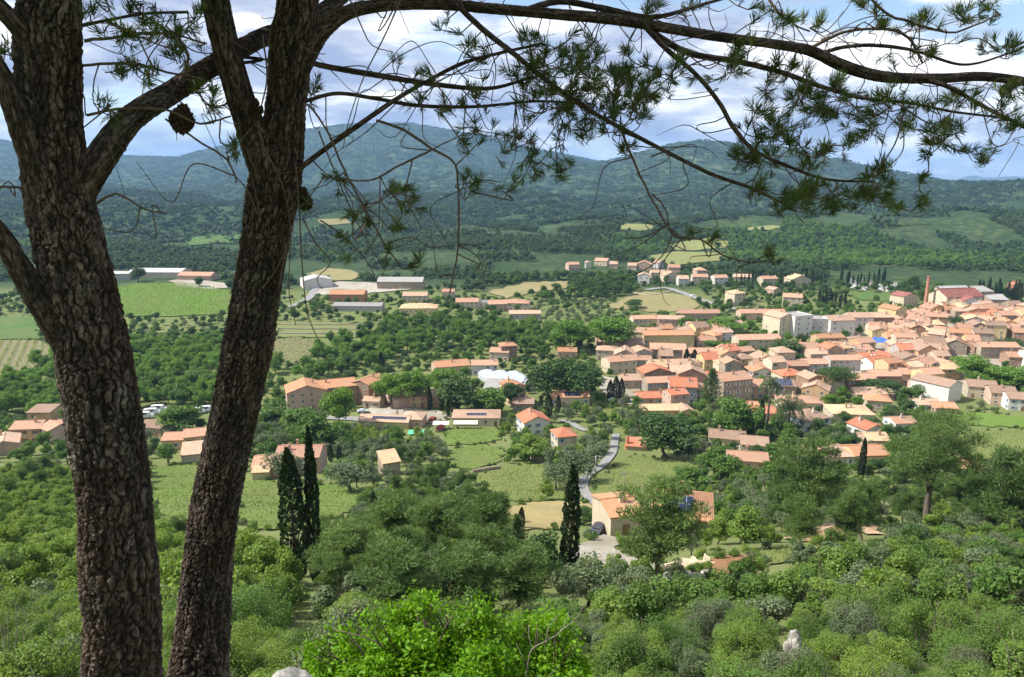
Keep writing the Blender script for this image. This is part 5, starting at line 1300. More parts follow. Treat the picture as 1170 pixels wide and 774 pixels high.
# ------------------------------------------------------------------ trees that stand out in the photograph
ST = [  # kind, foot x, foot y, top y or None, height m or None, width px or None, label
    ('cypress', 339, 668, 524, None, 34, 'broad dark cypress, left one of the tall pair on the slope'),
    ('slimcypress', 362, 668, 503, None, 17, 'slim dark cypress, right one of the tall pair on the slope'),
    ('slimcypress', 651, 664, 540, None, 22, 'single tall dark cypress beside the gravel drive'),
    ('cypress', 868, 499, 456, None, 9, 'slim dark cypress in front of the bright orange-red roof'),
    ('cypress', 859, 499, 478, None, 5, 'short dark cypress touching the taller one by the red roof'),
    ('slimcypress', 983, 550, 501, None, 9, 'very slender cypress in front of the long low orange roofs'),
    ('cypress', 491, 468, 440, None, 6, 'first slim cypress before the ochre house with arched windows'),
    ('cypress', 505, 470, 440, None, 6, 'second slim cypress before the ochre house with arched windows'),
    ('cypress', 512, 477, 458, None, 5, 'short slim cypress right of two taller ones by the ochre house'),
    ('cypress', 400, 466, 443, None, 7, 'slim cypress against the pink gable of the farm'),
    ('cypress', 436, 425, 402, None, 8, 'dark cypress above the two plane trees'),
    ('cypress', 618, 474, 452, None, 6, 'left cypress of the three by the long cream house'),
    ('cypress', 627, 476, 450, None, 10, 'middle and broadest cypress of the three by the long cream house'),
    ('cypress', 638, 471, 451, None, 6, 'right cypress of the three by the long cream house'),
    ('cypress', 697, 457, 434, None, 8, 'left cypress of the three at the edge of the lower village'),
    ('cypress', 704, 456, 430, None, 10, 'middle cypress of the three at the edge of the lower village'),
    ('cypress', 710, 455, 432, None, 8, 'right cypress of the three at the edge of the lower village'),
    ('cypress', 784, 416, 398, None, 7, 'left cypress of the pair among the village roofs'),
    ('cypress', 793, 416, 399, None, 8, 'right cypress of the pair among the village roofs'),
    ('cypress', 428, 592, 562, None, 10, 'small cypress at the edge of the bright meadow'),
    ('cypress', 596, 604, 580, None, 9, 'dark cypress beside the straw coloured field'),
    ('cypress', 378, 528, 508, None, 7, 'left of two small cypresses right of the salmon villa'),
    ('cypress', 388, 530, 510, None, 7, 'right of two small cypresses right of the salmon villa'),
    ('cypress', 436, 541, 524, None, 5, 'small cypress against the stone shed'),
    ('plane', 651, 401, 356, None, 38, 'left and narrower of the two big bright plane trees'),
    ('plane', 697, 401, 353, None, 54, 'right and broader of the two big bright plane trees'),
    ('plane', 388, 492, 433, None, 34, 'round bright tree standing in front of the farm'),
    ('plane', 446, 466, 424, None, 34, 'left of the two plane trees by the big sloping roof'),
    ('plane', 474, 466, 419, None, 34, 'right of the two plane trees by the big sloping roof'),
    ('plane', 508, 452, 414, None, 34, 'bright plane tree before the orange roofed house'),
    ('dark', 524, 470, 422, None, 50, 'large dark green tree right of the two slim cypresses'),
    ('broad', 564, 474, 440, None, 36, 'mid green tree before the grey shed'),
    ('dark', 586, 466, 434, None, 28, 'dark tree between grey shed and yellow gabled house'),
    ('dark', 626, 458, 406, None, 50, 'left half of the dark tree clump behind the long cream house'),
    ('dark', 664, 460, 410, None, 52, 'right half of the dark tree clump behind the long cream house'),
    ('dark', 645, 450, 402, None, 44, 'tallest crown in the middle of the dark tree clump'),
    ('umbrella', 953, 452, 416, None, 46, 'round dark umbrella pine in front of the terrace row'),
    ('dark', 897, 410, 384, None, 42, 'dark round oak between the clipped tree and yellow house'),
    ('dark', 866, 392, 380, None, 30, 'clipped flat tree in front of the long cream hall'),
    ('dark', 1009, 452, 432, None, 50, 'broad dark tree in front of the brown terrace'),
    ('broad', 1042, 457, 438, None, 26, 'dark green bushy tree left of the large white gable'),
    ('umbrella', 1094, 379, 360, None, 26, 'dark oval pine among the roofs of the old town'),
    ('dark', 1004, 421, 406, None, 22, 'small round dark tree before the brown roofed white house'),
    ('plane', 1112, 440, 404, None, 42, 'left crown of the big planes above the cream end house'),
    ('plane', 1140, 446, 412, None, 46, 'middle crown of the big planes above the cream end house'),
    ('plane', 1168, 448, 414, None, 40, 'right crown of the big planes above the cream end house'),
    ('plane', 1096, 430, 402, None, 24, 'small plane tree at the end of the big planes'),
    ('umbrella', 1158, 402, 386, None, 36, 'dark spreading pine near the edge of the old town'),
    ('broad', 944, 404, 388, None, 26, 'light green tree right of the yellow house'),
    ('plane', 830, 382, 360, None, 40, 'broad bright tree below the long pink row'),
    ('broad', 782, 379, 359, None, 20, 'small round tree left of the broad bright tree'),
    ('broad', 818, 402, 388, None, 26, 'round green tree below the salmon roofed hall'),
    ('broad', 897, 381, 362, None, 20, 'pale tree growing against the white apartment block'),
    ('conifer', 812, 466, 420, None, 30, 'blue-green cedar beside the tall stone block'),
    ('dark', 762, 524, 470, None, 66, 'large dense dark tree right of the red outbuilding'),
    ('broad', 838, 500, 450, None, 52, 'spreading mixed tree above the cream bungalow'),
    ('palm', 876, 498, 438, None, 24, 'tall palm with ragged head before the solar roof house'),
    ('lowpalm', 900, 494, 466, None, 34, 'low bushy palm left of the white villa'),
    ('lowpalm', 730, 494, 473, None, 20, 'brownish low palm above the red outbuilding'),
    ('bigpine', 1058, 606, 464, None, 116, 'big open crowned pine on the slope before the town'),
    ('pine', 918, 600, 500, None, 74, 'grey-green pine left of the slender cypress'),
    ('conifer', 890, 590, 524, None, 34, 'dark pointed fir below the brown bungalows'),
    ('conifer', 952, 590, 554, None, 20, 'small dark fir right of the pointed fir'),
    ('pine', 752, 664, 550, None, 92, 'tall leaning pine in front of the near villa'),
    ('pine', 1140, 612, 506, None, 84, 'pine with thin crown right of the big pine'),
    ('pine', 962, 625, 556, None, 46, 'slim pine on the sandy track, left of the thin stems'),
    ('pine', 985, 618, 545, None, 46, 'slim pine on the sandy track, right of the thin stems'),
    ('pine', 912, 632, 560, None, 44, 'pine above the small round green lawn'),
    ('olive', 400, 562, 525, None, 50, 'round grey-green olive at the right end of the meadow'),
    ('olive', 322, 552, 516, None, 44, 'grey-green olive before the salmon villa'),
    ('broad', 366, 516, 470, None, 44, 'round tree above the salmon villa'),
    ('broad', 310, 490, 456, None, 40, 'tree by the lamp post left of the farm'),
    ('broad', 346, 498, 462, None, 40, 'tree in front of the pink gable of the farm'),
    ('broad', 206, 496, 458, None, 44, 'round bright tree beside the camper vans'),
    ('young', 853, 628, 580, None, 48, 'round bright green bush tree right of the near villa'),
    ('young', 820, 622, 586, None, 30, 'small green tree before the near villa'),
    ('broad', 790, 566, 534, None, 40, 'round green bush right of the lower meadow'),
    ('broad', 815, 548, 512, None, 36, 'first round bush in the row below the bungalows'),
    ('broad', 832, 552, 518, None, 30, 'second round bush in the row below the bungalows'),
    ('young', 626, 572, 545, None, 18, 'young sapling on the meadow beside the lane'),
    ('young', 605, 528, 494, None, 40, 'light tree below the white house with orange roof'),
    ('olive', 660, 552, 512, None, 46, 'grey-green tree on the left of the lane bend'),
    ('olive', 680, 534, 500, None, 34, 'grey-green tree in front of the small cream house'),
    ('olive', 635, 560, 528, None, 34, 'grey-green tree below the small cream house'),
    ('dark', 622, 666, 604, None, 50, 'dark bushy oak left of the single tall cypress'),
    ('conifer', 590, 660, 590, None, 36, 'dark pointed tree at the end of the pine belt'),
    ('dark', 668, 600, 580, None, 30, 'dark hedge tree behind the dark car'),
    ('pine', 560, 640, 562, None, 66, 'olive green pine before the straw coloured field'),
    ('pine', 500, 650, 566, None, 80, 'broad olive pine in the middle of the pine belt'),
    ('pine', 452, 640, 560, None, 70, 'olive pine at the left of the pine belt'),
    ('pine', 400, 680, 592, None, 80, 'olive pine right of the slim cypress'),
    ('pine', 530, 700, 622, None, 90, 'low broad pine above the bright green bush'),
    ('pine', 460, 712, 628, None, 90, 'broad pine between cypress pair and bright bush'),
    ('pine', 590, 700, 625, None, 80, 'broad pine below the dark pointed tree'),
    ('dark', 1044, 331, 312, None, 16, 'dark tree left of the brick chimney'),
    ('dark', 820, 283, 276, None, 10, 'lone round tree on the upper dry field'),
    ('dark', 766, 286, 279, None, 8, 'smaller lone tree on the upper dry field'),
    ('dark', 724, 353, 341, None, 22, 'dark rounded tree at the left of the dry field'),
    ('dark', 158, 322, 302, None, 18, 'dark tree in front of the white winery hall'),
    ('dark', 228, 328, 315, None, 12, 'dark tree right of the white winery hall'),
]
for k_, px_, py_, top_, hm_, w_, lb_ in ST: stand(k_, px_, py_, top_, hm_, w_, lb_)
for px_, py_ in ((502, 494), (506, 492)): stand('redbush', px_, py_, None, 2.6, None, 'dark red leaved bush beside the small pale awning' if px_ < 505 else 'second dark red bush next to the pale awning')
for k_, px_, py_, h_, lb_ in (('young', 735, 672, 3.4, 'green sapling right beside the foot of the leaning pine'), ('olive', 700, 676, 3.0, 'grey-green bush tree below the gravel drive'), ('young', 676, 668, 3.0, 'bright sapling at the lower end of the gravel drive'), ('olive', 790, 636, 3.2, 'olive tree between near villa and red earth cut'),
                          ('broad', 838, 612, 4.6, 'leafy tree at the back corner of the near villa'), ('young', 806, 628, 3.2, 'small sapling in front of the solar roof of the near villa'), ('dark', 722, 598, 3.6, 'dark bush against the cream garage wall'), ('olive', 770, 668, 2.6, 'low olive bush in front of the rubble heap')):
    stand(k_, px_, py_, None, h_, None, lb_)
for k_, px_, py_, h_ in (('olive', 694, 503, 5.0), ('broad', 688, 512, 5.0), ('olive', 680, 520, 5.4), ('young', 676, 506, 5.0), ('olive', 668, 516, 5.2), ('young', 664, 530, 4.6), ('broad', 718, 497, 4.6), ('olive', 722, 488, 5.0), ('olive', 712, 483, 4.8), ('young', 700, 484, 4.6), ('broad', 690, 488, 4.6),
                     ('olive', 682, 480, 4.4), ('young', 668, 478, 5.0), ('broad', 658, 476, 5.4), ('olive', 648, 482, 5.0), ('broad', 738, 500, 4.4), ('olive', 724, 503, 3.8), ('broad', 700, 470, 4.4), ('olive', 714, 466, 4.4), ('broad', 728, 468, 4.8), ('broad', 744, 486, 4.2), ('young', 640, 536, 5.0), ('olive', 628, 532, 4.6)):
    stand(k_, px_, py_, None, h_ * 1.35, None, None, {'olive': 'olive tree on the lane verge', 'broad': 'leafy tree on the lane verge', 'young': 'fresh green tree on the lane verge'}[k_])
# rows of cypresses
for k in range(22): stand('cypress', 846 + k * 4.6 + rnd.uniform(-1, 1), 325 + rnd.uniform(-1, 1), None, rnd.uniform(8, 13), None, None, 'dark cypress in the hedge row on the hill')
for k in range(12): stand('cypress', 962 + k * 4.4 + rnd.uniform(-1.5, 1.5), 326 + k * .1, None, rnd.uniform(8, 15), None, None, 'dark cypress above the cemetery')
for k in range(14): stand('cypress', 1118 + k * 3.6 + rnd.uniform(-1, 1), 344 + rnd.uniform(-3, 2), None, rnd.uniform(10, 17), None, None, 'dark cypress right of the factory')
for k in range(9): stand('cypress', 936 + k * 3.6 + rnd.uniform(-1, 1), 353 + rnd.uniform(-2, 2), None, rnd.uniform(9, 15), None, None, 'dark conifer above the apartment blocks')
# ------------------------------------------------------------------ scattered plants: those that show largest are things, the rest one object per wood
ZONES = [  # outline, spacing (m), kinds (kind, weight, min height, max height)
    (P(-80, 545, 60, 540, 120, 545, 190, 606, 240, 620, 300, 625, 345, 690, 330, 720, 350, 774, 420, 790, 420, 1000, -400, 1000, -300, 560), 2.5, [('young', .34, 2.6, 5.0), ('youngscrub', .42, 1.8, 3.2), ('scrub', .1, 1.6, 2.8), ('pine', .08, 4, 7), ('olivescrub', .06, 1.2, 2)]),
    (P(265, 640, 330, 668, 400, 600, 420, 566, 470, 560, 520, 565, 575, 575, 585, 606, 600, 640, 660, 665, 640, 690, 600, 730, 420, 740, 330, 774, 280, 700), 3.9, [('pine', .56, 3.2, 7.6), ('olivescrub', .12, 1.8, 3.0), ('scrub', .12, 1.6, 2.8), ('olive', .10, 3, 4.5), ('young', .10, 2.5, 4.5)]),
    (P(420, 560, 420, 530, 470, 524, 520, 540, 545, 560, 520, 570), 5.0, [('olive', .6, 3.5, 6), ('pine', .4, 4.5, 7)]),
    (P(600, 690, 640, 672, 690, 660, 750, 668, 790, 684, 850, 660, 900, 644, 960, 630, 1060, 612, 1190, 604, 1500, 620, 1700, 1100, 300, 1100, 400, 760), 2.8, [('olive', .08, 2.6, 4.5), ('young', .07, 2.6, 4.5), ('scrub', .30, 1.4, 3.4), ('darkscrub', .17, 1.4, 3.0), ('olivescrub', .14, 1.4, 3.2), ('greyscrub', .06, 1.1, 2.4), ('youngscrub', .22, 1.2, 2.8), ('dark', .04, 2.6, 4.5)]),
    (P(880, 560, 960, 548, 1040, 540, 1200, 530, 1300, 560, 1300, 620, 1060, 614, 1000, 620, 930, 640, 880, 630), 4.2, [('pine', .45, 4, 7.5), ('olive', .2, 2.5, 4), ('scrub', .2, 1.2, 2.2), ('young', .15, 2.5, 4.5)]),
    (P(780, 560, 800, 520, 870, 545, 890, 560, 880, 625, 850, 634, 800, 606), 3.9, [('olive', .45, 2.5, 4.5), ('broad', .3, 3, 5), ('young', .25, 2.5, 4.5)]),
    (P(1060, 470, 1240, 474, 1240, 535, 1080, 540), 4.6, [('young', .3, 2.5, 4), ('olive', .3, 2.5, 4.5), ('scrub', .3, 1.5, 2.5), ('broad', .1, 4, 6)]),
    (P(500, 488, 590, 480, 690, 462, 700, 530, 670, 580, 560, 572, 500, 545), 4.8, [('young', .36, 3, 6), ('olive', .4, 3, 6), ('broad', .24, 4, 7.5)]),
    (P(260, 500, 300, 480, 330, 476, 420, 486, 500, 495, 500, 545, 470, 560, 420, 552, 380, 530, 360, 516, 270, 520), 4.2, [('broad', .35, 5, 8.5), ('olive', .4, 4, 7), ('young', .25, 4, 6)]),
    (P(-200, 420, -20, 418, 50, 404, 120, 398, 260, 394, 262, 470, 190, 474, 100, 482, 0, 480, -200, 500), 6.0, [('plane', .55, 7, 12), ('broad', .45, 6, 11)]),
    (P(-200, 360, 120, 362, 262, 360, 320, 386, 320, 398, 260, 396, 120, 392, 60, 388, -200, 388), 6.8, [('dark', .5, 4, 7), ('broad', .35, 4, 7), ('olive', .15, 3, 5)]),
    (P(310, 420, 360, 390, 420, 378, 520, 368, 590, 376, 650, 378, 640, 402, 600, 404, 540, 404, 470, 410, 440, 420, 380, 432, 320, 440), 6.2, [('broad', .55, 6, 11), ('dark', .25, 5, 9), ('plane', .2, 7, 11)]),
    (P(310, 340, 420, 346, 590, 356, 640, 372, 590, 382, 420, 374, 310, 372), 8, [('broad', .4, 4, 8), ('dark', .35, 4, 8), ('olive', .25, 3, 5)]),
    (P(590, 345, 700, 345, 800, 352, 800, 362, 720, 366, 640, 380, 590, 372), 6.4, [('olive', .7, 3.5, 5.5), ('broad', .3, 4, 7)]),
    (P(560, 300, 720, 300, 730, 335, 690, 346, 600, 350, 560, 336), 6.6, [('dark', .7, 6, 10), ('broad', .3, 6, 9)]),
    (P(720, 315, 940, 326, 960, 350, 880, 352, 820, 345, 790, 330, 720, 330), 7.6, [('dark', .5, 4, 8), ('broad', .5, 4, 7)]),
    (P(920, 322, 1060, 330, 1230, 340, 1230, 356, 1060, 356, 930, 358), 8.2, [('broad', .55, 4, 8), ('dark', .35, 4, 9), ('olive', .1, 3, 5)]),
    (P(680, 440, 740, 470, 830, 475, 870, 470, 1010, 470, 1080, 474, 1080, 540, 900, 545, 800, 520, 690, 500), 4.5, [('broad', .42, 3.5, 7.5), ('olive', .36, 3, 5.5), ('dark', .22, 4, 7)]),
    (TOWN, 8.0, [('broad', .55, 4, 8), ('dark', .3, 4, 8), ('plane', .15, 6, 9)]),
    (P(-300, 340, 1400, 340, 1400, 560, -300, 560), 6.4, [('broad', .4, 4, 8), ('olive', .35, 3, 5), ('dark', .25, 4, 7)]),
]
HARD = [f for f in FIELDS]
def scatter():
    rs = np.random.RandomState(77)
    claimed = []
    cands = []
    keep = np.array(KEEP_W)
    sight = np.array(SIGHT)
    for zi, (poly, sp, kinds) in enumerate(ZONES):
        pys = [q[1] for q in poly]
        c = [at(585, min(max(y, 300), 900)) for y in (min(pys), max(pys))]
        y0 = max(4.5, c[1].y - 3) if max(pys) < 850 else 4.5; y1 = min(c[0].y + 3, 640)
        gy = np.arange(y0, y1, sp); pts = []
        for yy in gy:
            xs = np.arange(-0.78 * yy - 6, 0.78 * yy + 6, sp)
            pts.append(np.column_stack([xs + rs.uniform(-.45, .45, len(xs)) * sp, np.full(len(xs), yy) + rs.uniform(-.45, .45, len(xs)) * sp]))
        pt = np.concatenate(pts); z = ground(pt[:, 0], pt[:, 1])
        px, py = project(pt[:, 0], pt[:, 1], z)
        ok = in_poly(px, py, poly)
        for q in claimed: ok &= ~in_poly(px, py, q)
        claimed.append(poly)
        ok &= ~in_poly(px, py, TOWN_FILL) | (rs.rand(len(px)) < .03)
        pt, z, px, py = pt[ok], z[ok], px[ok], py[ok]
        w = np.array([k[1] for k in kinds]); ki = rs.choice(len(kinds), len(pt), p=w / w.sum())
        # kinds keep together in patches
        patch = vnoise(pt[:, 0] / (sp * 3), pt[:, 1] / (sp * 3), 50 + zi); cum = np.cumsum(w / w.sum()); kp = np.clip(np.searchsorted(cum, np.clip((patch - .5) * 1.6 + .5, 0.001, .999)), 0, len(kinds) - 1)
        ki = np.where(rs.rand(len(pt)) < .5, kp, ki)
        for i in range(len(pt)):
            k, _, h0, h1 = kinds[ki[i]]
            H = h0 + (h1 - h0) * rs.rand() ** 1.3
            if pt[i][1] < 48 and 'scrub' not in k: k = ('scrub', 'youngscrub', 'olivescrub', 'darkscrub')[rs.randint(4)]; H = rs.uniform(1.4, 4.0)
            if pt[i][1] < 18: continue
            x, y = pt[i]; m = float(depth(x, y, z[i])) / FPX
            hp = H * .9 / m; rp = H * .38 / m * (1.6 if 'scrub' in k else 1)
            cands.append((k, x, y, z[i], H, px[i], py[i], hp, rp))
    # clear of fields, houses, roads
    A = np.array([c[1:] for c in cands]); n = len(A)
    ok = np.ones(n, bool)
    for f in FIELDS:
        poly = f[1]
        ok &= ~in_poly(A[:, 4], A[:, 5], poly)
        ok &= ~(in_poly(A[:, 4], A[:, 5] - A[:, 6] * .5, poly) & (rs.rand(n) < .75))
        ok &= ~(in_poly(A[:, 4], A[:, 5] - A[:, 6] * .95, poly) & (rs.rand(n) < .5))
    for x, y, r in keep: ok &= (A[:, 0] - x) ** 2 + (A[:, 1] - y) ** 2 > (r + A[:, 3] * .12) ** 2
    for path, hw in ROAD_W:
        for x, y in path: ok &= (A[:, 0] - x) ** 2 + (A[:, 1] - y) ** 2 > (hw + A[:, 3] * .18) ** 2
        rpx, rpy = project(path[:, 0], path[:, 1], ground(path[:, 0], path[:, 1]))
        for a, b in zip(rpx, rpy): ok &= ~((np.abs(A[:, 4] - a) < A[:, 7] + 3) & (b < A[:, 5]) & (b > A[:, 5] - A[:, 6]) & (rs.rand(n) < .7) & (A[:, 5] > 470) & (A[:, 5] < 640))
    for x0, y0, x1, y1, dep_, pr in sight:
        hit = (A[:, 1] < dep_) & (A[:, 4] + A[:, 7] * .7 > x0) & (A[:, 4] - A[:, 7] * .7 < x1) & (A[:, 5] - A[:, 6] < y1 - .5 * (y1 - y0)) & (A[:, 5] > y0)
        ok &= ~(hit & (rs.rand(n) < pr * .93))
    idx = [i for i in range(n) if ok[i]]
    vis = lambda i: -60 < A[i, 4] < 1230 and A[i, 5] - A[i, 6] < 780
    idx.sort(key=lambda i: -A[i, 6] * A[i, 7])
    caps = {'shrub': 285, 'pine_tree': 215, 'broadleaf_tree': 240, 'oak_tree': 200, 'olive_tree': 240, 'plane_tree': 110, 'ash_tree': 220}
    used = {}; rest = {}
    PH = {'scrub': 'mid green bush', 'greyscrub': 'grey-green bush', 'youngscrub': 'yellow-green bush', 'darkscrub': 'deep green bush', 'olivescrub': 'silvery olive bush', 'young': 'light green young tree', 'pine': 'olive green pine', 'dark': 'dark evergreen oak', 'broad': 'leafy green tree', 'plane': 'tall bright green tree', 'olive': 'grey-green olive tree'}
    for i in idx:
        k = cands[i][0]; x, y, z, H, px, py, hp, rp = A[i]
        kk = k + '_near' if 'scrub' in k and y < 42 else k
        nm = KIND[kk][0]
        if vis(i) and used.get(nm, 0) < caps.get(nm, 200):
            used[nm] = used.get(nm, 0) + 1
            size = 'small' if hp < 14 else ('large' if hp > 60 else '')
            plant(kk, (x, y, z - .05), H, None, None, (size + ' ' + PH[k]).strip(), rnd.uniform(.85, 1.2))
        else:
            cls = 'scrub_cover' if 'scrub' in k else 'distant_trees'
            rest.setdefault(cls, []).append((kk, x, y, z, H))
    # rough growth along the edges of the meadows and yards
    for name, key, wp, off, poly in FIELD_W:
        W = np.array(wp)
        if W[:, 1].min() > 420: continue
        for a, b in zip(W, np.roll(W, -1, 0)):
            for q in range(max(1, int(np.hypot(*(b - a)) / 1.6))):
                if rs.rand() < .45: continue
                c = a + (b - a) * rs.rand() + rs.normal(0, .7, 2)
                if any((c[0] - x) ** 2 + (c[1] - y) ** 2 < r * r for x, y, r in KEEP_W if r > 2): continue
                if any(((path - c) ** 2).sum(1).min() < hw ** 2 for path, hw in ROAD_W): continue
                rest.setdefault('scrub_cover', []).append((('scrub', 'youngscrub', 'olivescrub', 'darkscrub')[rs.randint(4)], c[0], c[1], G(c[0], c[1]), rs.uniform(.4, 1.5)))
    COUNT.update(used); COUNT['rest'] = {c: len(v) for c, v in rest.items()}
    return rest

def instancer(name, rows, protos, label):
    """rows: (proto index, x, y, z, scale, rotation); ONE object of kind stuff that draws the prototypes on its points"""
    rows = np.array(rows, float)
    pc = bpy.data.collections.new(name + '_kinds')
    for k, me in enumerate(protos):
        o = bpy.data.objects.new(f'{name}_{k:02d}', me); pc.objects.link(o)
    me = bpy.data.meshes.new(name); me.vertices.add(len(rows)); me.vertices.foreach_set('co', rows[:, 1:4].astype(np.float32).ravel())
    for nm, ty, col in (('kind', 'INT', rows[:, 0].astype(np.int32)), ('size', 'FLOAT', rows[:, 4].astype(np.float32)), ('turn', 'FLOAT', rows[:, 5].astype(np.float32))):
        a = me.attributes.new(nm, ty, 'POINT'); a.data.foreach_set('value', col)
    o = link(name, me); tag(o, label, None, None, 'stuff')
    ng = bpy.data.node_groups.new(name, 'GeometryNodeTree')
    ng.interface.new_socket('Geometry', in_out='INPUT', socket_type='NodeSocketGeometry'); ng.interface.new_socket('Geometry', in_out='OUTPUT', socket_type='NodeSocketGeometry')
    nn = ng.nodes.new; gi = nn('NodeGroupInput'); go = nn('NodeGroupOutput')
    ci = nn('GeometryNodeCollectionInfo'); ci.inputs['Collection'].default_value = pc; ci.inputs['Separate Children'].default_value = True; ci.inputs['Reset Children'].default_value = True
    m2p = nn('GeometryNodeMeshToPoints'); iop = nn('GeometryNodeInstanceOnPoints'); iop.inputs['Pick Instance'].default_value = True
    def na(n_, t):
        q = nn('GeometryNodeInputNamedAttribute'); q.data_type = t; q.inputs['Name'].default_value = n_; return q.outputs['Attribute']
    cx = nn('ShaderNodeCombineXYZ')
    L = ng.links.new
    L(gi.outputs[0], m2p.inputs['Mesh']); L(m2p.outputs[0], iop.inputs['Points']); L(ci.outputs[0], iop.inputs['Instance'])
    L(na('kind', 'INT'), iop.inputs['Instance Index']); L(na('size', 'FLOAT'), iop.inputs['Scale']); L(na('turn', 'FLOAT'), cx.inputs['Z']); L(cx.outputs[0], iop.inputs['Rotation'])
    L(iop.outputs[0], go.inputs[0])
    md = o.modifiers.new('scatter', 'NODES'); md.node_group = ng
    return o

REST = scatter()
for cls, lst in REST.items():
    kinds = sorted({r[0] for r in lst}); protos = []; first = {}
    for k in kinds:
        first[k] = len(protos); protos += [p[1] for p in KIND[k][1]]
    rows = [(first[k] + rnd.randrange(len(KIND[k][1])), x, y, z - .05, H / KIND[k][1][0][2], rnd.uniform(0, 6.28)) for k, x, y, z, H in lst]
    instancer(cls, rows, protos, {'scrub_cover': 'dense evergreen scrub covering the hillside between the bushes', 'distant_trees': 'smaller trees filling the gardens and valley beyond'}[cls])

# the wood beyond the village, and the forest on the mountains
def forest():
    rs = np.random.RandomState(5)
    def far_tree(seed, nleaf, leaf, H=9, rx=4.2, nc=12):
        tb, cb = crown_tree(seed, H=H, rx=rx, nclump=nc, nleaf=nleaf, leaf=leaf, leafw=leaf * .8, base=.08, clump=.42, up=.5); return cb
    mk = lambda key, s, n, l, **k: far_tree(s, n, l, **k).mesh('far_tree', LEAF[key])
    A_ = [mk('forest', 201, 330, 1.15), mk('forest', 202, 330, 1.15), mk('forest', 203, 330, 1.15, H=8, rx=4.6), mk('dark', 205, 330, 1.15), mk('broad', 204, 300, 1.2)]
    def clump(key, s, n, wd, leaf, per):
        r2 = np.random.RandomState(s); mb = MB()
        for k in range(n):
            q = far_tree(s * 50 + k, per, leaf, H=r2.uniform(7, 11), rx=r2.uniform(3.2, 5), nc=5)
            ox, oy = r2.uniform(-wd, wd, 2)
            for v, t in zip(q.v, q.t): mb.add(v + np.array([ox, oy, 0]), [np.arange(len(v)).reshape(-1, 4)], 0, t * .6 + .4 * r2.rand())
        return mb.mesh('far_clump', LEAF[key])
    B_ = [clump('forest', 11, 7, 10, 1.9, 90), clump('forest', 12, 7, 10, 1.9, 90), clump('forest', 13, 7, 11, 1.9, 90)]
    C_ = [clump('dark', 21, 12, 20, 3.0, 40), clump('dark', 22, 12, 20, 3.0, 40)]
    rows = []
    def band(y0, y1, sp, base, n, smin, smax, gapk):
        yy = y0
        while yy < y1:
            xs = np.arange(-.80 * yy, .80 * yy, sp); m = len(xs)
            X = xs + rs.uniform(-.48, .48, m) * sp; Y = yy + rs.uniform(-.48, .48, m) * sp
            Z = ground(X, Y); px, py = project(X, Y, Z)
            ok = np.ones(m, bool)
            for f in FIELDS:
                poly = f[1]; ok &= ~in_poly(px, py, poly)
                hp = 7 * FPX / depth(X, Y, Z)
                ok &= ~(in_poly(px, py - hp, poly) & (rs.rand(m) < .8))
            for x, y, r in KEEP_W:
                if y > y0 - 40: ok &= (X - x) ** 2 + (Y - y) ** 2 > (r + 4) ** 2
            for x0, y0_, x1, y1_, dep_, pr in SIGHT:
                if y1_ < 362: 
                    hp = 8 * FPX / depth(X, Y, Z)
                    ok &= ~((Y < dep_) & (px > x0 - 3) & (px < x1 + 3) & (py > y0_) & (py - hp < y1_ - 3))
            for path, hw in ROAD_W:
                if path[:, 1].max() > y0 - 30:
                    for x, y in path[::2]: ok &= (X - x) ** 2 + (Y - y) ** 2 > (hw + 4) ** 2
            gap = vnoise(X / 170, Y / 130, 91) * .6 + vnoise(X / 60, Y / 60, 92) * .4
            ok &= gap > gapk
            for claimed_ in ZONES[13:17]: ok &= ~in_poly(px, py, claimed_[0])
            kx = np.clip((vnoise(X / (150 + .08 * y0), Y / (110 + .08 * y0), 93) - .5) * 1.6 + .5, 0, 1) * .72 + rs.rand(m) * .28
            for i in np.nonzero(ok)[0]:
                k = base + min(int(kx[i] * (n + .2)), n - 1)
                rows.append((k, X[i], Y[i], Z[i] - .3, rs.uniform(smin, smax), rs.uniform(0, 6.28)))
            yy += sp
    band(575, 1150, 7.5, 0, 5, .55, 1.15, .34)
    band(1150, 2450, 19, 5, 3, .8, 1.15, .27)
    band(2450, 5600, 36, 8, 2, .75, 1.25, .15)
    COUNT['forest'] = len(rows)
    instancer('forest', rows, A_ + B_ + C_, 'mixed evergreen forest covering the low hills and mountains')
forest()

# vines in rows
def vines():
    for name, key, wp, off, poly in FIELD_W:
        if key not in ('vine', 'rows') or name != 'vineyard_field': continue
        rs = np.random.RandomState(len(wp)); W = np.array(wp); c = W.mean(0)
        ang = R(-62) if key == 'rows' and c[0] < -150 else (R(8) if key == 'vine' else R(70))
        ca, sa = math.cos(ang), math.sin(ang)
        sp = 2.6 if key == 'vine' else 4.2; half = 130
        mb = MB(); Q = []
        for r_ in np.arange(-half, half, sp):
            t = np.arange(-half, half, .42); t = t + rs.uniform(-.2, .2, len(t))
            Q.append(np.column_stack([c[0] + ca * t - sa * r_ + rs.normal(0, .22, len(t)), c[1] + sa * t + ca * r_ + rs.normal(0, .22, len(t))]))
        Q = np.concatenate(Q); Q = Q[in_poly(Q[:, 0], Q[:, 1], wp)]
        z = ground(Q[:, 0], Q[:, 1]) + off + rs.uniform(.3, 1.35, len(Q))
        leaves(mb, rs, np.column_stack([Q, z]), np.tile([0, 0, 1.0], (len(Q), 1)), .75, .6, 'leaf', vnoise(Q[:, 0] / 20, Q[:, 1] / 14, 3) * .7 + rs.rand(len(Q)) * .3)
        tag(link('vine_rows', mb.mesh('vine_rows', LEAF['vine' if key == 'vine' else 'young'], tint=True)), 'green vines trained in long rows', None, None, 'stuff')
vines()

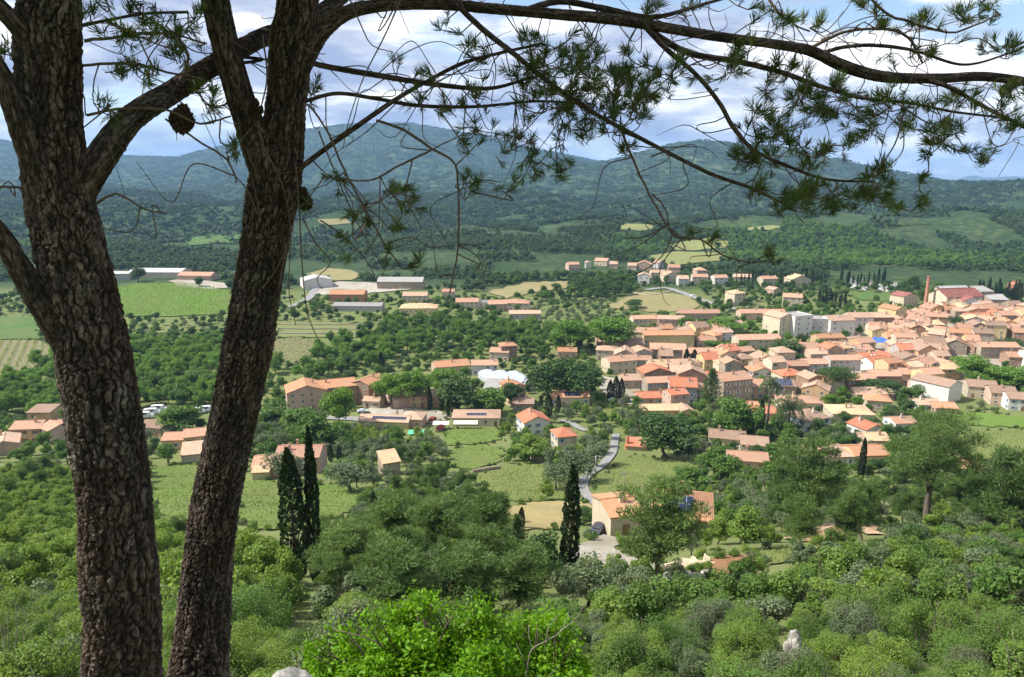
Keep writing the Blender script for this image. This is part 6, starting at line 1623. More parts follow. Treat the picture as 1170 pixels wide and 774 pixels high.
# tufts of grass over the open meadows
def grass():
    mb = MB(); rs = np.random.RandomState(8)
    for name, key, wp, off, poly in FIELD_W:
        if key not in ('lawn', 'meadow', 'pale') : continue
        W = np.array(wp); lo, hi = W.min(0), W.max(0)
        if lo[1] > 330: continue
        n = int((hi - lo).prod() * 3.2); Q = lo + rs.rand(n, 2) * (hi - lo); Q = Q[in_poly(Q[:, 0], Q[:, 1], wp)]
        den = vnoise(Q[:, 0] / 11, Q[:, 1] / 11, 4) * .7 + vnoise(Q[:, 0] / 3, Q[:, 1] / 3, 6) * .5; Q = Q[rs.rand(len(Q)) < .25 + .6 * den]
        z = ground(Q[:, 0], Q[:, 1]) + off + .12
        leaves(mb, rs, np.column_stack([Q, z]), np.tile([0, 0, 1.0], (len(Q), 1)), .42, .16, 'needle', vnoise(Q[:, 0] / 9, Q[:, 1] / 9, 5) * .6 + rs.rand(len(Q)) * .4, up=.4)
    tag(link('grass', mb.mesh('grass', leaf_mat('meadow_blades', (0.085, 0.150, 0.025), (0.19, 0.23, 0.07), .3, 0.0))), 'long meadow grass standing in uneven tufts', None, None, 'stuff')
grass()
# ------------------------------------------------------------------ the two pines in front
def bark_material():
    m, nt, b = mat('pine_bark')
    a = N(nt, 'ShaderNodeAttribute', attribute_name='tint'); pl = N(nt, 'ShaderNodeAttribute', attribute_name='plate')
    n1_ = ramp(nt, noise(nt, 3.0, 6, .6), .35, .65); n2_ = ramp(nt, noise(nt, 45, 8, .7), .25, .75)
    plate = mixcol(nt, pl.outputs['Fac'], (0.056, 0.043, 0.034), (0.330, 0.285, 0.250))
    plate = mixcol(nt, math_(nt, 'MULTIPLY', n1_, .5), plate, (0.190, 0.108, 0.070))
    plate = mixcol(nt, math_(nt, 'MULTIPLY', n2_, .45), plate, (0.040, 0.030, 0.024))
    c = mixcol(nt, a.outputs['Fac'], (0.012, 0.008, 0.006), plate)
    nt.links.new(c, b.inputs['Base Color']); b.inputs['Roughness'].default_value = .92; b.inputs['Specular IOR Level'].default_value = .2
    bp = nt.nodes.new('ShaderNodeBump'); bp.inputs['Strength'].default_value = .55; bp.inputs['Distance'].default_value = .006
    nt.links.new(noise(nt, 120, 6, .75), bp.inputs['Height']); nt.links.new(bp.outputs[0], b.inputs['Normal'])
    return m
PBARK = bark_material()
TWIGM = plain('twig_bark', (0.105, 0.078, 0.060), .9, .35, 30)

def bark_tube(name, parent, pts, step=.011, sides=110, cell=.046, seed=1, amp=1.0, stretch=2.3, slim=1.0):
    """pts: (x, y, z, radius). A trunk or limb whose bark plates and cracks are real relief"""
    pth = smooth_path(pts, step); Pn = pth[:, :3]; r = np.maximum(pth[:, 3] * slim, .006); n = len(Pn)
    T = np.gradient(Pn, axis=0); T /= np.linalg.norm(T, axis=1)[:, None]
    a = np.cross(T[0], [0.1, 1.0, 0.03]); a /= np.linalg.norm(a); A = np.zeros_like(Pn)
    for i in range(n):
        a = a - T[i] * np.dot(a, T[i]); a /= np.linalg.norm(a); A[i] = a
    B = np.cross(T, A); s = np.concatenate([[0], np.cumsum(np.linalg.norm(np.diff(Pn, axis=0), axis=1))])
    th = np.arange(sides) / sides * 2 * math.pi
    nc = max(4, int(round(2 * math.pi * r.mean() / cell)))
    SS, TH = np.meshgrid(s, th, indexing='ij')
    wob = fbm(TH * 3 / 2, SS * 9, seed + 40, 3)
    u = TH / (2 * math.pi) * nc + wob * .9 * np.sin(TH / 2) ** .5; v = SS / (cell * stretch) + fbm(np.cos(TH) * 2 + 5, SS * 7 + np.sin(TH), seed + 8, 3) * 1.4
    nc2 = nc * 2
    def vor(u, v, nc, sd):
        iu = np.floor(u); iv = np.floor(v); f1 = np.full(u.shape, 9.0); f2 = f1.copy(); idc = np.zeros(u.shape); tl = np.zeros(u.shape)
        for du in (-1, 0, 1):
            for dv in (-1, 0, 1):
                cu = iu + du; cv = iv + dv; cw = np.mod(cu, nc)
                jx = cu + .05 + .9 * _hash(cw, cv, sd); jy = cv + .05 + .9 * _hash(cw, cv, sd + 7)
                d = np.hypot(u - jx, v - jy); hh = _hash(cw, cv, sd + 13)
                nearer = d < f1
                f2 = np.where(nearer, f1, np.minimum(f2, d)); idc = np.where(nearer, hh, idc); tl = np.where(nearer, (v - jy) * (hh - .2) + (u - jx) * (hh - .5), tl); f1 = np.minimum(f1, d)
        return f1, f2, idc, tl
    w1 = fbm(TH * 2, SS * 14, seed + 60, 4); w2 = fbm(TH * 3 + 7, SS * 17, seed + 61, 4); edge = np.minimum(1, 6 * np.minimum(TH, 2 * math.pi - TH))
    f1, f2, id1, t1 = vor(u + 1.5 * w1 * edge, v + 2.0 * w2, nc, seed)
    g1_, g2_, id2, t2 = vor(2 * u + 2.2 * w2 * edge, v * 2.6 + 2.2 * w1, nc2, seed + 100)
    soft = .10 + .5 * np.clip(fbm(TH * 2 + 3, SS * 8, seed + 44, 3) + .35, 0, 1)
    crack = sstep(.0, 1.0, (f2 - f1) / soft); crack2 = sstep(.0, .22, g2_ - g1_)
    fine = fbm(TH * nc / 3, SS / cell * 2.6, seed + 3, 5, .6); lump = fbm(np.cos(TH) * 1.6 + 9, np.sin(TH) * 1.6 + SS * 2.2, seed + 5, 3)
    furrow = np.abs(fbm(TH * nc / 5 + w2 * 2 * edge, SS * 3.2 + w1, seed + 33, 4)) * 2
    k = np.minimum(r / .15, 1.15)[:, None] * amp
    disp = k * (.009 * crack + .007 * crack * (id2 - .5) + .009 * np.clip(t2, -.6, .6) * crack + .002 * crack2 - .012 + .004 * fine + .008 * np.minimum(furrow * 2.4, 1)) + r[:, None] * .15 * lump
    idc = np.clip(id2 * .75 + .3 * id1 - .1, 0, 1)
    crack = np.clip(crack * (.35 + .65 * crack2) * np.clip(.15 + furrow * 2.2, 0, 1), 0, 1)
    rad = r[:, None] + disp
    V = Pn[:, None] + rad[..., None] * (np.cos(th)[None, :, None] * A[:, None] + np.sin(th)[None, :, None] * B[:, None])
    i, j = np.meshgrid(np.arange(n - 1), np.arange(sides), indexing='ij'); kk = (j + 1) % sides
    mb = MB(); mb.add(V.reshape(-1, 3), [np.stack([i * sides + j, i * sides + kk, (i + 1) * sides + kk, (i + 1) * sides + j], -1).reshape(-1, 4), np.array([[(n - 1) * sides + q for q in range(sides)]])], 0, crack.ravel())
    me = mb.mesh(name, PBARK, sides < 100)
    at_ = me.attributes.new('plate', 'FLOAT', 'POINT'); at_.data.foreach_set('value', np.clip(idc * .8 + fine * .8, 0, 1).astype(np.float32).ravel())
    return link(name, me, parent)

def npY(px, py, Y, wpx=None):
    dx, dy, dz = [float(q) for q in ray(px, py)]; t = Y / dy
    return (dx * t, Y, CZ + dz * t) + ((.5 * wpx * t / FPX,) if wpx else ())

def pine(label, base):
    root = bpy.data.objects.new('pine_tree', None); COL.objects.link(root)
    tag(root, label, 'pine', 'the two rugged pines in front'); return root
tree1 = pine('thicker rugged pine whose trunk stands farthest from the village', 0)
tree2 = pine('forked pine with a long limb reaching across over the village', 0)
g1 = npY(140, 774, 3.2); g2 = npY(228, 774, 3.9)
# --- first pine
bark_tube('trunk', tree1, [(g1[0] + .03, 3.2, G(g1[0], 3.2) - .4, .27), npY(142, 800, 3.2, 98), npY(140, 720, 3.2, 91), npY(135, 640, 3.2, 90), npY(130, 560, 3.21, 88), npY(119, 470, 3.22, 90), npY(106, 400, 3.23, 90), npY(87, 310, 3.24, 84), npY(68, 220, 3.25, 80), npY(58, 130, 3.26, 74), npY(55, 40, 3.27, 76), npY(53, -60, 3.28, 66), (-1.95, 3.3, CZ + 2.2, .10), (-2.0, 3.4, CZ + 3.6, .07), (-1.9, 3.5, CZ + 5.2, .03)], seed=3, sides=260, step=.0075, stretch=2.4, slim=.86, cell=.031)
def limb_of(t, pts, seed, sides=64, step=.014, amp=.9, name='branch', **k): return bark_tube(name, t, pts, step=step, sides=sides, seed=seed, amp=amp, cell=k.get('cell', .026), stretch=1.5, slim=k.get('slim', .74))
BR1 = [[npY(88, 235, 3.25, 34), npY(112, 185, 3.28, 44), npY(150, 135, 3.4, 37), npY(195, 106, 3.6, 33), npY(242, 76, 3.85, 30), npY(298, 44, 4.2, 26), npY(345, 26, 4.5, 22), npY(400, -10, 4.9, 20), npY(470, -70, 5.2, 16)],
       [npY(72, 262, 3.2, 32), npY(46, 200, 3.16, 40), npY(22, 140, 3.1, 34), npY(2, 88, 3.05, 30), npY(-40, 20, 2.95, 26), npY(-90, -80, 2.8, 18)],
       [npY(58, 84, 3.2, 30), npY(36, 50, 3.2, 32), npY(14, 24, 3.15, 28), npY(-20, -10, 3.1, 24), npY(-80, -70, 3.0, 16)],
       [npY(88, 420, 3.2, 34), npY(66, 375, 3.16, 42), npY(44, 340, 3.12, 41), npY(20, 302, 3.08, 34), npY(0, 268, 3.04, 29), npY(-30, 238, 3.0, 24), npY(-90, 210, 2.9, 16)]]
for k, b_pts in enumerate(BR1): limb_of(tree1, b_pts, 60 + k, 84 if k != 2 else 64)
# --- second pine: forked
bark_tube('trunk', tree2, [(g2[0] - .02, 3.9, G(g2[0], 3.9) - .4, .24), npY(227, 800, 3.9, 78), npY(231, 720, 3.9, 68), npY(238, 640, 3.9, 62), npY(247, 570, 3.9, 60), npY(262, 500, 3.9, 58), npY(274, 440, 3.9, 60), npY(284, 390, 3.9, 62), npY(294, 330, 3.9, 58), npY(304, 270, 3.9, 60), npY(313, 215, 3.9, 66), npY(322, 165, 3.9, 56), npY(328, 110, 3.9, 50), npY(333, 50, 3.9, 55), npY(340, -20, 3.9, 52), (-1.05, 3.95, CZ + 1.9, .10), (-1.0, 4.0, CZ + 3.3, .06), (-1.0, 4.1, CZ + 4.6, .03)], seed=9, sides=240, step=.0075, stretch=2.0, slim=.86, cell=.028)
limb_of(tree2, [npY(312, 232, 3.86, 34), npY(298, 182, 3.84, 44), npY(284, 140, 3.82, 41), npY(268, 90, 3.80, 38), npY(256, 45, 3.78, 38), npY(246, 0, 3.76, 38), npY(236, -60, 3.74, 34), (-1.6, 3.7, CZ + 2.4, .06), (-1.7, 3.6, CZ + 3.8, .03)], 71, 100, slim=.80)
BIG = [npY(332, 110, 3.9, 26), npY(350, 66, 3.88, 30), npY(368, 36, 3.88, 28), npY(398, 14, 3.9, 23), npY(440, 6, 3.95, 20), npY(500, 5, 4.0, 18), npY(560, 10, 4.05, 17), npY(630, 16, 4.1, 17), npY(700, 22, 4.15, 18), npY(760, 32, 4.2, 17), npY(820, 42, 4.25, 16), npY(880, 50, 4.3, 15), npY(925, 58, 4.3, 17), npY(965, 76, 4.35, 19), npY(1010, 88, 4.4, 18), npY(1070, 90, 4.45, 16), npY(1125, 88, 4.5, 15), npY(1180, 95, 4.55, 14), npY(1260, 110, 4.6, 11), npY(1340, 120, 4.6, 6)]
limb_of(tree2, BIG, 75, 72, .010, .8, cell=.020, slim=.68)
SEC = [  # thinner limbs: points with depth and width
    [(340, 68, 3.9, 8), (372, 76, 3.95, 9), (430, 86, 4.0, 9), (500, 97, 4.05, 8), (560, 101, 4.1, 6), (610, 88, 4.15, 4)],
    [(348, 116, 3.88, 6), (385, 107, 3.9, 6), (430, 113, 3.95, 6), (480, 121, 4.0, 6), (545, 122, 4.05, 5), (610, 116, 4.1, 4), (660, 118, 4.1, 3)],
    [(338, 196, 3.84, 9), (375, 168, 3.8, 8), (420, 136, 3.8, 8), (455, 112, 3.85, 7), (490, 92, 3.9, 6), (530, 72, 3.95, 6), (575, 60, 4.0, 5), (620, 50, 4.05, 4)],
    [(522, 6, 4.0, 8), (552, 34, 3.95, 9), (590, 64, 3.9, 8), (632, 98, 3.9, 8), (680, 130, 3.92, 7), (720, 152, 3.95, 7), (770, 178, 3.95, 6), (815, 200, 3.95, 6), (860, 216, 4.0, 5), (905, 238, 4.0, 4)],
    [(735, 28, 4.18, 9), (760, 55, 4.1, 8), (795, 85, 4.05, 7), (822, 118, 4.0, 7), (838, 146, 4.0, 7), (862, 172, 4.0, 6), (900, 190, 4.0, 5), (945, 205, 4.0, 4), (1000, 208, 4.0, 3)],
    [(740, 34, 4.2, 10), (785, 60, 4.2, 10), (840, 70, 4.2, 9), (890, 82, 4.2, 8), (935, 98, 4.2, 7), (985, 112, 4.2, 6), (1040, 118, 4.2, 5), (1090, 128, 4.2, 4), (1150, 135, 4.2, 3)],
    [(600, 12, 4.1, 10), (640, 2, 4.25, 10), (690, 10, 4.3, 10), (745, 20, 4.3, 8), (800, 6, 4.35, 5), (850, -8, 4.4, 4)],
    [(922, 58, 4.3, 5), (945, 44, 4.33, 5), (975, 34, 4.35, 4), (1015, 34, 4.4, 4), (1042, 48, 4.4, 4), (1054, 74, 4.4, 3)],
    [(935, 62, 4.32, 6), (965, 54, 4.38, 6), (1000, 52, 4.45, 6), (1045, 58, 4.5, 5), (1100, 74, 4.5, 4), (1150, 62, 4.5, 3), (1180, 48, 4.5, 3)],
    [(980, -20, 4.5, 5), (1010, 12, 4.45, 4), (1040, 24, 4.45, 4), (1080, 34, 4.45, 3), (1110, 26, 4.45, 2.5), (1138, 12, 4.45, 2)],
    [(870, -20, 4.5, 5), (885, 8, 4.45, 4), (905, 24, 4.45, 3), (925, 32, 4.4, 2.5)],
    [(1180, 150, 4.4, 6), (1130, 125, 4.35, 6), (1085, 100, 4.35, 7), (1060, 92, 4.4, 8)],
    [(712, 152, 3.95, 4), (722, 180, 3.9, 3.5), (745, 225, 3.85, 3), (770, 262, 3.82, 3), (800, 268, 3.82, 2.5), (830, 288, 3.82, 2.5), (862, 294, 3.85, 2.5), (880, 289, 3.85, 2)],
    [(745, 222, 3.85, 2.5), (760, 240, 3.85, 2), (768, 270, 3.85, 2), (788, 276, 3.85, 2)],
    [(430, 138, 3.8, 4), (460, 150, 3.8, 4), (492, 172, 3.78, 4), (520, 190, 3.76, 3), (524, 232, 3.74, 3), (522, 290, 3.74, 2.5), (515, 336, 3.74, 2)],
    [(492, 172, 3.78, 3), (460, 188, 3.75, 3), (420, 205, 3.7, 2.5), (370, 200, 3.7, 2)],
    [(350, 120, 3.8, 3), (372, 150, 3.75, 3), (398, 210, 3.7, 3), (430, 268, 3.7, 2.5), (452, 300, 3.7, 2)],
    [(300, 40, 4.2, 6), (270, 70, 4.0, 5), (300, 68, 4.0, 5), (255, 66, 4.05, 5), (240, 84, 4.1, 4)],
    [(200, 102, 3.6, 5), (215, 60, 3.65, 4), (190, 30, 3.7, 4), (160, 8, 3.7, 3), (140, -20, 3.7, 3)],
    [(90, 30, 3.3, 6), (120, 24, 3.4, 5), (165, 16, 3.5, 4), (215, 14, 3.55, 3)],
    [(96, 48, 3.3, 5), (140, 44, 3.35, 4), (190, 40, 3.45, 3), (235, 50, 3.5, 3)],
    [(94, 74, 3.3, 4), (150, 72, 3.4, 4), (200, 86, 3.5, 3), (240, 96, 3.55, 2.5)],
    [(98, 132, 3.3, 4), (140, 124, 3.35, 4), (190, 126, 3.4, 3.5), (230, 142, 3.45, 3), (262, 134, 3.6, 2.5)],
    [(110, 232, 3.25, 4), (130, 222, 3.25, 3.5), (160, 238, 3.22, 2.5), (185, 244, 3.2, 2)],
    [(190, 138, 3.5, 3), (232, 168, 3.5, 3), (262, 188, 3.5, 3), (272, 215, 3.5, 2.5)],
    [(0, 214, 3.0, 3), (20, 214, 3.1, 3), (44, 222, 3.2, 3)],
]
rs_ = np.random.RandomState(12)
NODES = []; NRAD = []
def add_nodes(path, rad):
    for q, r in zip(path, np.broadcast_to(rad, (len(path),))): NODES.append(tuple(q)); NRAD.append(float(r))
twig1, twig2 = MB(), MB()
def owner(px): return twig1 if px < 262 else twig2
for k, s_ in enumerate(SEC):
    pts = [npY(a, b, y, w) for a, b, y, w in s_]
    if s_[0][3] >= 6:
        limb_of(tree1 if s_[0][0] < 262 else tree2, pts, 100 + k, 18, .02, 1.0, cell=.014, slim=.72)
    else:
        pth = smooth_path(pts, .03); pth[:, :3] += np.cumsum(rs_.normal(0, .0022, (len(pth), 3)), 0)
        tube(owner(s_[0][0]), pth[:, :3], pth[:, 3] * .8, 6)
    pth = smooth_path(pts, .05); add_nodes(pth[:, :3], pth[:, 3])
for pts in (BIG,): 
    pth = smooth_path(pts, .06); add_nodes(pth[4:, :3], pth[4:, 3])
for pts in (BR1[0],):
    pth = smooth_path(pts, .06); add_nodes(pth[6:, :3], pth[6:, 3])
CL = [(130, 20, 36, 18, 9), (190, 20, 40, 25, 12), (220, 55, 36, 30, 14), (150, 55, 35, 25, 8), (170, 80, 40, 15, 6), (120, 125, 22, 16, 5), (230, 110, 18, 25, 6), (262, 168, 12, 15, 4), (5, 66, 8, 15, 3), (110, 8, 14, 8, 4),
      (362, 102, 6, 6, 2), (461, 68, 4, 3, 1), (510, 25, 12, 12, 4), (475, 90, 30, 10, 5), (500, 110, 50, 12, 12), (545, 60, 15, 12, 5), (520, 130, 40, 12, 6), (560, 160, 40, 12, 9), (600, 165, 25, 15, 12), (628, 190, 25, 14, 11), (540, 210, 10, 10, 4), (580, 215, 12, 10, 4),
      (470, 220, 12, 10, 6), (440, 215, 14, 10, 4), (415, 240, 20, 14, 4), (390, 210, 10, 10, 4), (385, 265, 10, 8, 3), (450, 260, 12, 10, 5), (435, 290, 10, 8, 3), (475, 300, 6, 5, 2), (350, 235, 4, 6, 2), (424, 258, 8, 6, 3),
      (620, 45, 30, 14, 9), (660, 45, 25, 15, 9), (640, 85, 40, 25, 30), (690, 80, 35, 25, 30), (720, 95, 30, 22, 26), (750, 100, 25, 20, 16), (620, 120, 35, 20, 20), (680, 130, 35, 20, 22), (660, 155, 30, 12, 10), (720, 130, 20, 15, 12), (780, 80, 15, 15, 7), (600, 85, 15, 20, 9),
      (850, 55, 10, 15, 7), (840, 75, 15, 15, 9), (900, 90, 25, 20, 20), (940, 100, 25, 15, 18), (880, 130, 25, 25, 18), (920, 140, 25, 25, 22), (960, 125, 25, 20, 18), (880, 170, 20, 20, 14), (850, 190, 15, 20, 8), (935, 175, 20, 15, 14), (985, 150, 25, 15, 13), (1010, 120, 25, 15, 15),
      (1050, 130, 25, 20, 17), (1080, 150, 20, 15, 12), (1070, 170, 15, 10, 8), (1115, 175, 20, 8, 8), (1100, 110, 20, 12, 10), (1150, 110, 20, 15, 10), (1140, 130, 25, 10, 10), (1160, 145, 10, 10, 5), (900, 230, 30, 15, 16), (940, 225, 25, 15, 16), (970, 230, 20, 12, 11), (1000, 215, 15, 10, 8),
      (1020, 230, 12, 8, 6), (1050, 232, 6, 5, 4), (1052, 203, 6, 5, 4), (1000, 200, 12, 10, 6), (870, 215, 15, 10, 6), (1010, 190, 12, 8, 5), (740, 5, 20, 8, 5), (800, 3, 15, 8, 4), (870, 15, 15, 10, 5), (900, 20, 20, 12, 9), (935, 22, 10, 8, 4), (1000, 8, 20, 8, 5), (1020, 28, 20, 8, 5), (1060, 25, 20, 12, 8), (1100, 15, 15, 8, 6), (1132, 15, 10, 10, 6),
      (1060, 60, 20, 10, 6), (1120, 52, 20, 10, 6), (1160, 50, 12, 10, 6), (1025, 68, 10, 8, 3), (1180, 120, 10, 20, 5), (790, 264, 4, 4, 2), (820, 270, 4, 4, 2), (880, 288, 5, 6, 5), (715, 172, 4, 4, 2), (1210, 100, 25, 25, 14), (1260, 110, 30, 25, 16), (1320, 115, 30, 25, 18), (1290, 150, 30, 15, 8), (380, -20, 30, 20, 8), (450, -70, 30, 25, 12), (850, -20, 20, 15, 6)]
need1, need2 = MB(), MB()
def tuft(mb, p, d, n=46, L=.085, run=.07, thick=.0030):
    """a brush of needles round the end of a twig"""
    d = d / (np.linalg.norm(d) + 1e-9); t = rs_.rand(n) ** .7
    base = p - d * (run * (1 - t))[:, None]
    rad = unit(rs_.normal(0, 1, (n, 3))); rad -= d * (rad @ d)[:, None]; rad = unit(rad)
    sp = np.radians(rs_.uniform(12, 62, n) * (1.15 - .5 * t))
    u = d * np.cos(sp)[:, None] + rad * np.sin(sp)[:, None]; u[:, 2] += rs_.normal(.02, .05, n); u = unit(u)
    ln = L * rs_.uniform(.7, 1.15, n); tip = base + u * ln[:, None]; mid = base + u * (ln * .5)[:, None] + rad * .004
    w = unit(np.cross(u, rs_.normal(0, 1, (n, 3)))) * thick * .5
    V = np.stack([base - w * .6, base + w * .6, mid + w, tip, mid - w], 1).reshape(-1, 3)
    F = np.arange(5 * n).reshape(n, 5)
    mb.add(V, [F], 0, np.repeat(np.clip(rs_.uniform(.05, .95) * .7 + rs_.rand(n) * .3, 0, 1), 5))
def grow():
    tg = []
    for cx, cy, sx, sy, n in CL:
        for _ in range(max(1, int(n * .82 + .5))): tg.append((cx + rs_.uniform(-1, 1) * sx, cy + rs_.uniform(-1, 1) * sy, n <= 3))
    arr = np.array(NODES)
    T3 = []
    for px, py, lone in tg:
        # the depth follows the nearest limb seen from here, give or take
        qx, qy = project(arr[:, 0], arr[:, 1], arr[:, 2]); i = int(np.argmin((qx - px) ** 2 + (qy - py) ** 2))
        Y = arr[i, 1] + rs_.normal(0, .04 if lone else .22)
        T3.append((np.array(npY(px, py, max(Y, 2.9))), px, np.min(np.hypot(qx - px, qy - py))))
    T3.sort(key=lambda t: t[2])
    nodes = arr.copy()
    for p, px, _ in T3:
        d = np.linalg.norm(nodes - p, axis=1) + rs_.uniform(0, .05, len(nodes)); i = int(np.argmin(d)); a = nodes[i]
        L = np.linalg.norm(p - a)
        mb = owner(px)
        if L > .03:
            mid = a + (p - a) * .5 + rs_.normal(0, .14 * L, 3); mid[2] -= .10 * L
            m2 = a + (p - a) * .8 + rs_.normal(0, .05 * L, 3); m2[2] -= .08 * L
            pth = smooth_path([a, mid, m2, p], .03)
            rr = np.linspace(min(.0055, .003 + .004 * L), .0024, len(pth))
            tube(mb, pth, rr, 5); nodes = np.vstack([nodes, pth[1::2]])
            dr = pth[-1] - pth[-2]
        else: dr = rs_.normal(0, 1, 3)
        dr = unit(dr) + np.array([0, 0, .25]) + rs_.normal(0, .2, 3)
        nd = need1 if px < 262 else need2
        tuft(nd, p, dr, int(rs_.uniform(30, 46)), rs_.uniform(.055, .078), rs_.uniform(.03, .08))
        for _k in range(rs_.randint(0, 2)):
            q = p - unit(dr) * rs_.uniform(.03, .10); e2 = q + unit(unit(dr) * .7 + rs_.normal(0, .6, 3)) * rs_.uniform(.05, .10)
            tube(mb, [q, (q + e2) / 2 + rs_.normal(0, .004, 3), e2], [.0026, .0022, .0018], 4); tuft(nd, e2, e2 - q, int(rs_.uniform(22, 36)), rs_.uniform(.048, .070), rs_.uniform(.02, .05))
    # bare wiry twigs
    lim = np.array(NODES)
    for _ in range(190):
        a = lim[rs_.randint(len(lim))]
        q = project(a[0], a[1], a[2])
        d = rs_.normal(0, 1, 3) * np.array([1, .5, .8]); d[2] -= .35; d = unit(d) * rs_.uniform(.12, .5)
        c1 = a + d * .35 + rs_.normal(0, .04, 3); c2 = a + d * .7 + rs_.normal(0, .06, 3); e_ = a + d + rs_.normal(0, .07, 3)
        pth = smooth_path([a, c1, c2, e_], .025); tube(owner(float(q[0])), pth, np.linspace(.0034, .0014, len(pth)), 4)
    # long dead shoots hanging along the second trunk
    for pts in ([(300, 40), (305, 90), (296, 150), (322, 210), (332, 262), (330, 330), (338, 372)], [(338, 190), (342, 240), (345, 300), (352, 360), (372, 405), (382, 430)], [(400, 0), (412, 28), (425, 52), (450, 60)], [(455, 0), (440, 28), (432, 36), (440, 18), (452, -8)],
                [(462, -10), (440, 40), (415, 90), (398, 140), (392, 170)], [(364, 150), (388, 210), (412, 262), (440, 310)], [(318, 330), (326, 290), (336, 250), (330, 215)], [(300, 330), (320, 300), (334, 262)], [(346, 250), (362, 280), (378, 300), (362, 318), (368, 330)],
                [(366, 252), (390, 268), (420, 300), (432, 326)], [(250, 0), (258, 40), (290, 62)], [(344, 20), (340, 46), (356, 60), (372, 62)]):
        Y = 3.72
        pth = smooth_path([np.array(npY(a, b, Y + rs_.uniform(-.03, .03))) for a, b in pts], .03); tube(twig2, pth, np.linspace(.0042, .002, len(pth)), 5)
grow()
# crown above the picture: limbs and needle sprays that shade the trunks
def high_crown(mb, tw, cx, n, seed):
    rs = np.random.RandomState(seed)
    for k in range(n):
        x = cx + rs.uniform(-3.6, 2.8); y = 3.5 + rs.uniform(-2.4, 3.0); z = max(rs.uniform(1.3, 5.2), .30 * y + .75)
        c = np.array([x, y, CZ + z]); st = np.array([cx * .9, 3.6, CZ + max(.9 + .25 * z, z - 1.0)])
        limb(tw, rs, st, c, .035, .008, 5, .05, 6)
        C, d = clump_points(rs, c, (.62, .62, .34), 170, .1)
        ok = C[:, 2] - CZ > .27 * C[:, 1] + .35
        leaves(mb, rs, C[ok], d[ok], .26, .030, 'needle', rs.rand(ok.sum()), up=.4)
high_crown(need1, twig1, -2.0, 74, 31); high_crown(need2, twig2, -.8, 36, 32)
link('twig', twig1.mesh('twig', TWIGM, True), tree1); link('twig', twig2.mesh('twig', TWIGM, True), tree2)
link('crown', need1.mesh('crown', LEAF['needle']), tree1); link('crown', need2.mesh('crown', LEAF['needle']), tree2)
def cone(parent, p, s, seed):
    rs = np.random.RandomState(seed); mb = MB(); n = 90
    for k in range(n):
        t = (k + .5) / n; th = k * 2.39996; r = s * .52 * math.sin(math.pi * min(.95, t * .9 + .08)) ** .8; z = (t - .5) * s * 1.25
        d = np.array([math.cos(th), math.sin(th), .25]); c = np.array([math.cos(th) * r, math.sin(th) * r, z]); sd = np.cross(d, [0, 0, 1]); w = s * .10
        mb.add([c * .55, c + sd * w, c + d * s * .07 + np.array([0, 0, w * .6]), c - sd * w, c - np.array([0, 0, w])], [np.array([(0, 1, 2), (0, 2, 3), (0, 3, 4), (0, 4, 1)]), np.array([(1, 4, 3, 2)])])
    tube(mb, [(0, 0, -s * .55), (0, 0, 0), (0, 0, s * .55)], [s * .25, s * .42, s * .22], 10)
    o = link('cone', mb.mesh('cone', plain('dark_cone', (.040, .026, .018), .9, .4, 40)), parent, p); o.rotation_euler = tuple(rs.uniform(-.5, .5, 3))
cone(tree1, npY(208, 136, 3.5), .105, 1)
for k, (a, b, y) in enumerate(((292, 118, 3.7), (297, 126, 3.7), (288, 126, 3.72), (294, 133, 3.7), (350, 232, 3.78), (346, 222, 3.78))): cone(tree2, npY(a, b, y), .036 if k < 4 else .06, 4 + k)

# ------------------------------------------------------------------ the bushes just below the viewpoint
def near_bush(name, px, py, Y, clumps, n, leafm, leaf, label, twigs=26, seed=5, leafw=None):
    rs = np.random.RandomState(seed); c0 = npY(px, py, Y); g = G(c0[0], Y)
    root = bpy.data.objects.new(name, None); COL.objects.link(root); root.location = (c0[0], Y, g); tag(root, label, 'shrub')
    tb, cb = MB(), MB(); tot = sum(c[3] ** 2 for c in clumps)
    for a, b, y, rr in clumps:
        c = np.array(npY(a, b, y)) - np.array([c0[0], Y, g])
        limb(tb, rs, (rs.normal(0, .06), rs.normal(0, .06), -.1), c, .022, .006, 5, .05, 6)
        m = int(n * rr ** 2 / tot); C, d = clump_points(rs, c, (rr, rr, rr * .85), m, .45)
        C += rs.normal(0, .055, C.shape)
        # leaves sit in upright sprigs
        sprig = rs.randint(0, max(4, m // 9), m); off = rs.normal(0, .03, (m // 9 + 4, 3)); C += off[sprig]
        ct = rs.uniform(.2, .9)
        leaves(cb, rs, C, d, leaf, leafw or leaf * .5, 'leaf', np.clip(ct * .5 + rs.rand(m) * .5, 0, 1), out=.5, up=.35)
        for _ in range(1):
            e_ = c + unit(rs.normal(0, 1, 3) + np.array([0, 0, .8])) * rr * 1.05; limb(tb, rs, c * .8, e_, .004, .002, 4, .02, 4)
    link('trunk', tb.mesh('trunk', plain('shrub_stem', (.10, .085, .055), .9, .3, 8), True), root)
    link('crown', cb.mesh('crown', leafm), root); return root
BTOP = [(338, 778), (352, 748), (368, 728), (388, 718), (402, 722), (420, 702), (440, 694), (455, 700), (480, 683), (500, 690), (520, 697), (545, 691), (560, 700), (578, 716), (590, 718), (604, 704), (622, 712), (640, 703), (655, 720), (670, 764)]
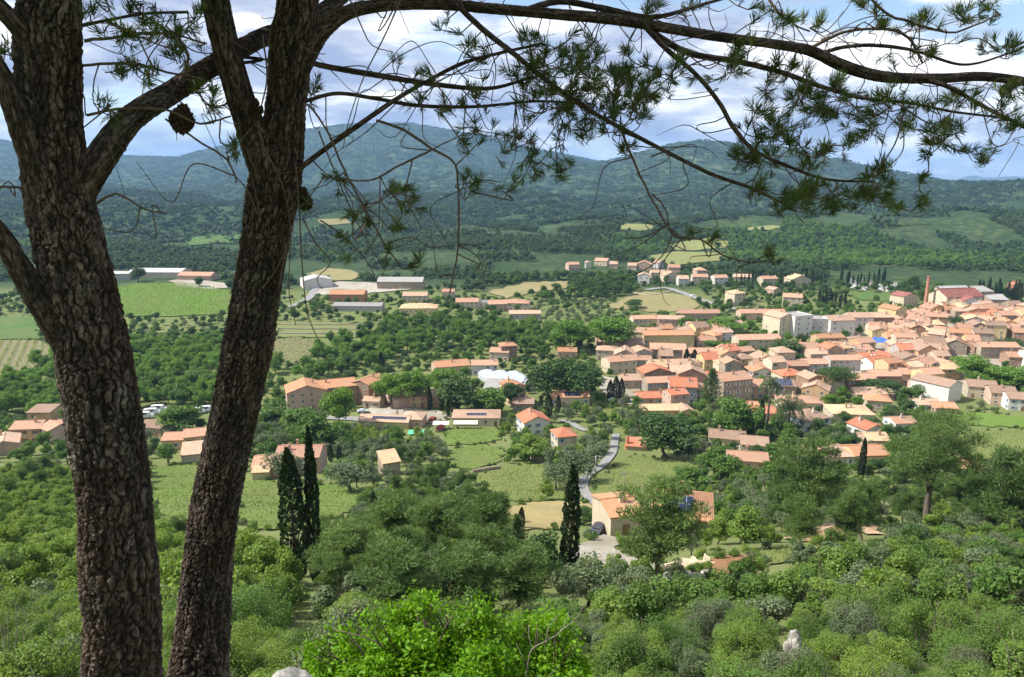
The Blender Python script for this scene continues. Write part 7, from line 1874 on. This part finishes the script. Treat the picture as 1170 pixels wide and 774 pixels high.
def bush_clumps(x0, x1, n, seed, Y0):
    rs = np.random.RandomState(seed); bx = np.array(BTOP, float); out = []
    for k in range(n):
        x = rs.uniform(x0, x1); top = float(np.interp(x, bx[:, 0], bx[:, 1])); t = rs.rand() ** 1.5
        r = .07 + .11 * min(1, t * 1.6) + rs.uniform(0, .03)
        out.append((x, top + r * 108 * .85 + t * 85 - rs.rand() * 5 * (t < .2), Y0 + .45 * (1 - t) - .55 * t + rs.uniform(-.2, .2), r))
    for k in range(n // 3):      # upright shoots
        x = rs.uniform(x0 + 6, x1 - 6); top = float(np.interp(x, bx[:, 0], bx[:, 1]))
        out.append((x, top + rs.uniform(-2, 7), Y0 + rs.uniform(-.2, .5), rs.uniform(.035, .06)))
    return out
near_bush('shrub', 500, 740, 7.2, bush_clumps(344, 584, 62, 3, 7.1), 25000, LEAF['bright'], .060, 'vivid light green bush just below the viewpoint, the larger of two', seed=5, leafw=.032)
near_bush('shrub', 625, 745, 7.5, bush_clumps(584, 668, 26, 4, 7.4), 9000, LEAF['bright'], .060, 'smaller vivid green bush with grey bare stems beside the larger vivid bush', seed=6, leafw=.032)
near_bush('shrub', 380, 740, 9.2, [(392, 712, 9.4, .22), (372, 735, 9.2, .24), (355, 760, 9.0, .24), (400, 735, 9.2, .2), (410, 700, 9.6, .15)], 5200, LEAF['grey'], .05, 'pale grey-green bush behind the edge of the vivid green bush', seed=7)
def dead_branch():
    rs = np.random.RandomState(3); mb = MB()
    B0 = [npY(598, 800, 6.9), npY(603, 760, 6.9), npY(608, 742, 6.9), npY(625, 732, 6.95), npY(640, 722, 7.0), npY(650, 700, 7.05)]
    tube(mb, smooth_path(B0, .04), np.linspace(.009, .0025, len(smooth_path(B0, .04))), 6)
    for (a, b), (c, d) in (((640, 722), (668, 690)), ((625, 732), (640, 700)), ((603, 760), (590, 735)), ((608, 742), (604, 715)), ((650, 705), (662, 712)), ((598, 790), (640, 760))):
        p0 = np.array(npY(a, b, 6.95)); p1 = np.array(npY(c, d, 7.0)); pth = smooth_path([p0, (p0 + p1) / 2 + rs.normal(0, .03, 3), p1], .04); tube(mb, pth, np.linspace(.005, .0018, len(pth)), 5)
    tag(link('dead_branch', mb.mesh('dead_branch', plain('weathered_wood', (.24, .21, .18), .9, .3, 6), True)), 'bare grey dead branch standing in front of the smaller vivid bush', 'branch')
dead_branch()

# ------------------------------------------------------------------ haze
def haze():
    mb = MB(); mb.box((0, 0, 265), (36000, 36000, 610))
    m = bpy.data.materials.new('haze_air'); m.use_nodes = True; nt = m.node_tree; nt.nodes.clear()
    o_ = nt.nodes.new('ShaderNodeOutputMaterial'); v = nt.nodes.new('ShaderNodeVolumePrincipled')
    v.inputs['Color'].default_value = (0.36, 0.62, 1.0, 1); v.inputs['Density'].default_value = HAZE; v.inputs['Anisotropy'].default_value = 0.1
    nt.links.new(v.outputs[0], o_.inputs['Volume'])
    o = link('haze', mb.mesh('haze', m, tint=False)); tag(o, None, None, None, 'stuff')
HAZE = 0.8e-4
haze()

# ------------------------------------------------------------------ labels for things that look alike: what they stand beside
MARKS = [('the brick chimney', 1057, 330), ('the white apartment block', 917, 368), ('the umbrella pine', 953, 432), ('the dark round oak', 897, 396), ('the tall stone block', 843, 440), ('the tall palm', 876, 462), ('the orange roofed farm', 385, 446), ('the white greenhouse', 592, 433),
         ('the white house by the lane', 614, 482), ('the near villa', 760, 592), ('the driveway cypress', 651, 610), ('the tall cypress pair', 350, 590), ('the big open pine', 1058, 540), ('the bright vineyard', 190, 342), ('the two big plane trees', 676, 378), ('the long stone barn', 457, 327),
         ('the blue tarpaulin', 1003, 394), ('the pointed white rock', 903, 740), ('the vivid green bush', 500, 740), ('the lane bend', 668, 553), ('the dry field', 745, 347), ('the yellow villa', 478, 354), ('the large white gable', 1085, 440), ('the first trunk', 125, 560), ('the second trunk', 250, 560), ('the salmon roofed villa', 330, 530),
         ('the straw field', 630, 590), ('the lawn', 540, 497), ('the oval town pine', 1094, 370), ('the factory', 1092, 340), ('the cemetery', 1000, 322), ('the tan upper field', 610, 330), ('the dark fir', 890, 560), ('the sandy track', 955, 606), ('the red earth cut', 835, 645), ('the camper vans', 190, 470), ('the ochre corner house', 36, 497), ('the white winery hall', 176, 312),
         ('the white balcony villa', 934, 482), ('the village cypresses', 704, 446), ('the big planes', 1140, 430), ('the small round pine row', 1140, 560)]
MARKS.pop()
ORD = ['closest', 'second closest', 'third closest', 'fourth closest', 'fifth closest', 'sixth closest', 'seventh closest', 'eighth closest', 'ninth closest', 'tenth closest', 'eleventh closest', 'twelfth closest', 'thirteenth closest', 'fourteenth closest', 'fifteenth closest', 'sixteenth closest', 'seventeenth closest', 'eighteenth closest', 'nineteenth closest', 'twentieth closest'] + [t + ' ' + u + ' closest' for t in ('twenty', 'thirty', 'forty') for u in ('first', 'second', 'third', 'fourth', 'fifth', 'sixth', 'seventh', 'eighth', 'ninth', 'last')]
def finish_labels():
    used = {}
    for o, ph, px, py in PENDING:
        best = min(MARKS, key=lambda m: math.hypot(m[1] - px, (m[2] - py) * 1.6))
        dx, dy = px - best[1], (py - best[2]) * 1.6; d = math.hypot(dx, dy)
        a = math.degrees(math.atan2(-dy, dx)) % 360
        rel = ('right of', 'behind right of', 'behind', 'behind left of', 'left of', 'front left of', 'in front of', 'front right of')[int(((a + 22.5) % 360) // 45)]
        used.setdefault((ph, rel, best[0]), []).append((d, o))
    for (ph, rel, mk), lst in used.items():
        lst.sort(key=lambda t: t[0])
        for k, (d, o) in enumerate(lst):
            o['label'] = f'{ph} {rel} {mk}' if len(lst) == 1 else f'{ph}, {ORD[min(k, len(ORD) - 1)]} {rel} {mk}'
            if len(o['label'].split()) > 16: o['label'] = o['label'].replace('dark cypress in the hedge row on the hill', 'dark hill hedge cypress').replace('dark cypress right of the factory', 'dark factory cypress').replace(' closest', '')
finish_labels()
print('COUNTS', COUNT, 'objects', len(bpy.data.objects), 'polys', sum(len(m.polygons) for m in bpy.data.meshes))
